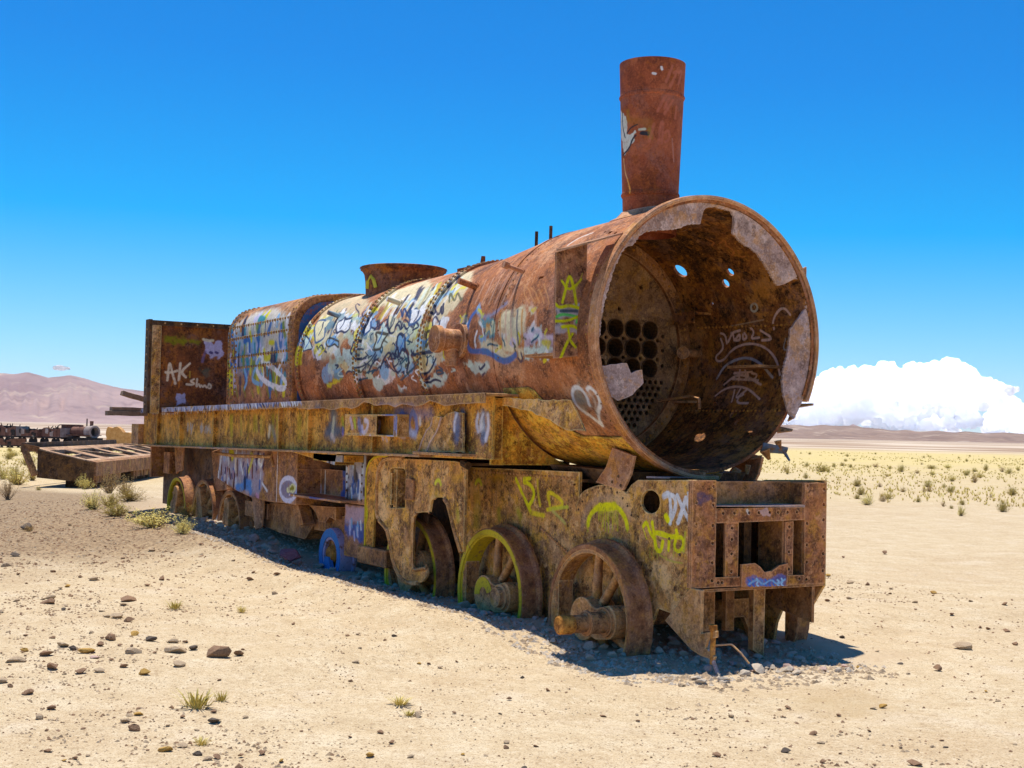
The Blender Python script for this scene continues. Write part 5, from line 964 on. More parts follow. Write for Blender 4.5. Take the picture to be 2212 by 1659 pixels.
  ('e8e4a8',0,0.01,0.95,1,[-5.247,0.763,-5.25,0.751,-5.261,0.739,-5.278,0.728,-5.301,0.72,-5.328,0.714,-5.358,0.711,-5.387,0.711,-5.416,0.714,-5.44,0.72,-5.459,0.729,-5.472,0.74,-5.476,0.752,-5.473,0.765,-5.463,0.777,-5.445,0.787,-5.422,0.796,-5.394,0.802,-5.365,0.805,-5.335,0.804,-5.307,0.801,-5.283,0.795,-5.264,0.786,-5.252,0.775,-5.247,0.763]),
  ('8a8010',0,0.01,0.9,1,[-5.31,0.76,-5.312,0.754,-5.317,0.749,-5.325,0.743,-5.337,0.739,-5.35,0.736,-5.365,0.735,-5.379,0.735,-5.393,0.737,-5.405,0.74,-5.414,0.744,-5.42,0.749,-5.422,0.755,-5.421,0.761,-5.416,0.767,-5.407,0.772,-5.396,0.776,-5.382,0.779,-5.368,0.78,-5.353,0.78,-5.34,0.778,-5.328,0.775,-5.319,0.771,-5.313,0.766,-5.31,0.76]),
  ('f0e0d8',0.016,0.004,0.95,0,[-5.754,1.102,-5.76,0.589]),
  ('f0e8d8',0.02,0.004,0.95,0,[-5.116,0.941,-5.114,0.681]),
  ('a4aec4',0,0.03,0.7,1,[-4.291,1.108,-3.827,1.12,-3.864,0.713,-4.267,0.734]),
  ('ececee',0.0394547087629233,0.012,0.85,0,[-3.986,0.825,-3.974,0.736]),
  ('6a5a50',0.03188221372610732,0.012,0.85,0,[-4.238,0.995,-4.233,0.964]),
  ('2a2a3a',0.04660787423125189,0.012,0.85,0,[-4.045,0.943,-4.028,0.848]),
  ('2a2a3a',0.03220454860419857,0.012,0.85,0,[-4.234,0.955,-4.225,0.918]),
  ('2a2a3a',0.046704501065650286,0.012,0.85,0,[-4.076,0.969,-4.082,0.885]),
  ('48608c',0.04412461970464454,0.012,0.85,0,[-4.063,0.851,-4.07,0.793]),
  ('c8d4e0',0.04077789639197907,0.012,0.85,0,[-3.899,1.111,-3.894,1.065]),
  ('3a5aa0',0.034641369998992706,0.012,0.85,0,[-4.13,1.077,-4.131,1.012]),
  ('3a5aa0',0.03880416955948968,0.012,0.85,0,[-4.121,0.91,-4.107,0.868]),
  ('c8d4e0',0.04305345266590636,0.012,0.85,0,[-4.261,0.987,-4.249,0.929]),
  ('ececee',0.03331840721014683,0.012,0.85,0,[-3.975,0.939,-3.959,0.851]),
  ('2a2a3a',0.030657224349986665,0.012,0.85,0,[-4.232,0.809,-4.233,0.725]),
  ('c8d4e0',0.03703564419519083,0.012,0.85,0,[-4.265,0.915,-4.256,0.832]),
  ('2a2a3a',0.03777276102670997,0.012,0.85,0,[-3.911,1.107,-3.914,1.019]),
  ('d8b8a8',0.0425306093703993,0.012,0.85,0,[-4.018,0.861,-4.02,0.823]),
  ('c8d4e0',0.03685032479085348,0.012,0.85,0,[-3.906,1.027,-3.911,0.962]),
  ('2a2a3a',0.03957273007779649,0.012,0.85,0,[-4.219,1.072,-4.228,1.024]),
  ('d8b8a8',0.035013325908904866,0.012,0.85,0,[-4.229,1.007,-4.224,0.959]),
  ('6a5a50',0.046294710452608245,0.012,0.85,0,[-4.083,1.012,-4.088,0.922]),
  ('c8d4e0',0.037085001040791106,0.012,0.85,0,[-4.131,1.057,-4.123,1.011]),
  ('6a5a50',0.03243443116190116,0.012,0.85,0,[-4.179,0.826,-4.163,0.731]),
  ('c8d4e0',0.045202131176182284,0.012,0.85,0,[-4.028,0.812,-4.015,0.78]),
  ('2a2a3a',0.03647054808789735,0.012,0.85,0,[-3.883,0.824,-3.875,0.778]),
  ('3a5aa0',0.047223310335183274,0.012,0.85,0,[-4.129,0.842,-4.118,0.779]),
  ('3a5aa0',0.04090494727350535,0.012,0.85,0,[-4.001,0.883,-4.007,0.794]),
  ('c8d4e0',0.04142253321394634,0.012,0.85,0,[-4.155,0.808,-4.14,0.739]),
  ('c0a8c0',0,0.03,0.7,1,[-4.261,0.647,-3.862,0.67,-3.873,0.524,-4.251,0.481]),
  ('2858a8',0,0.03,0.8,1,[-4.316,0.485,-3.853,0.526,-3.862,0.338,-4.137,0.384,-4.29,0.408]),
  ('2858a8',0.07,0.02,0.8,0,[-4.661,0.958,-4.649,0.777]),
  ('2858a8',0.08,0.02,0.8,0,[-4.692,0.73,-4.377,0.746]),
  ('7fb2dc',0.03,0.012,0.85,0,[-4.127,0.539,-4.113,0.471]),
  ('7fb2dc',0.03,0.012,0.85,0,[-4.014,0.473,-3.999,0.405]),
  ('ececee',0.03,0.012,0.85,0,[-3.93,0.532,-3.916,0.465]),
  ('7fb2dc',0.03,0.012,0.85,0,[-3.991,0.52,-3.976,0.452]),
  ('c4bede',0.03,0.012,0.85,0,[-3.993,0.463,-3.979,0.395]),
  ('c4bede',0.03,0.012,0.85,0,[-4.169,0.474,-4.154,0.405]),
  ('c4bede',0.03,0.012,0.85,0,[-4.157,0.517,-4.142,0.448]),
  ('c4bede',0.03,0.012,0.85,0,[-4.066,0.429,-4.052,0.361]),
  ('dccf1c',0.06,0.02,0.95,0,[-3.821,0.673,-3.777,0.616,-3.832,0.527]),
  ('f0ea10',0.03,0.008,0.9,0,[-1.601,1.01,-1.527,0.928,-1.448,0.847,-1.382,0.779]),
  ('f0ea10',0.03,0.01,0.9,0,[-1.48,1.009,-1.392,1.019]),
  ('f0ea10',0.032,0.008,0.9,0,[-1.479,0.989,-1.39,0.974,-1.332,0.924,-1.349,0.865,-1.397,0.824]),
  ('e8d030',0.026,0.008,0.8,0,[-1.293,1.01,-1.276,0.901,-1.249,0.826]),
  ('f0d820',0.036,0.012,0.85,0,[-1.369,0.767,-1.198,0.758]),
  ('f0d820',0.03,0.008,0.9,0,[-1.117,0.84,-1.163,0.952,-0.885,0.853,-1.151,0.803]),
  ('d0d040',0.026,0.008,0.85,0,[-1.116,0.808,-0.884,0.838]),
  ('d0c868',0.022,0.008,0.8,0,[-1.08,0.798,-0.973,0.754,-0.914,0.721]),
  ('e8e840',0.03,0.01,0.85,0,[-2.218,0.943,-2.191,0.973,-2.148,0.971,-2.125,0.941]),
  ('c8c030',0.06,0.03,0.6,0,[-1.559,0.768,-1.532,0.73]),
  ('c0b030',0.05,0.03,0.6,0,[-1.848,0.75,-1.832,0.697]),
  ('d8a030',0.05,0.03,0.6,0,[-1.927,0.997,-1.792,1.016]),
  ('a89a28',0.1,0.06,0.45,0,[-2.185,0.841,-2.189,0.632]),
  ('f6ee08',0.04,0.01,0.97,0,[-0.621,0.734,-0.603,0.79,-0.537,0.849,-0.441,0.876,-0.31,0.884,-0.225,0.846,-0.178,0.797,-0.158,0.745]),
  ('f6ee08',0.06,0.012,0.97,0,[-0.479,0.863,-0.31,0.879]),
  ('d8d020',0.01,0.005,0.8,0,[-0.498,0.851,-0.491,0.772]),
  ('d8d020',0.01,0.005,0.8,0,[-0.477,0.853,-0.475,0.766]),
  ('d8d020',0.01,0.005,0.8,0,[-0.456,0.854,-0.446,0.73]),
  ('d8d020',0.01,0.005,0.8,0,[-0.435,0.855,-0.436,0.73]),
  ('d8d020',0.01,0.005,0.8,0,[-0.414,0.856,-0.407,0.705]),
  ('d8d020',0.01,0.005,0.8,0,[-0.393,0.858,-0.388,0.767]),
  ('d8d020',0.01,0.005,0.8,0,[-0.373,0.859,-0.373,0.698]),
  ('d8d020',0.01,0.005,0.8,0,[-0.352,0.86,-0.348,0.801]),
  ('d8d020',0.01,0.005,0.8,0,[-0.331,0.861,-0.325,0.718]),
  ('d8d020',0.01,0.005,0.8,0,[-0.311,0.863,-0.311,0.766]),
  ('d8d020',0.01,0.005,0.8,0,[-0.29,0.864,-0.286,0.762]),
  ('d8d020',0.01,0.005,0.8,0,[-0.27,0.865,-0.266,0.715]),
  ('d8d020',0.02,0.012,0.6,0,[-0.621,0.723,-0.62,0.69]),
  ('d8d020',0.02,0.012,0.6,0,[-0.159,0.756,-0.158,0.724]),
  ('c8a890',0.05,0.03,0.35,0,[-0.69,0.718,-0.635,0.854,-0.444,0.941,-0.237,0.91,-0.125,0.821]),
  ('ececee',0.03,0.006,0.97,0,[0.226,0.976,0.284,1.004,0.303,0.909,0.298,0.808]),
  ('ececee',0.03,0.006,0.97,0,[0.227,0.966,0.317,0.991,0.36,0.943,0.337,0.871,0.297,0.818]),
  ('ececee',0.034,0.006,0.97,0,[0.379,0.814,0.433,0.917,0.455,0.988,0.481,0.92,0.515,0.833]),
  ('ececee',0.03,0.006,0.97,0,[0.367,0.983,0.417,0.916,0.483,0.841]),
  ('ececee',0.03,0.006,0.9,0,[0.479,0.999,0.52,0.942]),
  ('f8f000',0.04,0.01,0.97,0,[0.255,0.846,0.272,0.827]),
  ('f8f000',0.026,0.006,0.95,0,[0.019,0.768,0.052,0.802,0.089,0.732,0.124,0.704]),
  ('f8f000',0.032,0.006,0.97,0,[0.113,0.796,0.142,0.695,0.161,0.625,0.211,0.619,0.226,0.682]),
  ('f8f000',0.032,0.006,0.97,0,[0.14,0.736,0.225,0.732,0.308,0.718,0.373,0.734,0.365,0.763]),
  ('f8f000',0.026,0.006,0.95,0,[0.292,0.707,0.286,0.636]),
  ('f8f000',0.026,0.006,0.95,0,[0.358,0.712,0.343,0.651,0.393,0.63,0.44,0.669,0.43,0.728,0.374,0.724]),
  ('d8d038',0.016,0.006,0.9,0,[0.453,0.76,0.441,0.64]),
  ('c8c048',0.012,0.006,0.7,0,[0.195,0.598,0.313,0.568,0.427,0.569]),
  ('f8f000',0.01,0.005,0.8,0,[0.019,0.748,0.056,0.688]),
  ('d0c840',0.006,0.004,0.7,0,[0.172,0.636,0.174,0.568]),
  ('d0c840',0.006,0.004,0.7,0,[0.369,0.653,0.37,0.606]),
  ('d0c840',0.006,0.004,0.7,0,[0.135,0.633,0.136,0.59]),
  ('d0c840',0.006,0.004,0.7,0,[0.094,0.63,0.095,0.573]),
  ('d0c840',0.006,0.004,0.7,0,[0.157,0.635,0.158,0.592]),
  ('d0c840',0.006,0.004,0.7,0,[0.337,0.651,0.339,0.592]),
  ('d0c840',0.006,0.004,0.7,0,[0.344,0.651,0.345,0.605]),
  ('d0c840',0.006,0.004,0.7,0,[0.264,0.644,0.266,0.567]),
  ('6a6aa8',0.03,0.02,0.6,0,[0.434,0.292,0.499,0.251,0.561,0.288,0.532,0.216]),
  ('4a4a80',0.015,0.006,0.7,0,[0.466,0.296,0.484,0.229,0.53,0.275,0.578,0.232]),
 ],
 'F': [
  ('3a68c8',0,0.012,0.55,1,[-0.146,0.471,-0.062,0.481,0.169,0.473,0.17,0.416,-0.14,0.424]),
  ('3a70d0',0.012,0.003,0.95,0,[-0.135,0.464,-0.116,0.453,-0.139,0.437,-0.118,0.423]),
  ('3a70d0',0.012,0.003,0.95,0,[-0.101,0.469,-0.081,0.452,-0.105,0.435,-0.084,0.421]),
  ('a8d0f0',0.012,0.003,0.95,0,[-0.067,0.469,-0.053,0.451,-0.071,0.434,-0.05,0.42]),
  ('5a90e0',0.012,0.003,0.95,0,[-0.033,0.461,-0.013,0.449,-0.037,0.433,-0.016,0.419]),
  ('3a70d0',0.012,0.003,0.95,0,[0.002,0.461,0.02,0.448,-0.002,0.431,0.018,0.417]),
  ('3a70d0',0.012,0.003,0.95,0,[0.036,0.457,0.046,0.447,0.032,0.43,0.053,0.416]),
  ('3a70d0',0.012,0.003,0.95,0,[0.071,0.456,0.082,0.445,0.067,0.429,0.088,0.415]),
  ('a8d0f0',0.012,0.003,0.95,0,[0.105,0.454,0.122,0.444,0.101,0.427,0.122,0.413]),
  ('a8d0f0',0.012,0.003,0.95,0,[0.14,0.461,0.151,0.443,0.136,0.426,0.157,0.412]),
  ('90c0e8',0.012,0.003,0.9,0,[-0.129,0.436,-0.061,0.468,-0.015,0.423,0.053,0.464,0.1,0.423,0.169,0.455]),
  ('4a4a78',0,0.02,0.6,1,[-0.536,1.001,-0.407,1.018,-0.405,0.941,-0.514,0.942]),
  ('d8b0a8',0,0.006,0.8,1,[-0.07,0.912,0.022,0.902,0.045,0.867,-0.046,0.859]),
  ('e0d8d0',0.02,0.006,0.9,0,[-0.138,0.895,-0.126,0.878]),
 ],
 'C': [
  ('d8dcd0',0,0.004,0.95,1,[114.1,3.679,94.3,3.622,88.3,3.577,93.1,3.483,66.6,3.532,59.2,3.489,71.3,3.47,76.4,3.425,100.7,3.359,107.9,3.364]),
  ('c8ccb8',0.02,0.004,0.9,0,[59.4,3.514,48.3,3.515]),
  ('23303c',0.03,0.004,0.95,0,[54.7,3.488,42.8,3.482]),
  ('23303c',0.012,0.003,0.9,0,[106.4,3.355,82.0,3.387,73.8,3.455,66.3,3.476]),
  ('23303c',0.012,0.003,0.9,0,[87.7,3.504,77.1,3.538,63.1,3.551]),
  ('23303c',0.01,0.003,0.8,0,[104.5,3.662,106.4,3.575,95.0,3.477]),
  ('b08018',0.03,0.015,0.5,0,[85.5,3.656,83.4,3.59]),
  ('b07018',0.06,0.03,0.4,0,[77.4,3.586,40.0,3.558]),
  ('a89838',0.03,0.015,0.5,0,[39.8,3.51,37.4,3.454]),
  ('e8b880',0.012,0.004,0.9,0,[103.0,3.328,96.9,3.227,88.5,3.173,79.8,3.08]),
  ('e8a040',0.012,0.004,0.9,0,[88.5,3.173,81.6,3.113,80.4,3.073]),
  ('c07058',0.02,0.008,0.65,0,[11.0,3.851,-0.9,3.97]),
  ('c07058',0.02,0.008,0.65,0,[2.2,3.823,-12.9,3.946,-3.9,3.923]),
  ('c07058',0.02,0.008,0.65,0,[-16.5,3.932,-29.2,3.968,-17.1,3.852]),
  ('c07058',0.02,0.008,0.65,0,[25.6,3.638,10.5,3.763,0.6,3.76,12.4,3.666]),
  ('c07058',0.02,0.008,0.65,0,[12.2,3.626,-5.1,3.731]),
  ('c07058',0.02,0.008,0.65,0,[22.3,3.415,18.6,3.56,14.2,3.577,15.7,3.417]),
  ('c07058',0.02,0.008,0.65,0,[39.4,3.43,31.5,3.55]),
  ('c07058',0.02,0.008,0.65,0,[11.5,3.49,1.8,3.518,-1.2,3.455,8.8,3.427]),
  ('c07058',0.02,0.008,0.65,0,[-12.0,3.606,-14.8,3.689]),
  ('c89080',0.012,0.005,0.6,0,[-6.8,3.458,-14.2,3.302]),
  ('ececee',0.015,0.004,0.9,0,[35.3,3.906,31.1,3.902]),
  ('ececee',0.015,0.004,0.9,0,[20.6,3.952,19.4,3.936]),
 ],
 'P': [
  ('8a8a10',0,0.03,0.85,1,[-1.11,2.421,-0.756,2.415,-0.651,2.382,-0.676,2.355,-1.107,2.333]),
  ('c4bede',0,0.012,0.95,1,[-0.599,2.398,-0.558,2.361,-0.52,2.389,-0.479,2.353,-0.375,2.423,-0.385,2.332,-0.343,2.256,-0.394,2.176,-0.448,2.2,-0.513,2.184,-0.568,2.245]),
  ('e6dcb4',0.03,0.01,0.8,0,[-0.612,2.41,-0.546,2.394,-0.494,2.403]),
  ('50487a',0.03,0.008,0.9,0,[-0.522,2.254,-0.502,2.249]),
  ('50487a',0.03,0.008,0.9,0,[-0.449,2.258,-0.429,2.252]),
  ('8878a8',0.03,0.015,0.6,0,[-0.581,2.258,-0.606,2.192,-0.617,2.14]),
  ('ead8b8',0.03,0.007,0.95,0,[-1.043,1.894,-1.024,2.135,-0.988,1.997,-0.946,1.859]),
  ('ead8b8',0.03,0.007,0.95,0,[-1.065,1.987,-0.988,1.991,-0.925,2.012]),
  ('ead8b8',0.03,0.007,0.95,0,[-0.889,2.103,-0.898,1.975,-0.902,1.899]),
  ('ead8b8',0.03,0.007,0.95,0,[-0.773,2.108,-0.886,2.001,-0.819,1.94]),
  ('c8a040',0.02,0.006,0.9,0,[-0.769,2.006,-0.768,1.942]),
  ('c87a30',0.02,0.006,0.7,0,[-0.972,1.884,-0.99,1.832]),
  ('c87a30',0.02,0.006,0.7,0,[-0.895,1.887,-0.899,1.81]),
  ('ead8b8',0.025,0.007,0.95,0,[-0.715,1.919,-0.766,1.891,-0.7,1.868,-0.739,1.848,-0.804,1.852]),
  ('ead8b8',0.025,0.007,0.95,0,[-0.676,1.92,-0.686,1.818,-0.655,1.87,-0.634,1.826]),
  ('ead8b8',0.022,0.007,0.95,0,[-0.621,1.846,-0.601,1.821,-0.582,1.853,-0.555,1.822]),
  ('ead8b8',0.022,0.007,0.95,0,[-0.524,1.868,-0.497,1.85,-0.509,1.811,-0.542,1.823,-0.524,1.868]),
  ('c4bede',0,0.012,0.95,1,[-0.922,1.733,-0.839,1.749,-0.798,1.674,-0.81,1.623,-0.918,1.594]),
  ('5a7060',0,0.05,0.5,1,[-0.64,2.037,-0.536,2.054,-0.52,1.965,-0.625,1.961]),
 ],
 'D': [
  ('c8c8d8',0,0.02,0.75,1,[-1.081,2.176,-0.839,2.201,-0.848,2.096,-1.084,2.091]),
  ('c8c8d8',0,0.02,0.6,1,[-1.083,2.044,-1.028,2.057,-0.847,2.067,-0.857,2.019,-1.082,2.007]),
  ('d8dc10',0.02,0.006,0.95,0,[-1.031,2.207,-1.006,2.303,-0.98,2.4,-0.944,2.308,-0.924,2.205]),
  ('d8dc10',0.016,0.006,0.9,0,[-1.04,2.348,-0.988,2.286,-0.922,2.329,-0.888,2.369]),
  ('c8b848',0.01,0.006,0.7,0,[-0.943,2.27,-0.878,2.408]),
  ('d8dc10',0.02,0.006,0.95,0,[-1.087,2.194,-1.053,2.168,-0.986,2.191,-0.907,2.178]),
  ('60d068',0.02,0.006,0.95,0,[-1.074,2.11,-1.029,2.132,-0.905,2.121,-0.916,2.082]),
  ('d8dc10',0.018,0.006,0.95,0,[-1.084,2.082,-0.995,2.087,-0.905,2.121]),
  ('d8dc10',0.02,0.006,0.95,0,[-1.027,2.047,-0.949,2.061,-0.892,2.036]),
  ('d8dc10',0.018,0.006,0.95,0,[-0.983,2.05,-0.969,1.966,-0.923,1.921]),
  ('d8dc10',0.02,0.006,0.95,0,[-0.948,2.005,-0.991,1.946,-1.034,1.849]),
  ('30485a',0.02,0.008,0.8,0,[-1.041,2.15,-0.918,2.158]),
 ],
 'I': [
  ('f0c8b8',0.019,0.004,0.9,0,[-0.956,84.5,-0.925,88.9,-0.975,91.6,-1.017,92.9,-1.003,95.8,-0.918,95.3,-0.84,90.5,-0.723,88.0,-0.576,87.8,-0.433,90.9,-0.331,96.6,-0.277,103.5]),
  ('f0c8b8',0.019,0.004,0.95,0,[-0.89,86.9,-0.902,82.6,-0.951,81.7]),
  ('f0c8b8',0.019,0.004,0.95,0,[-0.873,86.2,-0.815,81.5,-0.805,85.7]),
  ('f0c8b8',0.019,0.004,0.95,0,[-0.833,82.1,-0.73,81.1]),
  ('f0c8b8',0.019,0.004,0.95,0,[-0.788,85.1,-0.733,82.5,-0.739,85.9,-0.788,85.8]),
  ('f0c8b8',0.019,0.004,0.95,0,[-0.684,82.6,-0.655,84.8,-0.706,86.0,-0.702,83.3]),
  ('f0c8b8',0.019,0.004,0.95,0,[-0.627,79.4,-0.57,82.3,-0.623,85.6,-0.526,85.2]),
  ('f0c8b8',0.019,0.004,0.95,0,[-0.505,81.9,-0.37,86.4,-0.496,86.7]),
  ('f0c8b8',0.019,0.004,0.9,0,[-0.363,81.7,-0.367,77.6,-0.287,73.1,-0.221,72.1,-0.176,75.7]),
  ('d0c4c8',0.02,0.006,0.9,0,[-0.97,104.6,-0.911,98.1,-0.767,94.9,-0.636,94.5,-0.501,97.6,-0.348,104.8]),
  ('f0c8b8',0.019,0.004,0.95,0,[-0.867,107.7,-0.772,103.4,-0.659,102.9,-0.455,108.2]),
  ('f0c8b8',0.019,0.004,0.95,0,[-0.927,113.7,-0.853,109.9,-0.711,108.6,-0.57,110.3,-0.419,115.6]),
  ('f0c8b8',0.019,0.004,0.95,0,[-0.725,98.5,-0.711,105.7]),
  ('f0c8b8',0.019,0.004,0.95,0,[-0.675,98.6,-0.632,105.1]),
  ('f0c8b8',0.019,0.004,0.95,0,[-0.779,102.0,-0.583,101.6]),
  ('f0c8b8',0.019,0.004,0.95,0,[-0.782,104.9,-0.499,106.0]),
  ('f0c8b8',0.019,0.004,0.95,0,[-0.629,102.2,-0.596,105.9]),
  ('f0c8b8',0.019,0.004,0.95,0,[-0.581,102.3,-0.513,103.1,-0.547,105.9]),
  ('f0c8b8',0.019,0.004,0.95,0,[-0.729,110.8,-0.714,117.0]),
  ('f0c8b8',0.019,0.004,0.95,0,[-0.668,110.1,-0.694,115.4,-0.614,113.2]),
  ('f0c8b8',0.019,0.004,0.95,0,[-0.657,113.9,-0.657,117.8,-0.527,117.8]),
  ('f0c8b8',0.019,0.004,0.95,0,[-0.597,111.0,-0.646,113.2]),
  ('c8c0b0',0.018,0.004,0.95,0,[-0.499,70.8,-0.508,71.7,-0.525,72.4,-0.543,72.6,-0.559,72.2,-0.568,71.5,-0.567,70.5,-0.557,69.5,-0.54,68.9,-0.521,68.7,-0.506,69.1,-0.498,69.8,-0.499,70.8]),
  ('d0b090',0.01,0.005,0.7,0,[-0.823,78.6,-0.458,76.9]),
  ('d08040',0.014,0.005,0.8,0,[-0.592,29.5,-0.554,32.3,-0.611,33.8]),
  ('d08040',0.014,0.005,0.8,0,[-0.527,33.7,-0.429,31.5,-0.484,36.2]),
  ('d08040',0.014,0.005,0.8,0,[-0.47,36.3,-0.449,40.4,-0.5,41.8]),
  ('d08040',0.014,0.005,0.8,0,[-0.409,39.9,-0.435,44.2,-0.382,43.8]),
  ('b8b0a8',0.012,0.006,0.7,0,[-0.247,86.7,-0.278,91.3,-0.231,92.1]),
 ],
}
def srgb(h): return np.array([int(h[i:i + 2], 16) / 255. for i in (0, 2, 4)])
# canvas: (u0, u1, v0, v1, metres per unit u, metres per unit v, pixels per metre)
CANV = {'B': (-8.6, 0, 0, 140, 1, .0141, 260), 'S': (-10.6, .7, 0, 2.9, 1, 1, 230), 'F': (-.7, .7, .1, 1.2, 1, 1, 380),
        'C': (-100, 180, 2.9, 4.1, .00375, 1, 420), 'P': (-1.4, 0, 1.5, 2.6, 1, 1, 320), 'D': (-1.2, -.7, 1.75, 2.75, 1, 1, 420), 'I': (-1.3, 0, 0, 140, 1, .0157, 300)}
def paint_canvas(key):
    u0, u1, v0, v1, mu, mv, ppm = CANV[key]
    Wd = int((u1 - u0) * mu * ppm); Hd = int((v1 - v0) * mv * ppm)
    col = np.empty((Hd, Wd, 3)); col[:] = srgb('7a5a40'); al = np.zeros((Hd, Wd))
    jj, ii = np.mgrid[0:Hd, 0:Wd]
    wob = (fbm(ii / (.06 * ppm), jj / (.06 * ppm), 3, 7) - .44)
    wear = fbm(ii / (.11 * ppm), jj / (.11 * ppm), 4, 40); fine = fbm(ii / (.018 * ppm), jj / (.018 * ppm), 2, 60)
    spat = nrg.random((Hd, Wd))
    for c, w, soft, a, fill, flat in PAINT[key]:
        P = np.array(flat).reshape(-1, 2); P = np.stack([(P[:, 0] - u0) * mu * ppm, (P[:, 1] - v0) * mv * ppm], 1)
        w = w * ppm; soft = max(soft * ppm, 1.0); pad = w + 2.2 * soft + 3
        x0 = int(max(0, P[:, 0].min() - pad)); x1 = int(min(Wd, P[:, 0].max() + pad)); y0 = int(max(0, P[:, 1].min() - pad)); y1 = int(min(Hd, P[:, 1].max() + pad))
        if x1 <= x0 or y1 <= y0: continue
        X = ii[y0:y1, x0:x1].astype(float); Y = jj[y0:y1, x0:x1].astype(float); wb = wob[y0:y1, x0:x1]
        if not fill and len(P) > 2:                      # smooth the hand-drawn line
            for _ in range(2):
                Q = np.empty((2 * len(P), 2)); Q[0] = P[0]; Q[-1] = P[-1]
                Q[1:-1:2] = P[:-1] * .75 + P[1:] * .25; Q[2:-1:2] = P[:-1] * .25 + P[1:] * .75; P = Q
        D = np.full(X.shape, 1e9); segs = list(zip(P[:-1], P[1:])) + ([(P[-1], P[0])] if fill else []); ins = np.zeros(X.shape, bool)
        for p, q in segs:
            d = q - p; L = d @ d + 1e-9; t = np.clip(((X - p[0]) * d[0] + (Y - p[1]) * d[1]) / L, 0, 1)
            D = np.minimum(D, np.hypot(X - p[0] - t * d[0], Y - p[1] - t * d[1]))
            if fill and abs(d[1]) > 1e-9: ins ^= ((p[1] > Y) != (q[1] > Y)) & (X < d[0] * (Y - p[1]) / d[1] + p[0])
        if fill: s = np.where(ins, D, -D) + wb * .09 * ppm
        else: s = w / 2 * (1 + wb * .7) - D
        m = np.clip(s / soft + .5, 0, 1)
        fringe = np.clip(s / (soft * 2.2) + 1.0, 0, 1) * (m < .5)      # overspray droplets
        m = np.maximum(m, fringe * (spat[y0:y1, x0:x1] > .72) * .45)
        k = a * m * np.clip(1.45 - .9 * sstep(.58, .76, wear[y0:y1, x0:x1]) - .5 * sstep(.52, .7, fine[y0:y1, x0:x1]), .12, 1)
        A = al[y0:y1, x0:x1]; C = col[y0:y1, x0:x1]; na = k + A * (1 - k)
        ck = srgb(c) * (1 + (fine[y0:y1, x0:x1] - .44)[..., None] * .25)
        mixk = (k / np.maximum(na, 1e-6))[..., None]
        col[y0:y1, x0:x1] = C * (1 - mixk) + ck * mixk; al[y0:y1, x0:x1] = na
    img = bpy.data.images.new('paint_' + {'B': 'boiler', 'S': 'side', 'F': 'front', 'C': 'chimney', 'P': 'cab', 'D': 'plate', 'I': 'inside'}[key], Wd, Hd, alpha=True)
    img.alpha_mode = 'CHANNEL_PACKED'
    px = np.concatenate([np.clip(col, 0, 1), al[..., None]], 2).astype(np.float32)
    img.pixels.foreach_set(px.ravel()); img.update(); img.pack()
    return img
IMG = {k: paint_canvas(k) for k in PAINT}

# ------------------------------------------------------------------ materials
class NT:
    def __init__(s, name):
        s.m = bpy.data.materials.new(name); s.m.use_nodes = True; s.t = s.m.node_tree; s.t.nodes.clear()
        s.o = s.n('OutputMaterial'); s.b = s.n('BsdfPrincipled'); s.l(s.b.outputs[0], s.o.inputs[0])
    def n(s, k): return s.t.nodes.new('ShaderNode' + k)
    def l(s, a, b): s.t.links.new(a, b)
    def obj(s): 
        n = s.n('TexCoord'); return n.outputs['Object']
    def noise(s, vec, sc, det=4, rough=.55, scale3=None):
        if scale3:
            m = s.n('Mapping'); m.inputs['Scale'].default_value = scale3; s.l(vec, m.inputs[0]); vec = m.outputs[0]
        n = s.n('TexNoise'); n.inputs['Scale'].default_value = sc; n.inputs['Detail'].default_value = det; n.inputs['Roughness'].default_value = rough
        s.l(vec, n.inputs['Vector']); return n.outputs['Fac']
    def ramp(s, fac, stops, interp='LINEAR'):
        n = s.n('ValToRGB'); n.color_ramp.interpolation = interp; e = n.color_ramp.elements
        while len(e) < len(stops): e.new(.5)
        for i, (p, c) in enumerate(stops): e[i].position = p; e[i].color = tuple(c) + (1,) if len(c) == 3 else c
        s.l(fac, n.inputs[0]); return n.outputs[0]
    def bw(s, fac, a, b):
        if a > b: return s.ramp(fac, [(b, (1, 1, 1)), (a, (0, 0, 0))])
        return s.ramp(fac, [(a, (0, 0, 0)), (b, (1, 1, 1))])
    def mix(s, fac, a, b, mode='MIX'):
        n = s.n('Mix'); n.data_type = 'RGBA'; n.blend_type = mode
        for v, i in ((fac, 0), (a, 6), (b, 7)):
            if isinstance(v, (int, float)): n.inputs[i].default_value = v
            elif isinstance(v, tuple): n.inputs[i].default_value = v + (1,)
            else: s.l(v, n.inputs[i])
        return n.outputs[2]
    def math(s, op, a, b=None, c=None):
        n = s.n('Math'); n.operation = op
        for i, v in enumerate((a, b, c)):
            if v is None: continue
            if isinstance(v, (int, float)): n.inputs[i].default_value = v
            else: s.l(v, n.inputs[i])
        return n.outputs[0]
    def bump(s, h, st=.4, d=.01):
        n = s.n('Bump'); n.inputs['Strength'].default_value = st; n.inputs['Distance'].default_value = d; s.l(h, n.inputs['Height']); s.l(n.outputs[0], s.b.inputs['Normal'])
    def sep(s, v):
        n = s.n('SeparateXYZ'); s.l(v, n.inputs[0]); return n.outputs
    def fin(s, col, rough=.85, spec=.25):
        if isinstance(col, tuple): s.b.inputs['Base Color'].default_value = col + (1,)
        else: s.l(col, s.b.inputs['Base Color'])
        if isinstance(rough, (int, float)): s.b.inputs['Roughness'].default_value = rough
        else: s.l(rough, s.b.inputs['Roughness'])
        s.b.inputs['Specular IOR Level'].default_value = spec
        return s.m
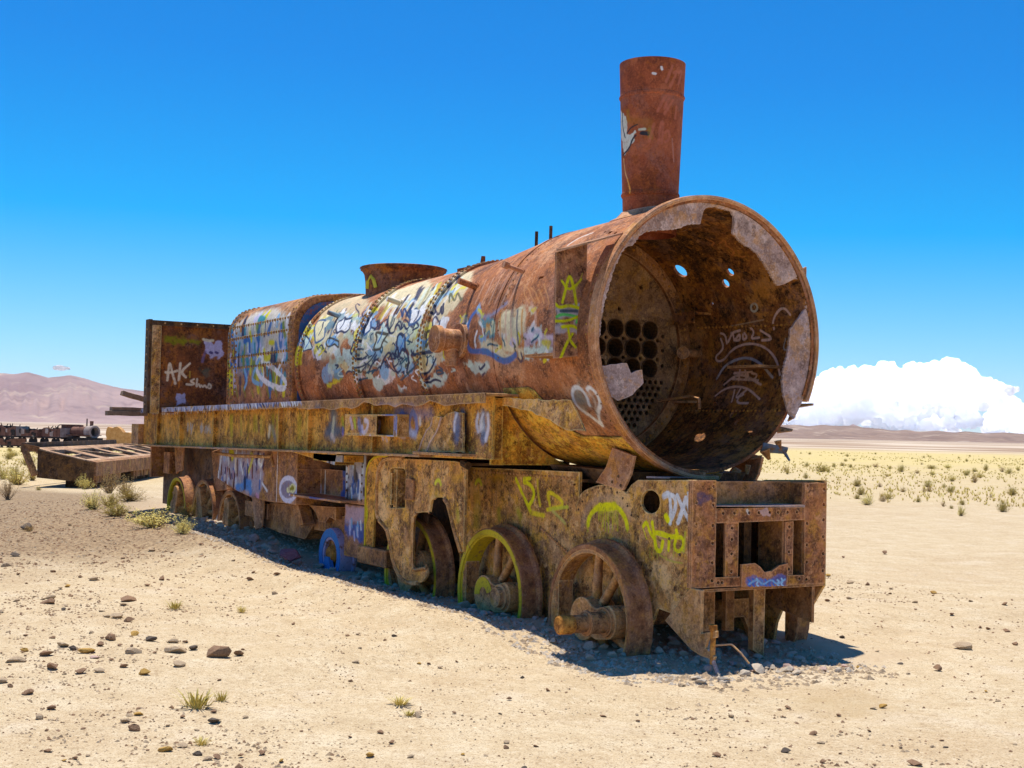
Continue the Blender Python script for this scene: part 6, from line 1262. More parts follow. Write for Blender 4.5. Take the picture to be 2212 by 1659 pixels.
def paint_uv(g, key, vec):
    u0, u1, v0, v1, mu, mv, ppm = CANV[key]; x, y, z = g.sep(vec)
    if key in 'SFPD':
        a = x if key == 'S' else y; b = z
    elif key == 'C':
        dx = g.math('ADD', x, .71); a = g.math('DEGREES' if False else 'MULTIPLY', g.math('ARCTAN2', g.math('MULTIPLY', y, -1), dx), 180 / PI); b = z
    else:
        a = x; ax = g.math('MULTIPLY_ADD', x, .009 if key == 'B' else 0.0, 2.025)
        b = g.math('MULTIPLY', g.math('ARCTAN2', g.math('MULTIPLY', y, -1 if key == 'B' else 1), g.math('SUBTRACT', z, ax)), 180 / PI)
    u = g.math('DIVIDE', g.math('SUBTRACT', a, u0), u1 - u0); v = g.math('DIVIDE', g.math('SUBTRACT', b, v0), v1 - v0)
    c = g.n('CombineXYZ'); g.l(u, c.inputs[0]); g.l(v, c.inputs[1])
    t = g.n('TexImage'); t.image = IMG[key]; t.extension = 'CLIP'; g.l(c.outputs[0], t.inputs[0])
    return t
def rust(name, base, dark, light, ochre=(.42, .2, .03), streak=.35, pits=.5, paint=None, scale=1.0, bump=.5, facing=None, dust=0.0, edge=0.0):
    base, dark, light, ochre = [(min(.95, q[0] * 1.08), q[1] * .98, q[2] * .74) for q in (base, dark, light, ochre)]
    g = NT(name); v = g.obj(); D = lambda c_, k: tuple(min(.95, q * k) for q in c_)
    mauve = tuple(.55 * q + .45 * w for q, w in zip(base, (.30, .21, .185)))
    n1 = g.noise(v, 1.7 * scale, 7, .66); n2 = g.noise(v, 11 * scale, 6, .65); n4 = g.noise(v, 75, 3, .6); n5 = g.noise(v, 30, 5, .7)
    mid_ = g.noise(v, 4.6 * scale, 8, .7); flake = g.noise(v, 7.5 * scale, 10, .74)
    off = g.n('VectorMath'); off.operation = 'ADD'; off.inputs[1].default_value = (13.7, 5.1, 9.3); g.l(v, off.inputs[0]); v2 = off.outputs[0]
    c = g.ramp(n1, [(.38, dark), (.47, base), (.53, base), (.62, light)])
    c = g.mix(g.math('MULTIPLY', g.bw(g.noise(v2, 2.9 * scale, 7, .68), .50, .60), .7), c, mauve)
    c = g.mix(g.math('MULTIPLY', g.bw(g.noise(v2, 5.2 * scale, 8, .7), .53, .60), .75), c, ochre)
    st = g.noise(v, 1.0, 6, .72, (8, 8, 1.5)); st.node.inputs['Distortion'].default_value = .8
    st2 = g.noise(v2, 1.0, 6, .72, (13, 13, 2.2)); st2.node.inputs['Distortion'].default_value = 1.0
    c = g.mix(g.math('MULTIPLY', g.math('MULTIPLY', g.bw(st, .52, .62), g.bw(mid_, .40, .54)), streak), c, D(ochre, 1.1))
    c = g.mix(g.math('MULTIPLY', g.math('MULTIPLY', g.bw(st2, .52, .60), g.bw(n1, .55, .44)), min(1, streak * 1.3)), c, D(dark, .55))
    c = g.mix(g.math('MULTIPLY', g.bw(mid_, .53, .60), .6), c, D(dark, .8))
    c = g.mix(g.math('MULTIPLY', g.bw(flake, .535, .565), min(1, .28 + pits * .5)), c, D(dark, .6))             # scale that has lifted, crisp edged
    c = g.mix(g.math('MULTIPLY', g.bw(flake, .435, .405), .6), c, D(light, 1.15))
    c = g.mix(g.math('MULTIPLY', g.math('MULTIPLY', g.bw(n5, .53, .60), g.bw(mid_, .42, .56)), min(1, pits * 1.6)), c, D(dark, .35))
    c = g.mix(g.math('MULTIPLY', g.math('MULTIPLY', g.bw(n5, .46, .39), g.bw(n2, .44, .56)), .55), c, D(ochre, 1.3))
    c = g.mix(g.math('MULTIPLY', g.bw(n4, .54, .70), .35), c, D(light, 1.4))
    c = g.mix(g.math('MULTIPLY', g.bw(n4, .46, .32), .35), c, D(dark, .5))
    if edge:                                               # brighter plate edges: sunlight caught along them, put into the colour
        bv = g.n('Bevel'); bv.samples = 4; bv.inputs['Radius'].default_value = .016; ge = g.n('NewGeometry'); dt = g.n('VectorMath'); dt.operation = 'DOT_PRODUCT'
        g.l(bv.outputs[0], dt.inputs[0]); g.l(ge.outputs['Normal'], dt.inputs[1])
        em = g.math('MULTIPLY', g.bw(dt.outputs['Value'], .985, .86), g.math('MULTIPLY_ADD', g.bw(n5, .38, .58), .75, .25))
        c = g.mix(g.math('MULTIPLY', em, edge), c, tuple(min(.9, q * 1.35 + .06) for q in light))
    rg = g.math('MULTIPLY_ADD', n2, .3, .62)
    if dust:
        nn = g.n('NewGeometry'); nz = g.sep(nn.outputs['Normal'])[2]
        c = g.mix(g.math('MULTIPLY', g.bw(g.math('MULTIPLY', nz, g.math('ADD', n2, .35)), .45, .85), dust), c, (.5, .36, .26))
    if paint:
        t = paint_uv(g, paint, v); a = t.outputs['Alpha']
        if paint in 'S':
            nn = g.n('NewGeometry'); ny = g.sep(nn.outputs['Normal'])[1]; a = g.math('MULTIPLY', a, g.math('LESS_THAN', ny, -.5))
        if paint in 'FPD':
            nn = g.n('NewGeometry'); nx = g.sep(nn.outputs['Normal'])[0]; a = g.math('MULTIPLY', a, g.math('GREATER_THAN', nx, .5))
        a = g.math('MULTIPLY', a, g.math('SUBTRACT', 1.0, g.math('MULTIPLY', g.bw(n5, .58, .68), .5)))
        c = g.mix(a, c, t.outputs['Color'])
    g.bump(g.math('ADD', g.math('ADD', g.math('MULTIPLY', n5, .6), g.math('MULTIPLY', g.bw(flake, .53, .56), -.25)), g.math('ADD', g.math('MULTIPLY', n4, .25), g.math('MULTIPLY', n2, .6))), bump, .012)
    return g.fin(c, rg, .22)
M = {}
M['boiler'] = rust('rust_boiler', (.38, .15, .075), (.15, .058, .036), (.56, .31, .21), (.45, .17, .05), .35, .4, 'B', .8, .35)
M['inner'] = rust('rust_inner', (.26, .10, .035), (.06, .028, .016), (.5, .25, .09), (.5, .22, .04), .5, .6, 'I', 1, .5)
M['pale'] = rust('rust_pale', (.46, .34, .40), (.30, .19, .19), (.62, .50, .58), (.5, .27, .13), .15, .3, None, 1.2, .3, edge=.45)
M['lip'] = rust('rust_lip', (.44, .21, .12), (.25, .1, .055), (.58, .36, .27), (.5, .24, .06), .2, .3, None, 1.2, .3, edge=.8)
M['chimney'] = rust('rust_chimney', (.34, .095, .05), (.2, .055, .035), (.42, .14, .08), (.3, .09, .02), .15, .2, 'C', .8, .2)
M['dome'] = rust('rust_dome', (.2, .07, .03), (.1, .035, .02), (.3, .11, .05), (.4, .16, .03), .3, .4)
M['fire'] = rust('rust_firebox', (.33, .15, .08), (.14, .06, .035), (.48, .28, .18), (.5, .25, .06), .3, .4, 'S', 1, .35)
M['firefront'] = None
M['cab'] = rust('rust_cab', (.17, .06, .025), (.07, .03, .018), (.27, .1, .04), (.34, .13, .02), .45, .5, 'P')
M['ochre'] = rust('rust_ochre', (.60, .285, .06), (.19, .08, .024), (.84, .48, .14), (.88, .46, .07), .6, .6, 'S', 1.2, .5, edge=.8)
M['under'] = rust('rust_under', (.8, .38, .05), (.32, .12, .02), (.92, .55, .11), (.92, .58, .08), .25, .55, None, 1.5, .5, edge=.45)
M['frame'] = rust('rust_frame', (.58, .30, .12), (.18, .085, .042), (.78, .52, .30), (.76, .42, .06), .6, .55, 'S', 1.2, .5, edge=.8)
M['brown'] = rust('rust_brown', (.38, .175, .08), (.15, .07, .035), (.54, .3, .16), (.45, .21, .05), .35, .5, None, 1.3, .5, edge=.8)
M['front'] = rust('rust_front', (.48, .2, .095), (.17, .07, .04), (.62, .33, .2), (.5, .25, .05), .45, .5, 'F', 1.2, .45, edge=.8)
M['plate'] = rust('rust_plate', (.36, .18, .13), (.17, .08, .06), (.48, .29, .23), (.42, .22, .06), .3, .5, 'D', edge=.8)
M['wheel'] = rust('rust_wheel', (.5, .26, .12), (.22, .1, .05), (.68, .42, .24), (.52, .27, .06), .2, .4, None, 1.5, .4, edge=.8)
M['tyre'] = rust('rust_tyre', (.36, .165, .09), (.17, .075, .05), (.5, .27, .15), (.44, .22, .06), .2, .3, None, 1.2, .25)
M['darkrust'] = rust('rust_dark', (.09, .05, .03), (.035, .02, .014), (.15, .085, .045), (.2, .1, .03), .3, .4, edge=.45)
M['tank'] = rust('rust_tank', (.38, .18, .11), (.16, .075, .05), (.54, .32, .22), (.5, .25, .04), .4, .4, 'S', edge=.8)
M['edge'] = rust('rust_edge', (.42, .23, .12), (.22, .11, .06), (.58, .38, .26), (.6, .36, .08), .3, .3, 'S', edge=.8)
M['rivet'] = rust('rust_rivet', (.3, .15, .07), (.12, .055, .03), (.5, .34, .2), (.6, .42, .08), .3, .3, None, 6)
M['orange'] = rust('rust_orange', (.5, .22, .05), (.26, .09, .025), (.62, .33, .09), (.6, .3, .05), .15, .3, None, 2, .3)
def painted(name, colr, worn=.5, under=(.26, .12, .06)):
    g = NT(name); v = g.obj(); n = g.noise(v, 14, 6, .7); n2 = g.noise(v, 45, 3, .6)
    c = g.mix(g.bw(n, worn, worn + .12), colr, under); c = g.mix(g.math('MULTIPLY', g.bw(n2, .55, .7), .5), c, tuple(x * .5 for x in under))
    g.bump(n2, .3, .006); return g.fin(c, .75, .25)
M['yellow'] = painted('old_yellow_paint', (.62, .47, .02), .56, (.3, .17, .06))
M['blue'] = painted('old_blue_paint', (.05, .2, .5), .6, (.12, .1, .14))
M['lilac'] = painted('old_lilac_paint', (.42, .36, .55), .52, (.2, .1, .08))
M['firefront'] = painted('blue_smudged_rust', (.03, .11, .3), .5, (.26, .09, .06))
M['sparkmark'] = painted('yellow_spray', (.62, .55, .05), .6, (.3, .2, .05))
def simple(name, a, b, sc=8, rough=.9, bump=.4, det=6):
    g = NT(name); v = g.obj(); n = g.noise(v, sc, det, .65); n2 = g.noise(v, sc * 6, 3)
    c = g.ramp(n, [(.33, a), (.67, b)]); c = g.mix(g.math('MULTIPLY', g.bw(n2, .5, .7), .4), c, tuple(x * .5 for x in a))
    g.bump(g.math('ADD', n, g.math('MULTIPLY', n2, .3)), bump, .02); return g.fin(c, rough, .2)
M['wood'] = simple('weathered_wood', (.2, .13, .08), (.36, .25, .17), 12)
M['adobe'] = simple('orange_adobe', (.55, .26, .08), (.72, .42, .17), 2.5)
M['stone_tan'] = simple('tan_stone', (.34, .23, .13), (.52, .4, .27), 14)
M['stone_brown'] = simple('brown_stone', (.2, .11, .06), (.36, .22, .13), 14)
M['stone_white'] = simple('pale_stone', (.5, .42, .32), (.68, .6, .48), 10)
M['stone_dark'] = simple('dark_stone', (.08, .06, .045), (.17, .13, .1), 14)
M['stone_grey'] = simple('grey_rubble', (.42, .34, .25), (.64, .54, .42), 14)
M['stone_pink'] = simple('pinkish_rubble', (.46, .3, .24), (.64, .46, .38), 14)
M['stone_ochre'] = simple('ochre_stone', (.4, .22, .05), (.55, .34, .1), 14)
M['far_rust'] = simple('distant_rust', (.1, .045, .03), (.26, .13, .09), 1.2)
M['far_pale'] = simple('distant_grey_paint', (.26, .19, .16), (.5, .42, .37), 1.0)
M['far_dark'] = simple('distant_black', (.02, .017, .015), (.05, .04, .035), 2)
M['wagon'] = rust('rust_wagon', (.26, .12, .06), (.11, .05, .03), (.4, .22, .13), (.5, .32, .12), .3, .4, None, .8, .4, edge=.8)
M['wagon_pale'] = rust('rust_wagon_pale', (.42, .26, .19), (.22, .12, .08), (.55, .4, .31), (.5, .33, .18), .2, .3, None, .8, .3, edge=.8)
def leafmat(name, a, b):
    g = NT(name); oi = g.n('ObjectInfo'); v = g.obj(); n = g.noise(v, 9, 3)
    c = g.ramp(n, [(.3, a), (.7, b)]); m = g.fin(c, .8, .15)
    return m
M['bush'] = leafmat('dry_bush_yellow', (.62, .5, .12), (.86, .73, .26))
M['bush_green'] = leafmat('green_bush', (.4, .32, .08), (.62, .5, .16))
M['bush_brown'] = leafmat('brown_bush', (.38, .24, .08), (.62, .44, .18))
M['twig'] = simple('twig', (.18, .12, .07), (.3, .2, .12), 10)
M['grass'] = leafmat('dry_grass_blades', (.56, .43, .11), (.7, .57, .2))
# ------------------------------------------------------------------ ground
def axis_pts(a, b, step, far, ratio=1.17):
    mid = list(np.arange(a, b + 1e-6, step)); lo = []; hi = []; d = step; p = a
    while p > -far: d *= ratio; p -= d; lo.append(p)
    d = step; p = b
    while p < far: d *= ratio; p += d; hi.append(p)
    return np.array(lo[::-1] + mid + hi)
gx = axis_pts(-13, 6.5, .055, 16000); gy = axis_pts(-5.5, 3.5, .055, 16000)
GX, GY = np.meshgrid(gx, gy); GZ = ground_z(GX, GY)
fine = (1 - sstep(9, 16, np.hypot(GX, GY)))
GZ = GZ + fine * .022 * (fbm(GX * 11, GY * 11, 2, 33) - .4) + fine * .03 * np.maximum(0, fbm(GX * 6.5, GY * 6.5, 2, 77) - .5)
nx_, ny_ = len(gx), len(gy); idx = np.arange(nx_ * ny_).reshape(ny_, nx_)
fc = np.stack([idx[:-1, :-1], idx[:-1, 1:], idx[1:, 1:], idx[1:, :-1]], -1).reshape(-1, 4)
me = bpy.data.meshes.new('ground'); co = np.stack([GX, GY, GZ], -1).reshape(-1, 3)
me.vertices.add(len(co)); me.vertices.foreach_set('co', co.ravel().astype(np.float32))
me.loops.add(fc.size); me.loops.foreach_set('vertex_index', fc.ravel().astype(np.int32))
me.polygons.add(len(fc)); me.polygons.foreach_set('loop_start', np.arange(0, fc.size, 4, dtype=np.int32)); me.update(calc_edges=True); me.validate()
me.polygons.foreach_set('use_smooth', [True] * len(fc))
g = NT('desert_sand'); v = g.obj(); x, y, z = g.sep(v)
n1 = g.noise(v, .5, 6, .6); n2 = g.noise(v, 3.2, 6, .65); n3 = g.noise(v, 26, 4, .7); n4 = g.noise(v, 110, 3, .6)
c = g.ramp(n2, [(.3, (.50, .375, .22)), (.5, (.57, .44, .27)), (.7, (.64, .525, .35))])
c = g.mix(g.math('MULTIPLY', g.bw(n1, .48, .66), .42), c, (.46, .32, .18)); c = g.mix(g.math('MULTIPLY', g.bw(g.noise(v, 1.3, 5, .7), .55, .66), .45), c, (.66, .55, .4))
c = g.mix(g.math('MULTIPLY', g.bw(n3, .54, .66), .6), c, (.34, .23, .13)); c = g.mix(g.math('MULTIPLY', g.bw(n3, .44, .34), .5), c, (.72, .60, .42))
c = g.mix(g.math('MULTIPLY', g.bw(n3, .3, .42), .35), (.62, .5, .36), c) if False else c
c = g.mix(g.math('MULTIPLY', g.bw(n4, .55, .64), .75), c, (.26, .17, .1))
c = g.mix(g.math('MULTIPLY', g.bw(n4, .43, .3), .5), c, (.66, .56, .42))
vor = g.n('TexVoronoi'); vor.inputs['Scale'].default_value = 40; g.l(v, vor.inputs['Vector'])
c = g.mix(g.math('MULTIPLY', g.bw(vor.outputs['Distance'], .22, .14), g.bw(n2, .5, .66)), c, (.26, .17, .1))
# browner soil on the slope by the rear of the engine, grey ballast fines under it
m = g.math('MULTIPLY', g.bw(g.math('MULTIPLY', x, -.05), .22, .36), g.bw(g.math('ADD', g.math('MULTIPLY', x, -.05), g.math('MULTIPLY', n1, .6)), .44, .62))
m = g.math('MULTIPLY', m, g.math('MULTIPLY', g.bw(g.math('MULTIPLY', x, -.02), .55, .4), g.bw(g.math('MULTIPLY_ADD', y, .1, .5), .53, .43)))
c = g.mix(g.math('MULTIPLY', m, .85), c, g.mix(g.bw(n3, .42, .58), (.36, .245, .14), (.16, .10, .055)))
ay = g.math('ABSOLUTE', y); bm_ = g.math('MULTIPLY', g.bw(g.math('MULTIPLY', g.math('ADD', ay, g.math('MULTIPLY', n2, .9)), .3), .5, .36), g.math('MULTIPLY', g.bw(g.math('MULTIPLY', x, .1), .105, .075), g.bw(g.math('MULTIPLY', x, -.05), .7, .55)))
c = g.mix(g.math('MULTIPLY', bm_, .75), c, (.52, .39, .25))
vd = g.n('VectorMath'); vd.operation = 'DISTANCE'; g.l(v, vd.inputs[0]); vd.inputs[1].default_value = (1.75, -.45, 0)      # an old oily stain in the sand
c = g.mix(g.math('MULTIPLY', g.bw(g.math('ADD', vd.outputs['Value'], g.math('MULTIPLY', n2, .5)), .72, .42), .45), c, (.40, .27, .13))
# distance bands over the plain
cm = g.n('CombineXYZ'); g.l(g.math('SUBTRACT', x, 7.0), cm.inputs[0]); g.l(g.math('ADD', y, 5.7), cm.inputs[1])
ln = g.n('VectorMath'); ln.operation = 'LENGTH'; g.l(cm.outputs[0], ln.inputs[0]); r = ln.outputs['Value']
nb = g.noise(v, .045, 5, .6); rr = g.math('MULTIPLY_ADD', g.math('SUBTRACT', nb, .5), 40, r)
ng = g.noise(v, .35, 4, .65)
belt = g.math('MULTIPLY', g.bw(g.math('DIVIDE', rr, 400), .065, .22), g.bw(g.math('DIVIDE', rr, 400), .5, .36))
c = g.mix(g.math('MULTIPLY', belt, g.math('MULTIPLY_ADD', g.bw(ng, .35, .6), .45, .5)), c, (.60, .47, .19))
c = g.mix(g.math('MULTIPLY', belt, g.math('MULTIPLY', g.bw(g.noise(v, .9, 4, .6), .56, .64), .6)), c, (.42, .34, .13))
lg = g.math('LOGARITHM', g.math('MAXIMUM', r, 1), 10)
bn = g.n('TexNoise'); bn.noise_dimensions = '3D'; bn.inputs['Detail'].default_value = 4; bn.inputs['Scale'].default_value = 1
cb = g.n('CombineXYZ'); g.l(g.math('MULTIPLY', lg, 9), cb.inputs[0]); g.l(g.math('MULTIPLY', g.math('ARCTAN2', y, x), 3), cb.inputs[1]); g.l(cb.outputs[0], bn.inputs['Vector'])
fb = g.ramp(bn.outputs['Fac'], [(.38, (.3, .2, .13)), (.48, (.42, .3, .2)), (.54, (.66, .55, .42)), (.62, (.36, .25, .17))])
c = g.mix(g.bw(g.math('DIVIDE', rr, 400), .36, .55), c, fb)
g.bump(g.math('ADD', g.math('ADD', g.math('MULTIPLY', n3, .7), g.math('MULTIPLY', n4, .35)), n2), .55, .03)
M['ground'] = g.fin(c, .95, .1)
ground = link('ground', me, M['ground']); tag(ground, kind='structure', label='pale sandy desert floor strewn with pebbles')

# ------------------------------------------------------------------ mountains, hills, cloud
def dirv(az): return Vector((-math.cos(R(az)), math.sin(R(az)), 0))
def range_mesh(name, prof, dist, depth, mat, base=-6, seed=1, rough=1.0, na=260, nd=44):
    azs = np.linspace(prof[0][0], prof[-1][0], na); el = np.interp(azs, [p[0] for p in prof], [p[1] for p in prof])
    top = CAM.z + dist * np.tan(np.radians(el))
    vs = []; fs = []
    for j in range(nd):
        t = j / (nd - 1)
        for i in range(na):
            a = azs[i]; rr = dist - depth + 2 * depth * t
            s = (t / .5) if t < .5 else (1 - t) / .5
            h = s ** 1.25
            ridge = fbm(a * 1.4 + 3, t * 3.0 + 1.2, 5, seed) - .47; gul = abs(fbm(a * 3.6, t * 5, 4, seed + 5) - .47)
            crest = max(0.0, 1 - abs(s - 1) * 2.2)
            z = base + (top[i] - base) * (h + rough * (1 - crest) * s * (.55 * ridge - .5 * gul))
            p = CAM.xy + dirv(a).xy * rr
            vs.append((p.x, p.y, z))
    for j in range(nd - 1):
        for i in range(na - 1): fs.append((j * na + i, j * na + i + 1, (j + 1) * na + i + 1, (j + 1) * na + i))
    m = MB(); m.add(vs, fs); o = m.build(name, mat, smooth=180); return o
def rockmat(name, a, b, pale, sc):
    g = NT(name); v = g.obj(); n = g.noise(v, sc, 7, .62); n2 = g.noise(v, sc * 6, 5, .6); n3 = g.noise(v, sc * 2.2, 5, .7)
    c = g.ramp(n, [(.35, a), (.65, b)]); c = g.mix(g.math('MULTIPLY', g.bw(n3, .56, .68), .75), c, pale); c = g.mix(g.math('MULTIPLY', g.bw(n2, .5, .7), .5), c, tuple(q * .6 for q in a))
    return g.fin(c, .95, .1)
M['mount'] = rockmat('lilac_mountain_rock', (.3, .19, .17), (.44, .3, .25), (.5, .37, .27), .0011)
M['hill'] = rockmat('brown_hill_rock', (.22, .13, .08), (.34, .22, .14), (.62, .48, .34), .0030)
o = range_mesh('mountains', [(3, 1.5), (6, 1.75), (8, 2.1), (9.83, 1.97), (10.37, 1.94), (10.89, 2.04), (11.65, 1.84), (12.48, 1.97), (13.04, 1.84), (13.75, 1.64), (14.47, 1.49), (15.42, 1.37), (17, 1.1), (20, .7), (24, .35), (30, .1)], 9000, 2600, M['mount'], base=-8, seed=4, rough=1.1)
tag(o, 'hazy lilac mountain range behind the distant trains', kind='structure')
o = range_mesh('hills', [(24, .1), (30, .3), (36, .45), (42.75, .57), (43.24, .52), (43.8, .60), (44.32, .55), (45.0, .58), (45.48, .50), (46.15, .47), (46.6, .40), (47.1, .45), (47.58, .38), (48.3, .44), (49.0, .37), (49.44, .43), (50.2, .36), (50.9, .42), (51.62, .36), (56, .42), (62, .3), (70, .1)], 8200, 1700, M['hill'], base=-6, seed=9, rough=1.4)
tag(o, 'low brown hills along the right horizon', kind='structure')
o = range_mesh('distant_peak', [(44.2, .38), (44.71, .54), (45.0, .70), (45.38, .54), (45.9, .38)], 10600, 500, M['mount'], base=0, seed=12, rough=.4, na=40, nd=14)
tag(o, 'small bluish peak beyond the brown hills', kind='structure')

def cloudmat():
    g = NT('cloud_white'); b = g.b; b.inputs['Base Color'].default_value = (.97, .97, .98, 1); b.inputs['Roughness'].default_value = 1; b.inputs['Specular IOR Level'].default_value = 0
    b.subsurface_method = 'BURLEY'; b.inputs['Subsurface Weight'].default_value = 1.0; b.inputs['Subsurface Radius'].default_value = (1, 1, 1); b.inputs['Subsurface Scale'].default_value = 900
    return g.m
M['cloud'] = cloudmat()
bm = bmesh.new(); bmesh.ops.create_icosphere(bm, subdivisions=2, radius=1); ICO_V = np.array([v.co[:] for v in bm.verts]); ICO_F = np.array([[v.index for v in f.verts] for f in bm.faces]); bm.free()
def puffs(name, lst, dist, seed, label, vox=None):
    r = np.random.default_rng(seed); V = []; Fs = []; o = 0
    for az, el, sz, dd in lst:
        D = dist + dd; c = np.array(CAM) + np.array(dirv(az)) * D; c[2] = CAM.z + D * math.tan(R(el))
        off = r.random(3) * 50; n = ICO_V
        k = 1 + .5 * (fbm(n[:, 0] * 2.3 + off[0] + n[:, 2], n[:, 1] * 2.3 + off[1], 3, 3) - .44)
        v = n * k[:, None] * sz * np.array([1.1, 1.1, .82]) + c; V.append(v); Fs.append(ICO_F + o); o += len(v)
    V = np.concatenate(V); Fs = np.concatenate(Fs)
    me = bpy.data.meshes.new(name); me.from_pydata(V.tolist(), [], Fs.tolist()); me.polygons.foreach_set('use_smooth', [True] * len(Fs)); me.update()
    o = link(name, me, M['cloud'])
    if vox:
        md = o.modifiers.new('fuse', 'REMESH'); md.mode = 'VOXEL'; md.voxel_size = vox; md.use_smooth_shade = True
        dg = bpy.context.evaluated_depsgraph_get(); m2 = bpy.data.meshes.new_from_object(o.evaluated_get(dg)); o.modifiers.clear(); o.data = m2
        n = len(m2.vertices); co = np.empty(n * 3); m2.vertices.foreach_get('co', co); co = co.reshape(-1, 3); no = np.empty(n * 3); m2.vertices.foreach_get('normal', no); no = no.reshape(-1, 3)
        u = (co[:, 0] * .6 + co[:, 1] * .8); k = (vox / 16) * ((fbm(u / 90, co[:, 2] / 90, 4, seed) - .44) * 95 + (fbm(u / 30, co[:, 2] / 30, 4, seed + 4) - .44) * 48)
        co = co + no * k[:, None]; m2.vertices.foreach_set('co', co.ravel()); m2.update()
        if not m2.materials: m2.materials.append(M['cloud'])
    return tag(o, label, 'cloud')
CT = [(40, 1.9), (41.5, 2.2), (42.97, 2.46), (43.56, 2.67), (44.43, 3.03), (44.87, 3.21), (45.4, 3.04), (46.02, 3.31), (46.6, 3.1), (47.55, 3.18), (48.62, 3.43), (49.42, 3.26), (49.88, 2.82), (50.34, 2.49), (50.9, 2.35), (51.43, 2.2)]
CB = [(40, .1), (49.6, .1), (50.3, 1.9), (51.43, 2.1)]
lst = []; cr = np.random.default_rng(8)
for i in range(900):
    az = cr.uniform(40.2, 51.3); top = np.interp(az, [p[0] for p in CT], [p[1] for p in CT]); bot = np.interp(az, [p[0] for p in CB], [p[1] for p in CB])
    t = cr.random() ** .55; sz = cr.choice([38, 55, 80, 110]) * (1 if top - bot > .8 else .45)
    e = np.degrees(sz / 15000); el = bot + (top - bot - e * .9) * t
    lst.append((az, el, sz * cr.uniform(.7, 1.2), cr.uniform(-500, 500) * (1.2 - t)))
puffs('cloud', lst, 15000, 3, 'big white cumulus bank above the brown hills', 16)
lst = []
for i in range(220):
    az = cr.uniform(50.2, 57); top = 1.5 + .2 * math.sin(az * 3) + .25 * (az > 52); lst.append((az, .1 + (top - .1) * cr.random() ** .6, cr.uniform(48, 95), cr.uniform(-300, 500)))
puffs('cloud', lst, 16500, 5, 'lower white cloud at the right edge beneath a blue gap', 16)
puffs('cloud', [(11.86 + .0125 * k + cr.uniform(-.02, .02), 2.19 + cr.uniform(-.02, .03) * math.sin(math.pi * k / 44), 9 + 13 * math.sin(math.pi * (k + 2) / 48), cr.uniform(-30, 30)) for k in range(45)], 13000, 6, 'tiny white cloud just over the lilac mountain top', 4)

# air between here and the mountains
hz = MB(); hz.box(-13400, 3000, -3000, 13400, -60, 420)
hm = bpy.data.materials.new('haze'); hm.use_nodes = True; ht = hm.node_tree; ht.nodes.clear()
ho = ht.nodes.new('ShaderNodeOutputMaterial'); hv = ht.nodes.new('ShaderNodeVolumePrincipled'); hv.inputs['Color'].default_value = (.64, .76, 1, 1); hv.inputs['Density'].default_value = 2.2e-5; hv.inputs['Anisotropy'].default_value = .2
ht.links.new(hv.outputs[0], ho.inputs['Volume'])
haze = hz.build('haze', hm); tag(haze, kind='stuff')
# ------------------------------------------------------------------ the derelict engine
loco = empty('steam_locomotive')
tag(loco, 'large rusting steam locomotive covered in graffiti, smokebox front torn open', 'locomotive')
BR = [(0, .93), (-.1, .915), (-1.35, .895), (-2.3, .80), (-2.75, .785), (-4.1, .76), (-5.65, .74)]
def brad(x): return float(np.interp(-x, [-a for a, _ in BR], [r for _, r in BR]))
def axz(x): return 2.025 + .009 * x
def sup(p): return (p[0], p[1], p[2] + .009 * p[0])
def bpt(x, a, e=0.0):
    r = brad(x) + e; return (x, -r * math.sin(R(a)), axz(x) + r * math.cos(R(a)))
def bnorm(a): return Vector((0, -math.sin(R(a)), math.cos(R(a))))

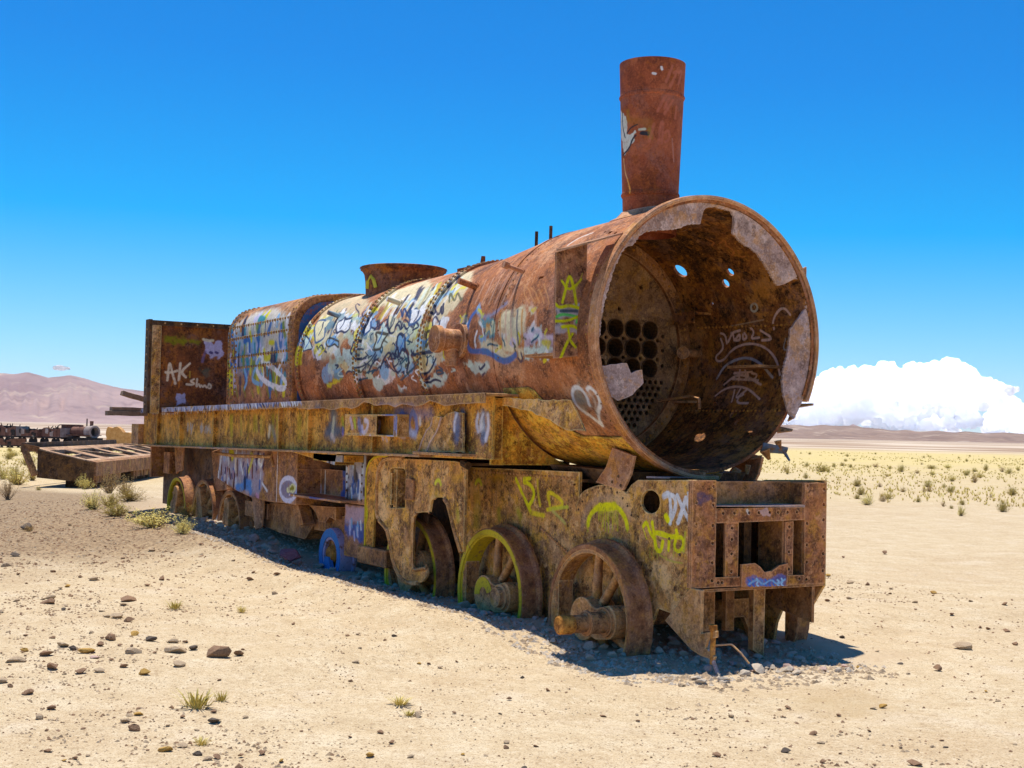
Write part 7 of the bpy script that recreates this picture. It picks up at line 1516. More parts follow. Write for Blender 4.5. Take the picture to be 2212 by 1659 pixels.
def shell(name, xs, na, holes, thick, mats, parent, cut=None, a0=0, a1=360):
    """a boiler sheet of real thickness with round holes: mats = (outside, inside)"""
    full = a1 - a0 >= 359.9; m = na if full else na + 1; nx = len(xs); P = {}
    for i, x in enumerate(xs):
        for j in range(m): P[i, j] = [x, a0 + (a1 - a0) * j / na]
    da = (a1 - a0) / na; dx = abs(xs[1] - xs[0]); dead = set()
    for hx, ha, hr in holes:
        r_ = brad(hx) * PI / 180
        def dist(p):
            d = (p[1] - ha + 180) % 360 - 180; return math.hypot(p[0] - hx, d * r_), d
        tol = max(dx, da * r_) * .62
        for k, p in P.items():
            d, dd = dist(p)
            if abs(d - hr) < tol:
                s = hr / max(d, 1e-5); p[0] = hx + (p[0] - hx) * s; p[1] = ha + dd * s
        for i in range(nx - 1):
            for j in range(na):
                q = [P[i, j], P[i, (j + 1) % m], P[i + 1, (j + 1) % m], P[i + 1, j]]
                aa = [((t[1] - ha + 180) % 360 - 180) for t in q]
                if math.hypot(sum(t[0] for t in q) / 4 - hx, sum(aa) / 4 * r_) < hr * .98: dead.add((i, j))
    vid = {}; vo = []; fo = []
    def V(i, j, e):
        k = (i, j, e)
        if k not in vid: vid[k] = len(vo); p = P[i, j]; vo.append(bpt(p[0], p[1], -thick * e))
        return vid[k]
    live = [(i, j) for i in range(nx - 1) for j in range(na) if (i, j) not in dead and not (cut and cut((xs[i] + xs[i + 1]) / 2, a0 + (j + .5) * da))]
    edges = {}; mi = []
    for i, j in live:
        j2 = (j + 1) % m; q = [(i, j), (i, j2), (i + 1, j2), (i + 1, j)]
        fo.append(tuple(V(*t, 0) for t in q)); mi.append(0); fo.append(tuple(V(*t, 1) for t in reversed(q))); mi.append(1)
        for a, b in zip(q, q[1:] + q[:1]): edges[a, b] = edges.get((a, b), 0) + 1
    for (a, b) in edges:
        if (b, a) not in edges: fo.append((V(*a, 0), V(*a, 1), V(*b, 1), V(*b, 0))); mi.append(0)
    me = bpy.data.meshes.new(name); me.from_pydata(vo, [], fo); me.polygons.foreach_set('material_index', mi); me.update()
    bm = bmesh.new(); bm.from_mesh(me); bmesh.ops.recalc_face_normals(bm, faces=bm.faces); bm.to_mesh(me); bm.free()
    me.polygons.foreach_set('use_smooth', [True] * len(me.polygons)); me.set_sharp_from_angle(angle=R(35)); return link(name, me, mats, parent)

# smokebox: open barrel with the light holes in its far wall and a torn lower lip
jag = [random.Random(3).uniform(0, 1) for _ in range(400)]
def torn(x, a):
    a = a % 360
    if 178 < a < 246:
        k = int(a / 3.0); lim = -.05 - .09 * jag[k] - .07 * sstep(205, 232, a) * jag[k // 2 + 90]
        return x > lim
    return False
holes = [(-1.15, -45.6, .062), (-.632, -51, .034), (-.741, -56.5, .036), (-.626, -124, .036), (-.53, -128.5, .03), (-.30, -137, .022), (-.98, -66, .016), (-.9, -118, .02), (-.71, 0, .17),
         (-.46, 38, .016), (-.36, 40, .02), (-.27, 42, .02), (-.2, 44, .014)]
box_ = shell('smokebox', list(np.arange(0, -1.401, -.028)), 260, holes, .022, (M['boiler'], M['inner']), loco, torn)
m = MB(); m.revolve([(.012, .958), (.018, .945), (.012, .93), (-.075, .922), (-.085, .935), (-.075, .953), (-.03, .962)], (0, .01, 2.022), 'x', 120, -115, 184, closed=True); m.build('lip_ring', M['lip'], box_, smooth=40)
RI = [(-95, .9), (-91, .878), (-78, .867), (-68, .867), (-54, .885), (-51, .883), (-48, .849), (-44, .86), (-39, .855), (-33, .811), (-28, .78), (-21, .761), (-15, .768), (-6, .766), (-4, .85), (-1, .882), (6, .892), (12, .89), (14, .869), (15.5, .748), (23, .722), (33, .735), (42, .725), (52, .718), (57, .724), (58.5, .77), (59, .885), (60, .913), (69, .915), (74, .905), (79, .80), (82, .745), (92, .72), (104, .704), (112, .716), (119, .783), (123, .86), (125, .92)]
m = MB(); vs = []; k = 0; ths = np.arange(-95, 125.1, .8); rr_ = random.Random(6)
for th in ths:
    ri = float(np.interp(th, [a for a, _ in RI], [b for _, b in RI])) + rr_.uniform(-.006, .006)
    for x, r in ((-.008, .928), (-.008, min(ri, .925)), (-.026, min(ri, .925)), (-.026, .928)): vs.append((x - (.02 if r < .9 else 0), r * math.sin(R(th)), 2.025 + r * math.cos(R(th))))
fs = []
for i in range(len(ths) - 1):
    for q in range(4): fs.append((i * 4 + q, i * 4 + (q + 1) % 4, i * 4 + 4 + (q + 1) % 4, i * 4 + 4 + q))
m.add(vs, fs); m.build('front_plate_remains', M['pale'], box_)['label'] = 'pale torn rim of the missing smokebox front'
m = MB(); m.prism(ragged([(-.858, 1.795), (-.648, 1.827), (-.611, 1.758), (-.53, 1.785), (-.505, 1.705), (-.597, 1.617), (-.711, 1.581), (-.80, 1.602)], .04, .006, 2), 'x', -.075, -.055)
m.build('torn_plate', M['pale'], box_)
m = MB()
for i in range(9):
    a = -118 - i * 6.5; r = .93; p = (-.02 - .04 * (i % 3), -r * math.sin(R(a)), 2.025 + r * math.cos(R(a))); q = (p[0] + rr_.uniform(-.02, .1), p[1] * (1 + rr_.uniform(-.02, .09)), p[2] + rr_.uniform(-.07, .03))
    m.tube(p, q, .035 * rr_.uniform(.6, 1.2), .012, n=5, flat=.3)
m.build('curled_edge_scrap', M['brown'], box_)
m = MB(); m.tube((-.1, .55, 1.29), (-.02, .71, 1.27), .05, .035, n=6, flat=.35); m.tube((-.03, .69, 1.27), (0, .72, 1.20), .014, .008, n=5); m.build('bent_scrap', painted('bluish_scrap', (.12, .17, .26), .5, (.2, .12, .08)), box_)
# seam, ledge and rivets along the far inner wall
m = MB()
for i in range(26):
    x = -1.2 + i * .042; a = -77.5 - i * .12; r = brad(x) - .024; p = Vector((x, -r * math.sin(R(a)), axz(x) + r * math.cos(R(a)))); m.rivet(p, -bnorm(a), .013, .012)
for i in range(26):
    a = -122; x = -1.2 + i * .042; r = brad(x) - .024; m.rivet((x, -r * math.sin(R(a)), axz(x) + r * math.cos(R(a))), -bnorm(a), .012)
tag(m.build('inner_rivets', M['orange'], box_), kind='stuff')
m = MB(); m.box(-1.28, -1.02, .66, .86, 2.29, 2.31); m.box(-1.28, -1.02, .66, .67, 2.22, 2.29); m.build('inner_shelf', M['inner'], box_)
m = MB(); m.tube((-1.2, .86, 2.0), (-1.2, .70, 2.0), .035); m.tube((-1.2, .70, 2.0), (-1.17, .68, 2.0), .05); m.build('pipe_stub', M['brown'], box_, smooth=40)
m = MB(); m.path([(-1.25, .5, 1.62), (-1.0, .62, 1.66), (-.9, .63, 1.64), (-.88, .62, 1.56)], .012); m.build('bent_hook', M['brown'], box_, smooth=60)

# tube plate with open flues
big = [(y, z) for y in np.arange(-3, 4) * .163 for z in (2.17, 2.022, 1.876)]
small = []
for iy in range(-13, 14):
    for iz in range(14):
        y = iy * .056 + (.028 if iz % 2 else 0); z = 1.77 - iz * .0485
        if math.hypot(y, z - 2.015) < .69 and z < 1.79: small.append((y, z))
mid = [(y, z) for y in np.arange(-3.5, 4) * .163 for z in (2.096, 1.949)] + [(s * .62, z) for s in (-1, 1) for z in (2.13, 2.02, 1.9)] + [(.05, 2.33), (.2, 2.32), (-.1, 2.33), (.4, 2.5), (-.3, 2.4)]
m = MB(); hl = [circle(y, z, .0705, 16) for y, z in big] + [circle(y, z, .019, 7) for y, z in small] + [circle(y, z, .017, 7) for y, z in mid]
m.prism([(.80 * math.sin(2 * PI * i / 64), 2.013 + .80 * math.cos(2 * PI * i / 64)) for i in range(64)], 'x', -1.372, -1.35, hl)
tplate = m.build('tube_plate', rust('rust_tubeplate', (.36, .2, .11), (.16, .09, .055), (.5, .33, .2), (.45, .24, .06), .2, .4), loco)
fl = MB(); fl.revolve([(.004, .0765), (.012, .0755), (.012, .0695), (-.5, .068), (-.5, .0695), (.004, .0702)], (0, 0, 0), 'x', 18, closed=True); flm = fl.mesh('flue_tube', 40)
for y, z in big: link('flue_tube', flm, M['darkrust'], tplate, (-1.35, y, z))  # dark tone stands in for the shade deep inside the flues
m = MB(); m.revolve([(0, .875), (.02, .86), (.03, .80), (.02, .765), (-.02, .765), (-.02, .875)], (-1.33, 0, 2.013), 'x', 90, closed=True); m.build('plate_flange', M['brown'], tplate, smooth=30)
m = MB()
for i in range(70):
    a = 2 * PI * i / 70; m.rivet((-1.302, .815 * math.sin(a), 2.013 + .815 * math.cos(a)), (1, 0, 0), .014)
tag(m.build('flange_rivets', M['orange'], tplate), kind='stuff')

# boiler barrel courses, overlap bands, rivets
def course(x0, x1, name='boiler_course'):
    xs = list(np.linspace(x0, x1, max(6, int((x0 - x1) / .08)))); prof = [(x - x0, brad(x)) for x in xs]
    m = MB(); vs = []; n = 96
    for x in xs:
        for i in range(n): vs.append(bpt(x, 360 * i / n))
    m.add(vs, [(j * n + i, j * n + (i + 1) % n, (j + 1) * n + (i + 1) % n, (j + 1) * n + i) for j in range(len(xs) - 1) for i in range(n)])
    return m.build(name, M['boiler'], loco, smooth=60)
def band(x, w, e, parent, name='lap_band'):
    m = MB(); n = 110; vs = []
    for dx, ee in ((-w, .001), (-w, e), (w, e), (w, .001)):
        for i in range(n): vs.append(bpt(x + dx, 360 * i / n, ee))
    m.add(vs, [(j * n + i, j * n + (i + 1) % n, (j + 1) * n + (i + 1) % n, (j + 1) * n + i) for j in range(3) for i in range(n)])
    return m.build(name, M['boiler'], parent, smooth=30)
def rivrow(xs, parent, a0=-70, a1=140, st=3.1, e=0.0, r=.013):
    m = MB(); jr = random.Random(int(-xs[0] * 100))
    for q, x in enumerate(xs):
        a = a0 + (st / 2 if q % 2 else 0)
        while a < a1:
            if jr.random() > .06: m.rivet(bpt(x, a, e), bnorm(a), r * jr.uniform(.85, 1.1))
            a += st
    return tag(m.build('rivet_rows', M['rivet'], parent), kind='stuff')
c1 = course(-1.40, -2.75); c2 = course(-2.75, -4.1); c3 = course(-4.1, -5.66)
band(-1.42, .03, .006, c1); b1 = band(-2.74, .055, .020, c2); rivrow([-2.71, -2.775], c2, e=.020, r=.017)
band(-4.08, .055, .020, c3); rivrow([-4.05, -4.115], c3, e=.020, r=.018); band(-5.55, .05, .016, c3); rivrow([-5.52], c3, e=.016, r=.017)
rivrow([-.14, -1.31], box_, a0=20, a1=140, st=4.2, e=0, r=.008)

# smokestack
m = MB(); m.revolve([(-.14, .192), (.0, .192), (.04, .197), (.13, .2), (.135, .207), (.16, .207), (.165, .203), (.6, .219), (.84, .228), (.845, .233), (.865, .233), (.87, .229), (1.10, .238), (1.10, .228), (.6, .209), (.1, .19), (-.14, .18)], (-.71, 0, 2.93), 'z', 64, closed=True)
ch = m.build('chimney', M['chimney'], loco, smooth=30)
m = MB()
for i in range(40):
    a = 2 * PI * i / 40; m.rivet((-.71 + .233 * math.cos(a), .233 * math.sin(a), 2.93 + .855), (math.cos(a), math.sin(a), 0), .007); m.rivet((-.71 + .207 * math.cos(a), .207 * math.sin(a), 2.93 + .148), (math.cos(a), math.sin(a), 0), .007)
tag(m.build('stack_rivets', M['chimney'], ch), kind='stuff')
m = MB(); n = 48; vs = []
for r, e in ((.19, .0), (.205, .05), (.24, .018), (.29, .006), (.29, -.03)):
    for i in range(n):
        a = 2 * PI * i / n; x = -.71 + r * math.cos(a); y = r * math.sin(a); zz = axz(x) + math.sqrt(max(brad(x) ** 2 - y * y, 0)) + e; vs.append((x, y, zz))
m.add(vs, [(j * n + i, j * n + (i + 1) % n, (j + 1) * n + (i + 1) % n, (j + 1) * n + i) for j in range(4) for i in range(n)]); m.build('base_flange', M['lip'], ch, smooth=50)

# flared dome collar
m = MB(); m.revolve([(-.25, .36), (.0, .364), (.10, .37), (.16, .38), (.195, .40), (.205, .418), (.235, .418), (.24, .40), (.19, .36), (.0, .34), (-.25, .33)], (-4.72, 0, 2.695), 'z', 56, closed=True)
dm = m.build('dome_collar', M['dome'], loco, smooth=40)
m = MB()
for i in range(34):
    a = 2 * PI * i / 34; m.rivet((-4.72 + .42 * math.cos(a), .42 * math.sin(a), 2.92), (math.cos(a), math.sin(a), .1), .011)
tag(m.build('collar_bolts', M['dome'], dm), kind='stuff')
m = MB()
pts = [(-4.72 + .376 * math.cos(R(t)), .376 * math.sin(R(t)), zz) for t, zz in ((-94, 2.71), (-90, 2.78), (-82, 2.83), (-74, 2.78), (-70, 2.71))]
for a, b in zip(pts[:-1], pts[1:]): m.tube(a, b, .02, n=5, flat=.5)
m.build('yellow_arch_mark', M['sparkmark'], dm, smooth=60)
m = MB(); r_ = random.Random(4)
for x, y in ((-3.30, -.05), (-3.22, .03), (-3.4, .06), (-3.12, -.02)):
    zz = axz(x) + brad(x) - .02; m.tube((x, y, zz), (x + r_.uniform(-.02, .02), y, zz + r_.uniform(.06, .15)), .03, .018, n=7)
m.box(-3.45, -3.05, -.09, .09, axz(-3.2) + brad(-3.2) - .03, axz(-3.2) + brad(-3.2) + .03); m.build('valve_stump', M['dome'], loco)
for x in (-2.36, -2.14):
    zz = axz(x) + brad(x) - .03; m = MB(); m.tube((x, .06, zz), (x + .004, .06, zz + .25), .014, n=8); m.build('upright_rod', M['darkrust'], loco, smooth=50)
m = MB(); m.tube((-.2, .25, axz(0) + brad(-.2) - .07), (-.2, .25, axz(0) + brad(-.2) + .0), .02, n=7); m.tube((-.17, .33, 2.87), (-.17, .33, 2.90), .02, n=7); m.build('top_bolt', M['darkrust'], loco)
# hand-rail pegs and the feed clack
for x, a, ln, r in ((-2.03, 55, .17, .026), (-3.52, 52, .14, .025), (-4.89, 52, .13, .024), (-1.23, 55.4, .15, .016)):
    p = Vector(bpt(x, a, -.01)); d = Vector((-.03, -.97, .25)).normalized(); m = MB(); m.tube(p, p + d * ln, r, r * .95, n=10); m.tube(p, p + d * .02, r * 1.5, n=10)
    if x > -1.5: m.tube(p + d * (ln - .01), p + d * (ln + .03), .028, n=8)
    m.build('handrail_peg', M['boiler'], loco, smooth=40)
m = MB(); p = Vector(bpt(-1.98, 87, -.02)); d = Vector((-.05, -1, .02)).normalized(); m.tube(p, p + d * .05, .135, n=20); m.tube(p + d * .05, p + d * .2, .085, n=18); m.tube(p + d * .2, p + d * .25, .105, n=18); m.tube(p + d * .1 + Vector((0, 0, -.02)), p + d * .1 + Vector((0, 0, -.2)), .05, n=12)
m.build('feed_clack', M['lip'], loco, smooth=40)

# square bracket plates either side of the smokebox
for s in (-1, 1):
    m = MB(); y0, y1 = (-1.085, -.845) if s < 0 else (.905, 1.085)
    m.prism([(y0, 1.84), (y1, 1.87), (y1 + .002, 2.615), (y0, 2.535)], 'x', -.268, -.25)
    m.add([(-.27, y0, 2.536), (-.27, s * .62, 2.66), (-.02, s * .62, 2.67), (-.27, y0, 2.548), (-.27, s * .62, 2.672), (-.02, s * .62, 2.682)] if False else [], [])
    bp = m.build('bracket_plate', M['plate'], loco, bevel=.004)
    m = MB(); yy = sorted((s * .66, s * 1.08)); m.box(-.62, -.27, yy[0], yy[1], 1.86, 1.88); m.build('bracket_shelf', M['brown'], bp)
    m = MB(); ya = s * .962; 
    if s < 0: m.prism([(-1.085, 2.537), (-.70, 2.66), (-.70, 2.672), (-1.085, 2.549)], 'x', -.25, -.05); m.build('bracket_cover', M['plate'], bp)

# firebox
prof = [(-.75, 1.45), (-.75, 2.45)] + [(-.75 + .32 * (1 - math.cos(R(t))), 2.45 + .32 * math.sin(R(t))) for t in (15, 30, 45, 60, 75, 90)] + [(-.2, 2.80), (0, 2.81)]
prof = prof + [(-y, z) for y, z in reversed(prof[:-1])]
m = MB(); m.prism(prof, 'x', -7.68, -5.66, fn=sup); fb = m.build('firebox', M['fire'], loco, smooth=35, bevel=.05)
m = MB(); sp = [(y * .93, 1.5 if z < 1.46 else z - .075) for y, z in prof]; m.prism(sp, 'x', -5.665, -5.645, fn=sup); m.build('throat_sheet', M['firefront'], fb)
m = MB(); jr = random.Random(2)
def onfire(x, t):   # walk the wrapper from the bottom of the near side upward
    L = [0.0]
    for a, b in zip(prof[:-1], prof[1:]): L.append(L[-1] + math.hypot(b[0] - a[0], b[1] - a[1]))
    t = min(t, L[-1] * .5); k = next(i for i in range(len(L) - 1) if L[i + 1] >= t); f = (t - L[k]) / (L[k + 1] - L[k]); a, b = prof[k], prof[k + 1]
    return Vector(sup((x, a[0] + (b[0] - a[0]) * f, a[1] + (b[1] - a[1]) * f))), Vector((0, -(b[1] - a[1]), b[0] - a[0]))
for x, st in ((-5.72, .045), (-5.80, .09), (-7.62, .045), (-7.5, .06), (-7.38, .07)):
    t = .1
    while t < 1.6: p, n_ = onfire(x, t); m.rivet(p, n_, .02 if x < -7 else .015); t += st
for t in (.62, .74, .95, 1.08):
    for i in range(26): p, n_ = onfire(-7.6 + i * .073, t); m.rivet(p, n_, .019 * jr.uniform(.8, 1.15))
tag(m.build('stay_bolts', M['rivet'], fb), kind='stuff')

# cab front sheet
m = MB(); m.box(-9.03, -9.0, -1.25, 1.25, 1.50, 2.56, None); cabp = m.build('cab_sheet', M['cab'], loco)
m = MB(); m.box(-9.12, -8.97, -1.29, -1.25, 1.49, 2.62); m.build('cab_post', M['darkrust'], cabp); m = MB(); m.box(-8.998, -8.97, -1.25, -1.14, 1.49, 2.55); m.build('cab_angle', M['frame'], cabp)
m = MB(); m.box(-9.12, -8.965, -1.25, 1.25, 2.55, 2.61); m.build('cab_top_angle', M['darkrust'], cabp)
m = MB()
for i in range(10): m.rivet((-9.05, -1.29, 1.6 + i * .1), (0, -1, 0), .012); m.rivet((-9.0 + .035, -1.1 + i * .2, 2.58), (1, 0, 0), .012)
tag(m.build('cab_rivets', M['edge'], cabp), kind='stuff')

# running boards, girders
for s in (-1, 1):
    def yy(a, b): return (min(s * a, s * b), max(s * a, s * b))
    m = MB(); y = yy(.70, 1.1); m.box(-9.9, -1.12, y[0], y[1], 1.622, 1.640, sup); rb = m.build('running_board', M['edge'], loco, bevel=.003)
    m = MB(); y = yy(1.09, 1.102); m.prism([(-4.6, 1.642), (-1.12, 1.642)] + [(-1.12 - q * .12, 1.566 + .018 * random.Random(q + 9).uniform(-.7, 1) + (.035 if q in (7, 16, 17) else 0)) for q in range(30)], 'y', y[0], y[1], fn=sup); m.build('edge_angle', M['edge'], rb)
    m = MB(); m.box(-9.9, -4.6, y[0] - (.0005 if s < 0 else 0), y[1], 1.585, 1.643, sup); m.build('edge_angle', M['edge'], rb)
    m = MB(); y = yy(.935, .95); m.box(-10.3, -1.26, y[0], y[1], 1.17, 1.622, sup); gd = m.build('side_girder', M['ochre'], loco)
    m = MB(); y = yy(.75, 1.06); m.box(-10.3, -2.2, y[0], y[1], 1.170, 1.190, sup); m.build('girder_flange', M['edge'], gd, bevel=.003)
    for x in (-9.54, -8.6, -7.36, -5.37, -4.62, -3.2):
        m = MB(); y = yy(.95, 1.0); m.box(x - .012, x + .012, y[0], y[1], 1.19, 1.62, sup); m.build('girder_rib', M['ochre'], gd)
    m = MB()
    for i in range(80):
        for z in (1.215, 1.59): m.rivet(sup((-9.9 + i * .108, s * .95, z)), (0, s, 0), .011)
    tag(m.build('girder_rivets', M['ochre'], gd), kind='stuff')
    m = MB(); y = yy(.945, 1.07); m.box(-2.29, -1.5, y[0], y[1], 1.172, 1.194); ft = m.build('bracket_foot', M['edge'], gd, bevel=.003)
    # cross sheet closing the cradle under the smokebox rear
    m = MB(); m.prism([(s * .93, 1.12), (s * .93, 1.60)] + [(s * .928 * math.sin(R(a)), 2.013 + .928 * math.cos(R(a))) for a in range(117, 164, 5)] + [(s * .25, 1.12)], 'x', -1.33, -1.31); m.build('cradle_sheet', M['under'], gd)
    m = MB(); m.box(-1.31, -1.27, *sorted((s * .93, s * .86)), 1.16, 1.60); m.build('cradle_angle', M['ochre'], gd)
m = MB(); vs = []; xs_ = np.arange(-.12, -1.36, -.06); as_ = np.arange(112, 249, 3.0)
for x in xs_:
    for a in as_: vs.append(bpt(x, max(a, 112 + 26 * float(sstep(-.95, -.6, x))), .010 + .004 * rr_.random()))
na_ = len(as_); m.add(vs, [(j * na_ + i, j * na_ + i + 1, (j + 1) * na_ + i + 1, (j + 1) * na_ + i) for j in range(len(xs_) - 1) for i in range(na_ - 1)])
bs = m.build('belly_sheet', M['under'], box_, smooth=60); md = bs.modifiers.new('thick', 'SOLIDIFY'); md.thickness = .008
m = MB(); m.prism(ragged([(-1.20, 1.60), (-.32, 1.575), (-.14, 1.38), (-.36, 1.378), (-.52, 1.43), (-.8, 1.50), (-1.20, 1.545)], .05, .006, 5), 'y', -.905, -.893); m.build('side_valance', M['frame'], loco)
m = MB(); m.prism(ragged([(-2.322, 1.184), (-2.246, 1.313), (-2.135, 1.382), (-2.091, 1.463), (-1.917, 1.463), (-1.8, 1.5), (-1.62, 1.49), (-1.6, 1.2)], .05, .008, 8), 'y', -1.0, -.985)
tg = m.build('torn_gusset', M['frame'], loco)
m = MB(); m.path([(-2.322, -1.0, 1.19), (-2.27, -1.0, 1.27), (-2.19, -1.0, 1.36), (-2.13, -1.0, 1.385), (-2.091, -1.0, 1.463)], .008); m.path([(-2.141, -1.02, 1.195), (-2.097, -1.02, 1.264), (-2.0, -1.02, 1.34), (-1.96, -1.02, 1.383), (-1.917, -1.02, 1.463)], .008); m.build('torn_edge', M['pale'], tg)
m = MB(); m.box(-3.62, -2.98, -1.06, -.95, 1.3, 1.315); m.box(-3.62, -2.60, -1.065, -.95, 1.468, 1.482); m.box(-3.62, -2.99, -1.06, -1.05, 1.315, 1.468); m.box(-3.62, -3.6, -1.05, -.95, 1.315, 1.468); m.box(-2.66, -2.6, -1.06, -.95, 1.3, 1.468); m.box(-2.98, -2.66, -1.05, -.95, 1.3, 1.312)
m.build('tool_box', M['frame'], loco, bevel=.003)
m = MB(); m.box(-4.6, -3.9, -.94, -.55, 1.06, 1.12); m.add([(-5.6, -.94, 1.165), (-4.05, -.94, 1.165), (-4.1, -.94, 1.03), (-5.6, -.5, 1.165), (-4.05, -.5, 1.165), (-4.1, -.5, 1.03)], [(0, 2, 1), (3, 4, 5), (0, 1, 4, 3), (1, 2, 5, 4), (2, 0, 3, 5)]); m.build('sloping_bracket', M['ochre'], loco)

# main frame of the front engine unit
ay_ = .55
archp = [(-.85, -.15), (-.85, .74), (-.80, .80), (-.764, .866), (-.722, .936), (-.66, .97), (-.593, .991), (-.51, 1.01), (-.423, 1.02), (-.35, 1.017), (-.278, 1.006), (-.22, .99), (-.177, .975), (-.12, 1.03), (-.046, 1.066), (.545, 1.09), (.545, .40), (.386, .187), (.319, .248), (.185, .261), (.1, .1), (.05, -.15)]
for s in (-1, 1):
    y = sorted((s * .55, s * .528))
    m = MB(); m.prism(archp, 'y', y[0], y[1], [circle(.095, .931, .1, 18, .074)]); fp = m.build('frame_plate', M['frame'], loco, bevel=.003)
    m = MB(); m.prism([(-2.45, -.15), (-2.45, 1.07), (-.735, 1.092), (-.735, -.15)], 'y', y[0] + (.003 if s < 0 else -.003), y[1] + (.003 if s < 0 else -.003)); m.build('frame_plate', M['frame'], loco)
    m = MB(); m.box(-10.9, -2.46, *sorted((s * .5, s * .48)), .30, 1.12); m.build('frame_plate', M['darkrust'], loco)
    m = MB(); vs = [(-.33, s * .53, 1.27), (-.08, s * .53, 1.22), (-.12, s * .53, 1.1), (-.2, s * .53, .99), (-.52, s * .53, 1.03), (-.40, s * .53, 1.14)]
    m.prism([(v_[0], v_[2]) for v_ in vs], 'y', *sorted((s * .535, s * .56))); m.build('saddle_leg', M['lip'], loco, bevel=.004)
    m = MB()
    for px_, pz_ in ((-.32, 1.04), (-.22, 1.02), (-.25, 1.08)): m.rivet((px_, s * .56, pz_), (0, s, 0), .012)
    for i in range(11):
        t = R(150 - i * 12); m.rivet((-.42 + .36 * math.cos(t), s * .55, .66 + .36 * math.sin(t) * .95), (0, s, 0), .009)
    for px_, pz_ in ((.41, .62), (.30, .71), (.50, .98), (.50, .70)): m.rivet((px_, s * .55, pz_), (0, s, 0), .011)
    tag(m.build('frame_bolts', M['darkrust'], fp), kind='stuff')
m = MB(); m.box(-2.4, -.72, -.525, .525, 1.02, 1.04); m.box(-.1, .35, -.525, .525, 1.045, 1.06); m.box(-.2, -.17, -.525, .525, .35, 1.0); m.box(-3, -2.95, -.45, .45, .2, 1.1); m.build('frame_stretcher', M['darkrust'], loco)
m = MB(); m.box(-10.2, -2.5, -.40, .40, .45, 1.1); m.build('dark_core', M['darkrust'], loco)  # dark filler block added to close the view through the underframe
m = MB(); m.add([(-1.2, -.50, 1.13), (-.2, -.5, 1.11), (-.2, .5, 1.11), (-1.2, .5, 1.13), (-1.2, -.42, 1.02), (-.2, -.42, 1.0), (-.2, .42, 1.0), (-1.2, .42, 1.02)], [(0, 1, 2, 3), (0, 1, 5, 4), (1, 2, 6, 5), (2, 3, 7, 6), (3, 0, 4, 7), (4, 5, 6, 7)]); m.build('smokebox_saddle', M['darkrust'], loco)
m = MB(); m.prism([(-.02, 1.078), (.22, 1.085), (.24, 1.092), (-.02, 1.09)], 'y', -.5, -.3); m.build('loose_strip', M['pale'], loco)

# buffer beam framework
bmh = [( -.545, z) for z in (.50, .72, .90, 1.03)] 
beam = MB(); hol = [circle(-.41, z, .011, 8) for z in (.47, .58, .70, .81, .935, 1.05)] + [circle(-.545 if False else -.54, z, .009, 8) for z in (.70, .82, .95)]
beam.prism(ragged([(-.572, .428), (-.386, .428), (-.386, 1.086), (-.572, 1.088)], .08, .002, 1), 'x', .535, .555, hol)
bo = beam.build('buffer_beam', M['front'], loco)
def fpart(name, poly, x0, x1, holes=(), mat='front', rag=None):
    m = MB(); m.prism(ragged(poly, .05, rag, 3) if rag else poly, 'x', x0, x1, holes); return m.build(name, M[mat], bo)
fpart('right_plate', [(.35, .418), (.535, .418), (.538, 1.068), (.347, 1.075)], .535, .553, [circle(.515, z, .012, 8) for z in (.50, .61, .72, .83, .93, 1.03)] + [circle(.372, z, .011, 8) for z in (.45, .56, .67, .81, 1.05)], rag=.003)
fpart('cross_bar', [(-.386, .822), (.347, .832), (.347, .914), (-.386, .926)], .537, .556, [circle(y, .884, .011, 8) for y in (-.33, -.24, -.12, -.04, .05, .12, .2, .28)])
m = MB(); m.box(.40, .556, -.386, .347, .915, .928); m.build('cross_bar_ledge', M['pale'], bo)
fpart('bottom_bar', [(-.386, .428), (.35, .418), (.35, .478), (-.386, .488)], .537, .554, [circle(y, .456, .011, 8) for y in (-.36, -.33, .37 - .06)])
for y0, y1 in ((-.303, -.198), (.19, .258)):
    fpart('upright_bar', [(y0, .486), (y1, .482), (y1, .824), (y0, .822)], .530, .548, [circle((y0 + y1) / 2, z, .011, 8) for z in (.52, .63, .72, .79)])
m = MB(); m.box(.30, .53, -.205, -.195, .48, .83); m.box(.30, .53, .182, .192, .48, .83); m.box(.25, .53, .35, .36, .42, 1.07); m.build('pocket_cheek', M['brown'], bo)
fpart('torn_bar', [(-.187, .424), (.194, .416), (.194, .558), (.12, .55), (.06, .515), (.0, .512), (-.04, .545), (-.08, .566), (-.187, .562)], .554, .572, rag=.003)
m = MB(); m.box(.395, .41, -.53, .53, .925, 1.075); m.build('back_plate', M['brown'], bo)
m = MB(); m.box(.0, .55, -.53, .53, .40, .418); m.build('bottom_tray', M['brown'], bo)
m = MB(); m.box(.512, .535, -.572, -.562, .428, 1.085); m.build('beam_return', M['front'], bo)
m = MB(); m.box(-.1, -.08, -.5, .5, .5, 1.0); m.box(.05, .3, -.12, -.06, .45, .9); m.box(.05, .3, .06, .12, .45, .9); m.build('draw_gear_block', M['darkrust'], bo)
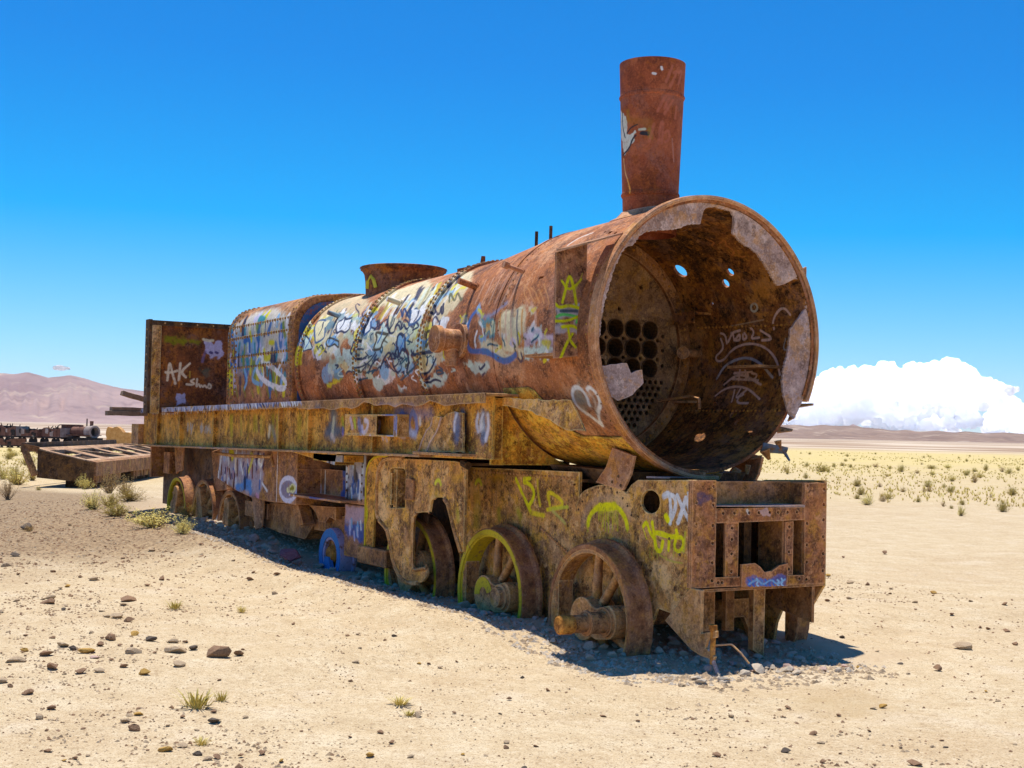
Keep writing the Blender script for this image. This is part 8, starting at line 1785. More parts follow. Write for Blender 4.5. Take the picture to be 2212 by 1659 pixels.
# things hanging below the beam
m = MB(); m.prism([(.30, .20), (.545, .43), (.66, .43), (.655, .17), (.80, .205), (.80, .165), (.72, .14), (.70, .09), (.79, .05), (.78, .03), (.655, .035), (.56, .06)], 'y', -.575, -.553, [circle(.69, .12, .028, 10)] if False else []); hk = m.build('guard_iron', M['wheel'], loco, bevel=.003)
m = MB(); m.tube((.76, -.565, -.0), (.76, -.565, .22), .017, n=8); m.tube((.76, -.565, .20), (.76, -.565, .235), .026, n=6); m.build('guard_bolt', M['orange'], hk, smooth=40)
m = MB(); m.tube((.72, -.56, .08), (.86, -.575, -.10), .013, n=7); m.build('bent_rod', M['pale'], hk, smooth=50)
m = MB(); m.path([(.70, -.5, .10), (.76, -.42, .11), (.8, -.38, .06), (.83, -.34, .0)], .006); m.build('wire', M['edge'], hk)
m = MB(); m.prism([(.10, .17), (.47, .17), (.47, .41), (.10, .41)] if False else [(.05, .24), (.545, .165), (.545, .418), (.05, .418)], 'y', .43, .45); m.build('guard_iron', M['brown'], loco)
m = MB(); m.prism([(.02, .0), (.11, -.05), (.115, .4), (.02, .4)], 'x', .40, .45); m.prism([(.03, .18), (.12, .18), (.24, -.05), (.24, .15), (.2, .3), (.03, .3)], 'x', .2, .24); m.build('sand_pipe_bracket', M['wheel'], loco)
m = MB(); m.box(.28, .33, -.30, -.2, .12, .41); m.box(.22, .26, -.05, .02, .1, .41); m.build('hanger', M['brown'], loco)

# ---- driving wheels
TY = [(0, .452), (0, .480), (.005, .486), (.11, .490), (.118, .497), (.13, .516), (.15, .518), (.158, .505), (.16, .452)]
def wheel_parts(rimmat, pin, R_=1.0, yel_hub=False):
    root = MB(); root.revolve([(.004, .424), (-.002, .43), (-.002, .452), (.13, .452), (.13, .424)], (0, 0, 0), 'y', 56, closed=True); rim = root.build('driving_wheel', M[rimmat], loco, smooth=40)
    t = MB(); t.revolve(TY, (0, -.006, 0), 'y', 64, closed=True); t.build('tyre', M['tyre'], rim, smooth=30)
    if rimmat == 'yellow':
        t = MB(); t.revolve([(-.009, .440), (-.009, .476), (-.004, .476), (-.004, .440)], (0, 0, 0), 'y', 64, closed=True); t.build('painted_tyre_face', M['yellow'], rim)
    sp = None
    for k in range(10):
        a = R(36 * k + 4); d = Vector((math.sin(a), 0, math.cos(a)))
        if k in (7, 8, 9): continue
        t = MB(); t.tube(Vector((0, .06, 0)) + d * .10, Vector((0, .06, 0)) + d * .428, .036, .026, n=10, flat=1.5); t.build('spoke', M['wheel'], rim, smooth=60)
    t = MB(); t.revolve([(-.03, .0), (-.03, .115), (-.01, .135), (.14, .14), (.14, 0)], (0, 0, 0), 'y', 28); t.build('hub', M['wheel'], rim, smooth=40)
    t = MB(); seg = [(.426 * math.sin(R(b)), .426 * math.cos(R(b))) for b in range(240, 301, 4)]; t.prism(seg, 'y', .005, .12); t.build('counterweight', M['wheel'], rim, bevel=.004)
    t = MB(); cx, cz = .27, .012; ol = [(cx + .112 * math.cos(R(b)), cz + .112 * math.sin(R(b))) for b in range(-75, 76, 15)] + [(.16, .085)] + [(.142 * math.cos(R(b)), .142 * math.sin(R(b))) for b in range(45, 316, 15)] + [(.16, -.115)]
    t.prism(ol, 'y', -.05, .10); t.build('crank_boss', M['wheel' if not yel_hub else 'wheel'], rim, bevel=.012)
    t = MB()
    if pin: prof_ = [(-.05, .0), (-.05, .095), (-.07, .095), (-.07, .07), (-.19, .068), (-.19, .082), (-.207, .082), (-.207, .057), (-.32, .055), (-.32, 0)]
    else: prof_ = [(-.05, .0), (-.05, .09), (-.07, .09), (-.07, .075), (-.11, .07), (-.11, 0)]
    t.revolve(prof_, (cx, 0, cz), 'y', 28); t.build('crank_pin', M['brown' if pin else 'wheel'], rim, smooth=35)
    if pin:
        t = MB(); t.revolve([(-.30, .054), (-.322, .062), (-.40, .060), (-.41, .048), (-.41, 0)], (cx, 0, cz), 'y', 24); t.build('crank_pin_cap', M['orange'], rim, smooth=35)
    if yel_hub:
        t = MB(); t.revolve([(-.054, .055), (-.054, .128), (-.048, .128), (-.048, .055)], (0, 0, 0), 'y', 24, -95, 75, closed=True); t.build('painted_hub_face', M['yellow'], rim)
    return rim
wa = wheel_parts('wheel', True); wa.location = (-.296, -.75, .147)
wb = wheel_parts('yellow', False, yel_hub=True); wb.location = (-1.605, -.75, .155)
wc = wheel_parts('yellow', False); wc.location = (-2.92, -.75, .155); wc.rotation_euler = (0, R(-24), 0)
for x, sc_, ry in ((-7.72, .80, -80), (-8.68, .85, -100), (-9.74, .82, -62)):
    w_ = copy_tree(wb if x == -9.74 else wa, loco)
    for ch_ in [c_ for c_ in w_.children if c_.name.startswith(('crank_pin', 'painted_hub'))]: bpy.data.objects.remove(ch_)
    w_.location = (x, -.66, .30 if x < -8 else .24); w_.scale = (sc_, 1, sc_); w_.rotation_euler = (0, R(ry), 0)
for x in (-.296, -1.605, -2.92):
    w_ = copy_tree(wa, loco)
    for ch_ in [c_ for c_ in w_.children if c_.name.startswith('crank_pin')]: bpy.data.objects.remove(ch_)
    w_.location = (x, .75, .15); w_.rotation_euler = (0, 0, PI)
    m = MB(); m.tube((x, -.6, .15), (x, .6, .15), .075, n=14); m.build('axle', M['brown'], loco, smooth=40)

# motion bracket and its neighbours
bk = [(-3.25, .99), (-3.235, 1.03), (-3.20, 1.07), (-3.14, 1.10), (-3.05, 1.118), (-2.787, 1.125), (-1.894, 1.131), (-1.80, 1.12), (-1.731, 1.094), (-1.735, .46), (-1.773, .455), (-1.852, .564), (-1.932, .699), (-1.997, .801), (-2.05, .835), (-2.106, .845), (-2.2, .84), (-2.276, .814), (-2.303, .718), (-2.44, .71), (-2.529, .696), (-2.575, .66), (-2.584, .55), (-2.573, .285), (-2.555, .255), (-2.505, .248), (-2.328, .28), (-2.318, .245), (-2.333, .214), (-2.39, .17), (-2.467, .150), (-2.57, .135), (-2.665, .135), (-2.74, .145), (-2.803, .173), (-2.88, .235), (-2.933, .304), (-2.993, .437), (-3.052, .525), (-3.12, .56), (-3.2, .592), (-3.24, .625), (-3.26, .666), (-3.264, .886)]
slot = [(-3.03, 1.0), (-3.02, 1.03), (-2.98, 1.04), (-2.78, 1.045), (-2.745, 1.03), (-2.735, .98), (-2.735, .73), (-3.01, .712), (-3.03, .74)]
m = MB(); m.prism(bk, 'y', -.905, -.88, [slot]); mb_ = m.build('motion_bracket', M['frame'], loco, bevel=.004)
m = MB(); q = [(x, -.905, z) for x, z in bk]; m.path(q[30:44] + q[:6], .02, 6); m.path(q[20:27], .016, 6); m.path(q[10:15], .018, 6); m.build('bracket_rim', M['wheel'], mb_, smooth=60)
m = MB(); m.box(-2.96, -2.90, -.90, -.70, .72, 1.03); m.box(-3.03, -2.73, -.885, -.72, .70, .715); m.box(-2.96, -2.94, -.93, -.9, .74, 1.0); m.build('slot_web', M['frame'], mb_)
m = MB(); m.prism([(-2.70, .79), (-2.55, .80), (-2.55, .955), (-2.60, .97), (-2.68, .965)], 'y', -.93, -.904); m.build('raised_pad', M['brown'], mb_, bevel=.006)
m = MB(); m.box(-3.2, -1.76, -.9, -.56, 1.10, 1.118); m.box(-3.03, -2.7, -.72, -.70, .6, 1.1); m.build('bracket_top', M['darkrust'], mb_)
m = MB(); m.tube((-1.78, -.9, 1.12), (-1.70, -.9, 1.10), .03, n=8); m.build('clip', M['darkrust'], mb_)
b2 = [(-3.80, .32), (-3.81, .943), (-3.79, 1.01), (-3.74, 1.069), (-3.65, 1.11), (-3.53, 1.128), (-3.0, 1.13), (-3.0, .98), (-3.55, .98), (-3.62, .93), (-3.64, .32)]
m = MB(); m.prism(b2, 'y', -.76, -.735); g2 = m.build('guide_bracket', M['ochre'], loco, bevel=.004)
m = MB(); m.path([(x, -.76, z) for x, z in b2[:7]], .012, 6); m.build('yellow_edge', M['yellow'], g2, smooth=60)
m = MB(); m.box(-3.88, -3.30, -.80, -.6, .18, .33); m.build('guide_foot', M['brown'], g2, bevel=.01)
# painted cylinder-end column, shelf, tanks
m = MB(); m.box(-4.29, -3.86, -.75, -.42, .68, 1.13); m.box(-4.28, -3.86, -.752, -.45, .20, .672); cl_ = m.build('painted_post', M['tank'], loco, bevel=.008)
m = MB()
for i in range(6):
    for x in (-4.25, -3.92): m.rivet((x, -.75, .72 + i * .075), (0, -1, 0), .013)
tag(m.build('post_bolts', M['darkrust'], cl_), kind='stuff')
m = MB(); m.box(-5.24, -4.0, -.92, -.5, .695, .715); m.box(-5.24, -4.3, -.60, -.59, .70, .96); m.box(-5.24, -5.22, -.85, -.5, .7, .96); m.build('step_shelf', M['tank'], loco, bevel=.003)
m = MB(); m.prism([(-7.75, 1.12), (-5.9, 1.13), (-5.88, .585), (-6.6, .60), (-7.15, .657), (-7.75, .76)], 'y', -.80, -.45); tk = m.build('side_tank', M['tank'], loco, bevel=.01)
m = MB(); m.box(-5.895, -5.235, -.85, -.5, .605, 1.135); m.build('end_box', M['tank'], loco, bevel=.006)
m = MB(); m.prism([(-7.3, .53), (-5.3, .59), (-5.3, .42), (-5.55, .242), (-6.3, .26), (-7.05, .325)], 'y', -.62, -.3); m.build('hopper', M['brown'], loco, bevel=.006)
m = MB(); m.box(-7.2, -6.5, -.66, -.6, .38, .54); m.prism([(-5.6, .60), (-5.35, .6), (-5.2, .42), (-5.3, .4)], 'y', -.78, -.66); m.prism([(-5.25, .60), (-4.6, .62), (-4.6, .5), (-4.75, .52), (-4.85, .46), (-5.0, .46), (-5.1, .55)], 'y', -.7, -.6); m.box(-5.3, -3.9, -.62, -.55, .36, .46); m.build('spring_hanger', M['brown'], loco)
# small blue wheel
m = MB(); m.revolve([(0, .15), (-.01, .19), (-.01, .255), (.0, .26), (.11, .26), (.115, .285), (.14, .285), (.14, .15)], (-4.70, -.70, .16), 'y', 40, closed=True); bw_ = m.build('pony_wheel', M['lilac'], loco, smooth=30)
m = MB(); m.revolve([(-.013, .175), (-.013, .252), (-.004, .252), (.01, .17)], (-4.70, -.70, .16), 'y', 40, closed=True); m.build('blue_tyre_face', M['blue'], bw_)
m = MB(); m.revolve([(.03, 0), (.03, .18), (.08, .18)], (-4.70, -.70, .16), 'y', 30); m.build('wheel_disc', M['brown'], bw_)
m = MB(); m.revolve([(-.02, 0), (-.02, .07), (.03, .09)], (-4.70, -.70, .17), 'y', 18); m.build('wheel_boss', M['orange'], bw_)
m = MB(); m.prism([(-4.82, .0), (-4.58, .0), (-4.66, .15), (-4.74, .15)], 'y', -.74, -.7); m.build('blue_gusset', M['blue'], bw_)
# rows of small rivets and pipes that break up the lower side
m = MB()
for i in range(34): m.rivet((-2.40 + i * .049, -.552, 1.045), (0, -1, 0), .010)
for i in range(20): m.rivet((-2.40, -.552, .12 + i * .047), (0, -1, 0), .010); m.rivet((-.79, -.552, .72 + i * .017 if i < 1 else 1.0), (0, -1, 0), .010)
for i in range(12): m.rivet((-1.2 + i * .03, -.552, .66 - i * .012), (0, -1, 0), .012)
for q in range(0, len(bk), 2): m.rivet((bk[q][0] * .985 - .036, -.906, bk[q][1] * .94 + .04), (0, -1, 0), .009)
tag(m.build('plate_rivets', M['brown'], loco), kind='stuff')
for z_, y_, x0_, x1_ in ((1.05, -.86, -7.7, -5.9), (.99, -.70, -4.0, -2.9)):
    m = MB(); m.path([(x0_, y_, z_), (x0_ * .6 + x1_ * .4, y_ - .01, z_ - .012), (x1_, y_, z_ + .005), (x1_ + .06, y_, z_ - .09)], .017, 8); m.build('bent_pipe', M['wheel'], loco, smooth=50)
m = MB(); m.prism(ragged([(-6.9, .62), (-6.5, .62), (-6.55, .30), (-6.75, .26)], .06, .012, 4), 'y', -.70, -.685); m.build('hanging_plate', M['tank'], loco)
m = MB(); m.prism(ragged([(-4.95, .50), (-4.45, .55), (-4.5, .36), (-4.9, .34)], .06, .01, 6), 'y', -.64, -.625); m.build('hanging_plate', M['brown'], loco)
m = MB(); m.prism(ragged([(-9.9, 1.1), (-9.5, 1.1), (-9.55, .8), (-9.8, .74)], .06, .012, 7), 'y', -.66, -.645); m.build('hanging_plate', M['tank'], loco)
# rear bogie side
m = MB(); m.prism([(-10.86, 1.14), (-10.82, .6), (-10.74, .6), (-10.40, .16), (-9.9, .15), (-7.6, .2), (-7.6, .74), (-7.93, 1.13)], 'y', -.52, -.50); m.build('bogie_side', M['darkrust'], loco)
m = MB(); m.box(-10.5, -10.25, -.62, -.52, .72, 1.0); m.prism([(-8.6, 1.05), (-8.2, 1.1), (-8.0, .62), (-8.45, .58)], 'y', -.60, -.52); m.box(-10.85, -10.80, -.7, -.5, .66, 1.12); m.build('axle_guard', M['tank'], loco, bevel=.006)
m = MB(); m.box(-10.9, -9.9, -1.05, 1.05, 1.08, 1.10, None); m.box(-10.62, -10.3, -1.02, -.9, 1.1, 1.36); m.build('drag_box', M['edge'], loco)
# ------------------------------------------------------------------ timbers on the rear of the frame
def timber(p0, p1, w, h, label):
    p0 = Vector(p0); p1 = Vector(p1); d = p1 - p0; L = d.length; m = MB(); n = 7; r = random.Random(int(L * 1000)); vs = []
    for i in range(n + 1):
        x = L * i / n; j = [r.uniform(-.004, .004) for _ in range(4)]
        vs += [(x, -w / 2 + j[0], j[1]), (x, w / 2 + j[2], j[1]), (x, w / 2 + j[3], h + j[0]), (x, -w / 2 + j[1], h + j[2])]
    fs = [(k * 4 + q, k * 4 + (q + 1) % 4, k * 4 + 4 + (q + 1) % 4, k * 4 + 4 + q) for k in range(n) for q in range(4)] + [(0, 3, 2, 1), (4 * n, 4 * n + 1, 4 * n + 2, 4 * n + 3)]
    m.add(vs, fs); o = m.build('timber', M['wood'], bevel=.004); o.location = p0; o.rotation_mode = 'QUATERNION'; o.rotation_quaternion = d.to_track_quat('X', 'Z')
    return tag(o, label, 'timber', 'timbers lying on the rear frame of the engine')
timber((-10.2, -1.46, 1.46), (-10.2, -.3, 1.46), .12, .06, 'lowest timber sticking out level from the rear of the engine frame')
timber((-10.22, -1.40, 1.523), (-10.22, -.5, 1.523), .13, .045, 'flat plank lying on top of the level timber behind the engine')
timber((-10.2, -1.28, 1.72), (-10.24, -.78, 1.60), .1, .06, 'short timber tilted upward on the planks behind the engine')
m = MB(); m.box(-9.7, -9.5, -1.0, -.8, 1.57, 1.62); m.tube((-9.85, -1.0, 1.58), (-9.8, -.9, 1.66), .05, .02, n=6); o = m.build('wood_block', M['wood'], bevel=.006)
tag(o, 'small pale wooden block in front of the dark cab sheet', 'wood block')

# ------------------------------------------------------------------ stones and rubble
def rockmesh(name, seed, flat=.6, sub=2):
    bm = bmesh.new(); bmesh.ops.create_icosphere(bm, subdivisions=sub, radius=.5); r = random.Random(seed); o = [r.uniform(0, 40) for _ in range(3)]
    pl = [(Vector((r.uniform(-1, 1), r.uniform(-1, 1), r.uniform(-1, 1))).normalized(), r.uniform(.2, .38)) for _ in range(11)]
    for v in bm.verts:
        p = v.co * 3.2; k = float(fbm(p.x + o[0] + p.z, p.y + o[1], 3, seed)) - .44; v.co *= 1 + .55 * k
        for n_, d in pl:
            k = v.co.dot(n_) - d
            if k > 0: v.co -= n_ * k
        v.co.z *= flat
    me = bpy.data.meshes.new(name); bm.to_mesh(me); bm.free(); me.polygons.foreach_set('use_smooth', [True] * len(me.polygons)); me.set_sharp_from_angle(angle=R(20)); return me
STONES = [(-3.3,-2.96,0.132),(-2.49,-3.25,0.088),(-2.26,-3.23,0.081),(-3.33,-3.55,0.105),(-3.6,-3.48,0.084),(-3.74,-3.29,0.049),(-4.36,-3.18,0.052),(-4.79,-2.86,0.081),(-4.95,-2.94,0.048),(-2.99,-3.51,0.04),(-1.54,-3.54,0.089),(-1.15,-3.77,0.094),(-0.94,-3.78,0.055),(-1.41,-3.86,0.076),(-1.27,-3.83,0.057),(-1.1,-4.01,0.082),(-0.93,-4.22,0.098),(-0.62,-4.08,0.078),(-0.47,-3.97,0.068),(-0.47,-3.86,0.069),(-1.32,-3.65,0.058),(-1.64,-3.36,0.055),(-1.3,-3.21,0.069),(-0.94,-3.29,0.113),(-0.99,-3.18,0.057),(-0.49,-3.41,0.071),(-0.35,-3.65,0.078),(-0.54,-3.71,0.048),(-0.99,-3.54,0.093),(-0.64,-3.15,0.129),(-0.64,-3.01,0.065),(-0.4,-4.38,0.058),(-0.27,-4.37,0.041),(-0.13,-4.31,0.056),(0.36,-4.35,0.052),(0.18,-4.26,0.046),(0.52,-3.92,0.046),(0.62,-4.01,0.045),(0.81,-4.02,0.072),(0.8,-3.63,0.06),(0.8,-3.48,0.034),(1.27,-4.0,0.061),(1.03,-4.45,0.034),(1.2,-3.91,0.048),(1.38,-3.9,0.047),(1.46,-3.84,0.04),(1.48,-3.89,0.047),(1.47,-3.64,0.041),(1.52,-4.22,0.051),(1.63,-4.12,0.076),(1.68,-3.82,0.058),(1.62,-3.61,0.03),(-5.93,-3.37,0.101),(-9.46,-2.54,0.184),(-6.7,-3.15,0.092),(-6.46,-1.89,0.079),(-1.32,-4.1,0.056),(-1.74,-3.85,0.045),(-1.81,-3.59,0.03),(-1.41,-3.32,0.069),(-4.69,-3.44,0.033),(-2.73,-3.3,0.045),(-4.6,-2.32,0.082),(-4.12,-1.69,0.061),(-3.27,-1.79,0.051),(1.18,-4.37,0.027),(1.21,-4.42,0.026),(-0.28,-2.41,0.056),(0.11,-2.62,0.04),(-0.88,-1.87,0.046),(-0.59,-2.25,0.034),(-0.16,-2.06,0.038),(-0.14,-2.0,0.033),(-0.03,-1.98,0.037),(0.43,-1.69,0.036),(0.8,-1.75,0.034),(1.09,-2.69,0.078),(1.32,-3.01,0.044),(1.53,-3.05,0.039),(1.73,-2.56,0.036),(1.82,-2.62,0.049),(1.74,-3.25,0.054),(1.5,-1.66,0.032),(1.61,-1.73,0.027),(2.16,-2.73,0.03),(1.9,-2.77,0.028),(1.86,-2.86,0.028),(1.87,-2.49,0.032),(1.82,-3.1,0.041),(1.21,-2.29,0.024),(0.92,-1.71,0.026),(1.03,-1.01,0.062),(-0.8,-1.98,0.035),(-0.14,-1.81,0.029),(2.0,-3.43,0.045),(-4.43,6.3,0.106),(-1.32,3.65,0.086),(0.72,1.66,0.166),(1.26,0.81,0.09),(1.01,0.74,0.046),(1.27,0.54,0.039),(1.92,-0.36,0.051),(1.72,-0.84,0.038),(1.93,-0.44,0.043),(2.46,-1.53,0.066),(2.23,-1.15,0.047),(2.39,-1.25,0.041),(2.38,-1.87,0.05),(2.88,-1.16,0.078),(-2.17,3.49,0.091),(-1.97,3.5,0.075),(1.86,0.52,0.032),(2.09,0.34,0.035),(-0.36,2.78,0.051),(0.11,1.13,0.051),(0.61,0.96,0.038),(0.97,0.42,0.04),(-0.55,3.64,0.068),(2.67,-0.82,0.03),(2.72,-0.79,0.03),(3.01,-1.4,0.041),(-0.86,3.58,0.049),(0.09,2.58,0.043),(0.15,2.6,0.043),(1.04,-1.02,0.054),(-4.2,5.4,0.065),(-2.8,3.81,0.08),(-1.84,2.94,0.058)]
RM = {}
def stone(x, y, w, mat, label, cat, group, flat=.6, seed=0, sink=.25, name='stone', sub=2):
    k = (seed % 6, mat, flat, sub)
    if k not in RM: RM[k] = rockmesh(name, 10 + seed % 6, flat, sub); RM[k].materials.append(M[mat])
    o = bpy.data.objects.new(name, RM[k]); COL.objects.link(o); r = rng
    o.scale = (w * 1.1, w * r.uniform(.65, 1.0), w * r.uniform(.75, 1.05)); o.rotation_euler = (r.uniform(-.2, .2), r.uniform(-.2, .2), r.uniform(0, 6.28))
    o.location = (x, y, gz(x, y) + w * flat * (.5 - sink)); return tag(o, label, cat, group)
SPECIAL = {0: ('stone_brown', 'flat brown stone lying alone on the sand left of the wheels'), 3: ('stone_brown', 'brown flat stone at the far left of the sandy foreground'), 10: ('stone_brown', 'upright reddish stone at the top of the left stone heap'),
           11: ('stone_ochre', 'ochre stone in the middle of the left stone heap'), 12: ('stone_pink', 'small lilac stone beside the ochre stone'), 16: ('stone_tan', 'pale wedge shaped stone near the left edge'), 23: ('stone_tan', 'flat pale stone left of the crumbly brown lump'),
           29: ('stone_brown', 'crumbly brown lump alone on the sand in the left foreground'), 53: ('stone_dark', 'dark stone on the brown slope at the left edge')}
n0 = len(STONES)
for i, (x, y, w) in enumerate(STONES):
    if i in SPECIAL: mt, lb = SPECIAL[i]; stone(x, y, w * 1.3, mt, lb, 'stone', 'stones scattered on the sand', .85 if i in (10, 29) else .5, i, .34)
    else:
        pale = i % 3 == 1
        stone(x, y, w * (1.2 if i < 66 else 1.0), ['stone_brown', 'stone_ochre', 'stone_brown', 'stone_brown', 'stone_dark'][i % 5] if not pale else 'stone_tan', 'small pale stone scattered on the sandy ground' if pale else 'small brown stone scattered on the sandy ground', 'stone', 'small pale stones on the sand' if pale else 'small brown stones on the sand', .62, i, .25)
k = 0
BLOT = [(-1.5, -3.7, .7), (1.3, -4.1, .8), (0, -4.3, .8), (1.7, -3.7, .6), (-2, 3.2, .9), (-3.4, -3.4, .6), (2.4, -1.2, .8), (-9.5, -2.6, 1.2), (-6, -2.6, 1.2)]
while k < 165:
    b = BLOT[rng.randrange(len(BLOT))] if rng.random() < .6 else (rng.uniform(-8, 3), rng.uniform(-4.5, 4.5), .9)
    x = rng.gauss(b[0], b[2]); y = rng.gauss(b[1], b[2] * .6)
    d = (Vector((x, y, 0)) - CAM).dot(F)
    if d < 4.2 or (-10.5 < x < 1.0 and -1.3 < y < 1.2): continue
    w = rng.uniform(.016, .045) * (1 if d < 9 else 1.5); pale = k % 3 == 1
    stone(x, y, w, 'stone_tan' if pale else ['stone_brown', 'stone_dark', 'stone_brown'][k % 3], 'small pale stone scattered on the sandy ground' if pale else 'small brown stone scattered on the sandy ground', 'stone', 'small pale stones on the sand' if pale else 'small brown stones on the sand', .55, k, .2); k += 1
# rubble packed around the wheels
def rub(n, xa, xb, ya, yb, wa_, wb_, seed, where):
    r = random.Random(seed)
    for i in range(n):
        x = r.uniform(xa, xb); y = r.uniform(ya, yb); w = r.uniform(wa_, wb_) * (1.5 if r.random() < .12 else 1)
        pk = r.random() < .25
        stone(x, y, w, 'stone_pink' if pk else 'stone_grey', ('pinkish' if pk else 'grey') + ' rubble stone ' + where, 'stone', ('pinkish' if pk else 'grey') + ' rubble ' + where, .8, i + seed, .32, 'rubble_stone')
rub(100, -.2, 1.05, -.85, .45, .035, .10, 1, 'heaped below the front buffer beam'); rub(88, -3.9, .3, -1.0, -.66, .03, .085, 2, 'in front of the three sunken spoked wheels'); rub(88, -8.6, -3.6, -1.1, -.5, .04, .12, 3, 'in the engine shadow around the blue wheel'); rub(14, -3, .2, -.5, .5, .08, .16, 4, 'in the dark beneath the engine frame')
o = stone(-4.95, -1.02, .26, 'stone_pink', 'large smooth reddish purple stone beside the small blue wheel', 'stone', None, .75, 3, .1)
M['stone_red'] = simple('reddish_purple_stone', (.26, .1, .12), (.4, .2, .22), 8); o.data = o.data.copy(); o.data.materials.clear(); o.data.materials.append(M['stone_red'])
o = stone(.34, -.30, .2, 'stone_grey', 'big grey block of rubble behind the front wheel', 'stone', None, .8, 2, .1)
# gravel: pebbles too small to count
r = np.random.default_rng(44); V = []; Fs = []; o_ = 0; tet = np.array([(1, 0, -.5), (-.6, .8, -.4), (-.5, -.85, -.4), (.1, 0, .6), (.2, .7, .1)]); tf = np.array([(0, 1, 4), (1, 3, 4), (3, 0, 4), (0, 3, 2), (1, 2, 3), (0, 2, 1)])
mids = []
def pebbles(n, xa, xb, ya, yb, wa_, wb_, mi):
    global o_
    x = r.uniform(xa, xb, n); y = r.uniform(ya, yb, n); z = ground_z(x, y); w = r.uniform(wa_, wb_, n) ** 1.0; a = r.uniform(0, 6.28, n)
    for i in range(n):
        c, s = math.cos(a[i]), math.sin(a[i]); t = tet * w[i] * (1 + .5 * (r.random((5, 3)) - .5)); V.append(np.stack([x[i] + t[:, 0] * c - t[:, 1] * s, y[i] + t[:, 0] * s + t[:, 1] * c, z[i] + t[:, 2] * .7], 1)); Fs.append(tf + o_); o_ += 5; mids.extend([mi] * 6)
pebbles(5200, -8.5, 1.05, -1.05, .6, .008, .03, 0); pebbles(5200, -3, 4.2, -4.8, -1.2, .003, .009, 1); pebbles(2600, -3, 4.2, -4.8, -1.2, .003, .010, 2); pebbles(2200, -12, -2, -4.6, -1.2, .006, .02, 2); pebbles(1800, -3, 3.2, -1, 4, .005, .014, 2); pebbles(1500, -12, -2, -4.6, -1.2, .006, .018, 1); pebbles(1300, -8.2, .9, -1.28, -.85, .012, .036, 1); pebbles(1300, -8.2, .9, -1.28, -.85, .010, .04, 0); pebbles(700, .2, 1.3, -.95, .5, .012, .04, 1); pebbles(1500, -14, -5.6, -4.5, -1.0, .012, .036, 2); pebbles(900, -14, -5.6, -4.5, -1.0, .012, .034, 1)
for bx, by, bs_ in BLOT:
    for q in range(3): pebbles(120, bx - bs_ * 1.2, bx + bs_ * 1.2, by - bs_ * .6, by + bs_ * .6, .006, .017, 1 + q % 2)
me = bpy.data.meshes.new('gravel'); me.from_pydata(np.concatenate(V).tolist(), [], np.concatenate(Fs).tolist())
o = link('gravel', me, [M['stone_grey'], M['stone_tan'], M['stone_brown']]); me.polygons.foreach_set('material_index', mids); me.update(); tag(o, kind='stuff')

# ------------------------------------------------------------------ bushes, tufts, grass
def bushmesh(name, seed, nb, leafy, mats):
    r = random.Random(seed); m = MB()
    for i in range(nb):
        a = r.uniform(0, 6.28); e = r.uniform(.25, 1.35); L = r.uniform(.45, 1.0); p = Vector((r.uniform(-.12, .12), r.uniform(-.12, .12), 0)); d = Vector((math.cos(a) * math.cos(e), math.sin(a) * math.cos(e), math.sin(e)))
        q = p + d * L * .5 + Vector((r.uniform(-.05, .05), r.uniform(-.05, .05), 0)); t = q + (d + Vector((r.uniform(-.3, .3), r.uniform(-.3, .3), r.uniform(-.1, .4)))).normalized() * L * .5
        m.m = 1; m.tube(p, q, .014, .009, n=3, cap=False); m.tube(q, t, .009, .003, n=3, cap=False)
        m.m = 0
        for k in range(leafy):
            f = r.uniform(.35, 1.05); c = p.lerp(q, f * 2) if f < .5 else q.lerp(t, (f - .5) * 2)
            c = c + Vector((r.gauss(0, .05), r.gauss(0, .05), r.gauss(0, .05))); s = r.uniform(.02, .055); u = Vector((r.uniform(-1, 1), r.uniform(-1, 1), r.uniform(-.2, 1))).normalized(); w = u.orthogonal().normalized()
            c.z = max(c.z, .0); m.add([c - w * s * .35, c + w * s * .35, c + u * s * 1.9], [(0, 1, 2)])
    me = m.mesh(name, None, False); [me.materials.append(x) for x in mats]; return me
BM = {'yellow': [bushmesh('shrub', s, 60, 26, (M['bush'], M['twig'])) for s in (1, 2, 3)], 'green': [bushmesh('shrub', s, 60, 30, (M['bush_green'], M['twig'])) for s in (4, 5)], 'brown': [bushmesh('shrub', s, 46, 16, (M['bush_brown'], M['twig'])) for s in (6, 7)]}
def shrub(x, y, h, w, kind, label, group, i=0, name='shrub'):
    o = bpy.data.objects.new(name, BM[kind][i % len(BM[kind])]); COL.objects.link(o); o.location = (x, y, gz(x, y) - .01)
    o.scale = (w * .62, w * .62, h * 1.05); o.rotation_euler = (0, 0, rng.uniform(0, 6.28)); return tag(o, label, 'shrub', group)
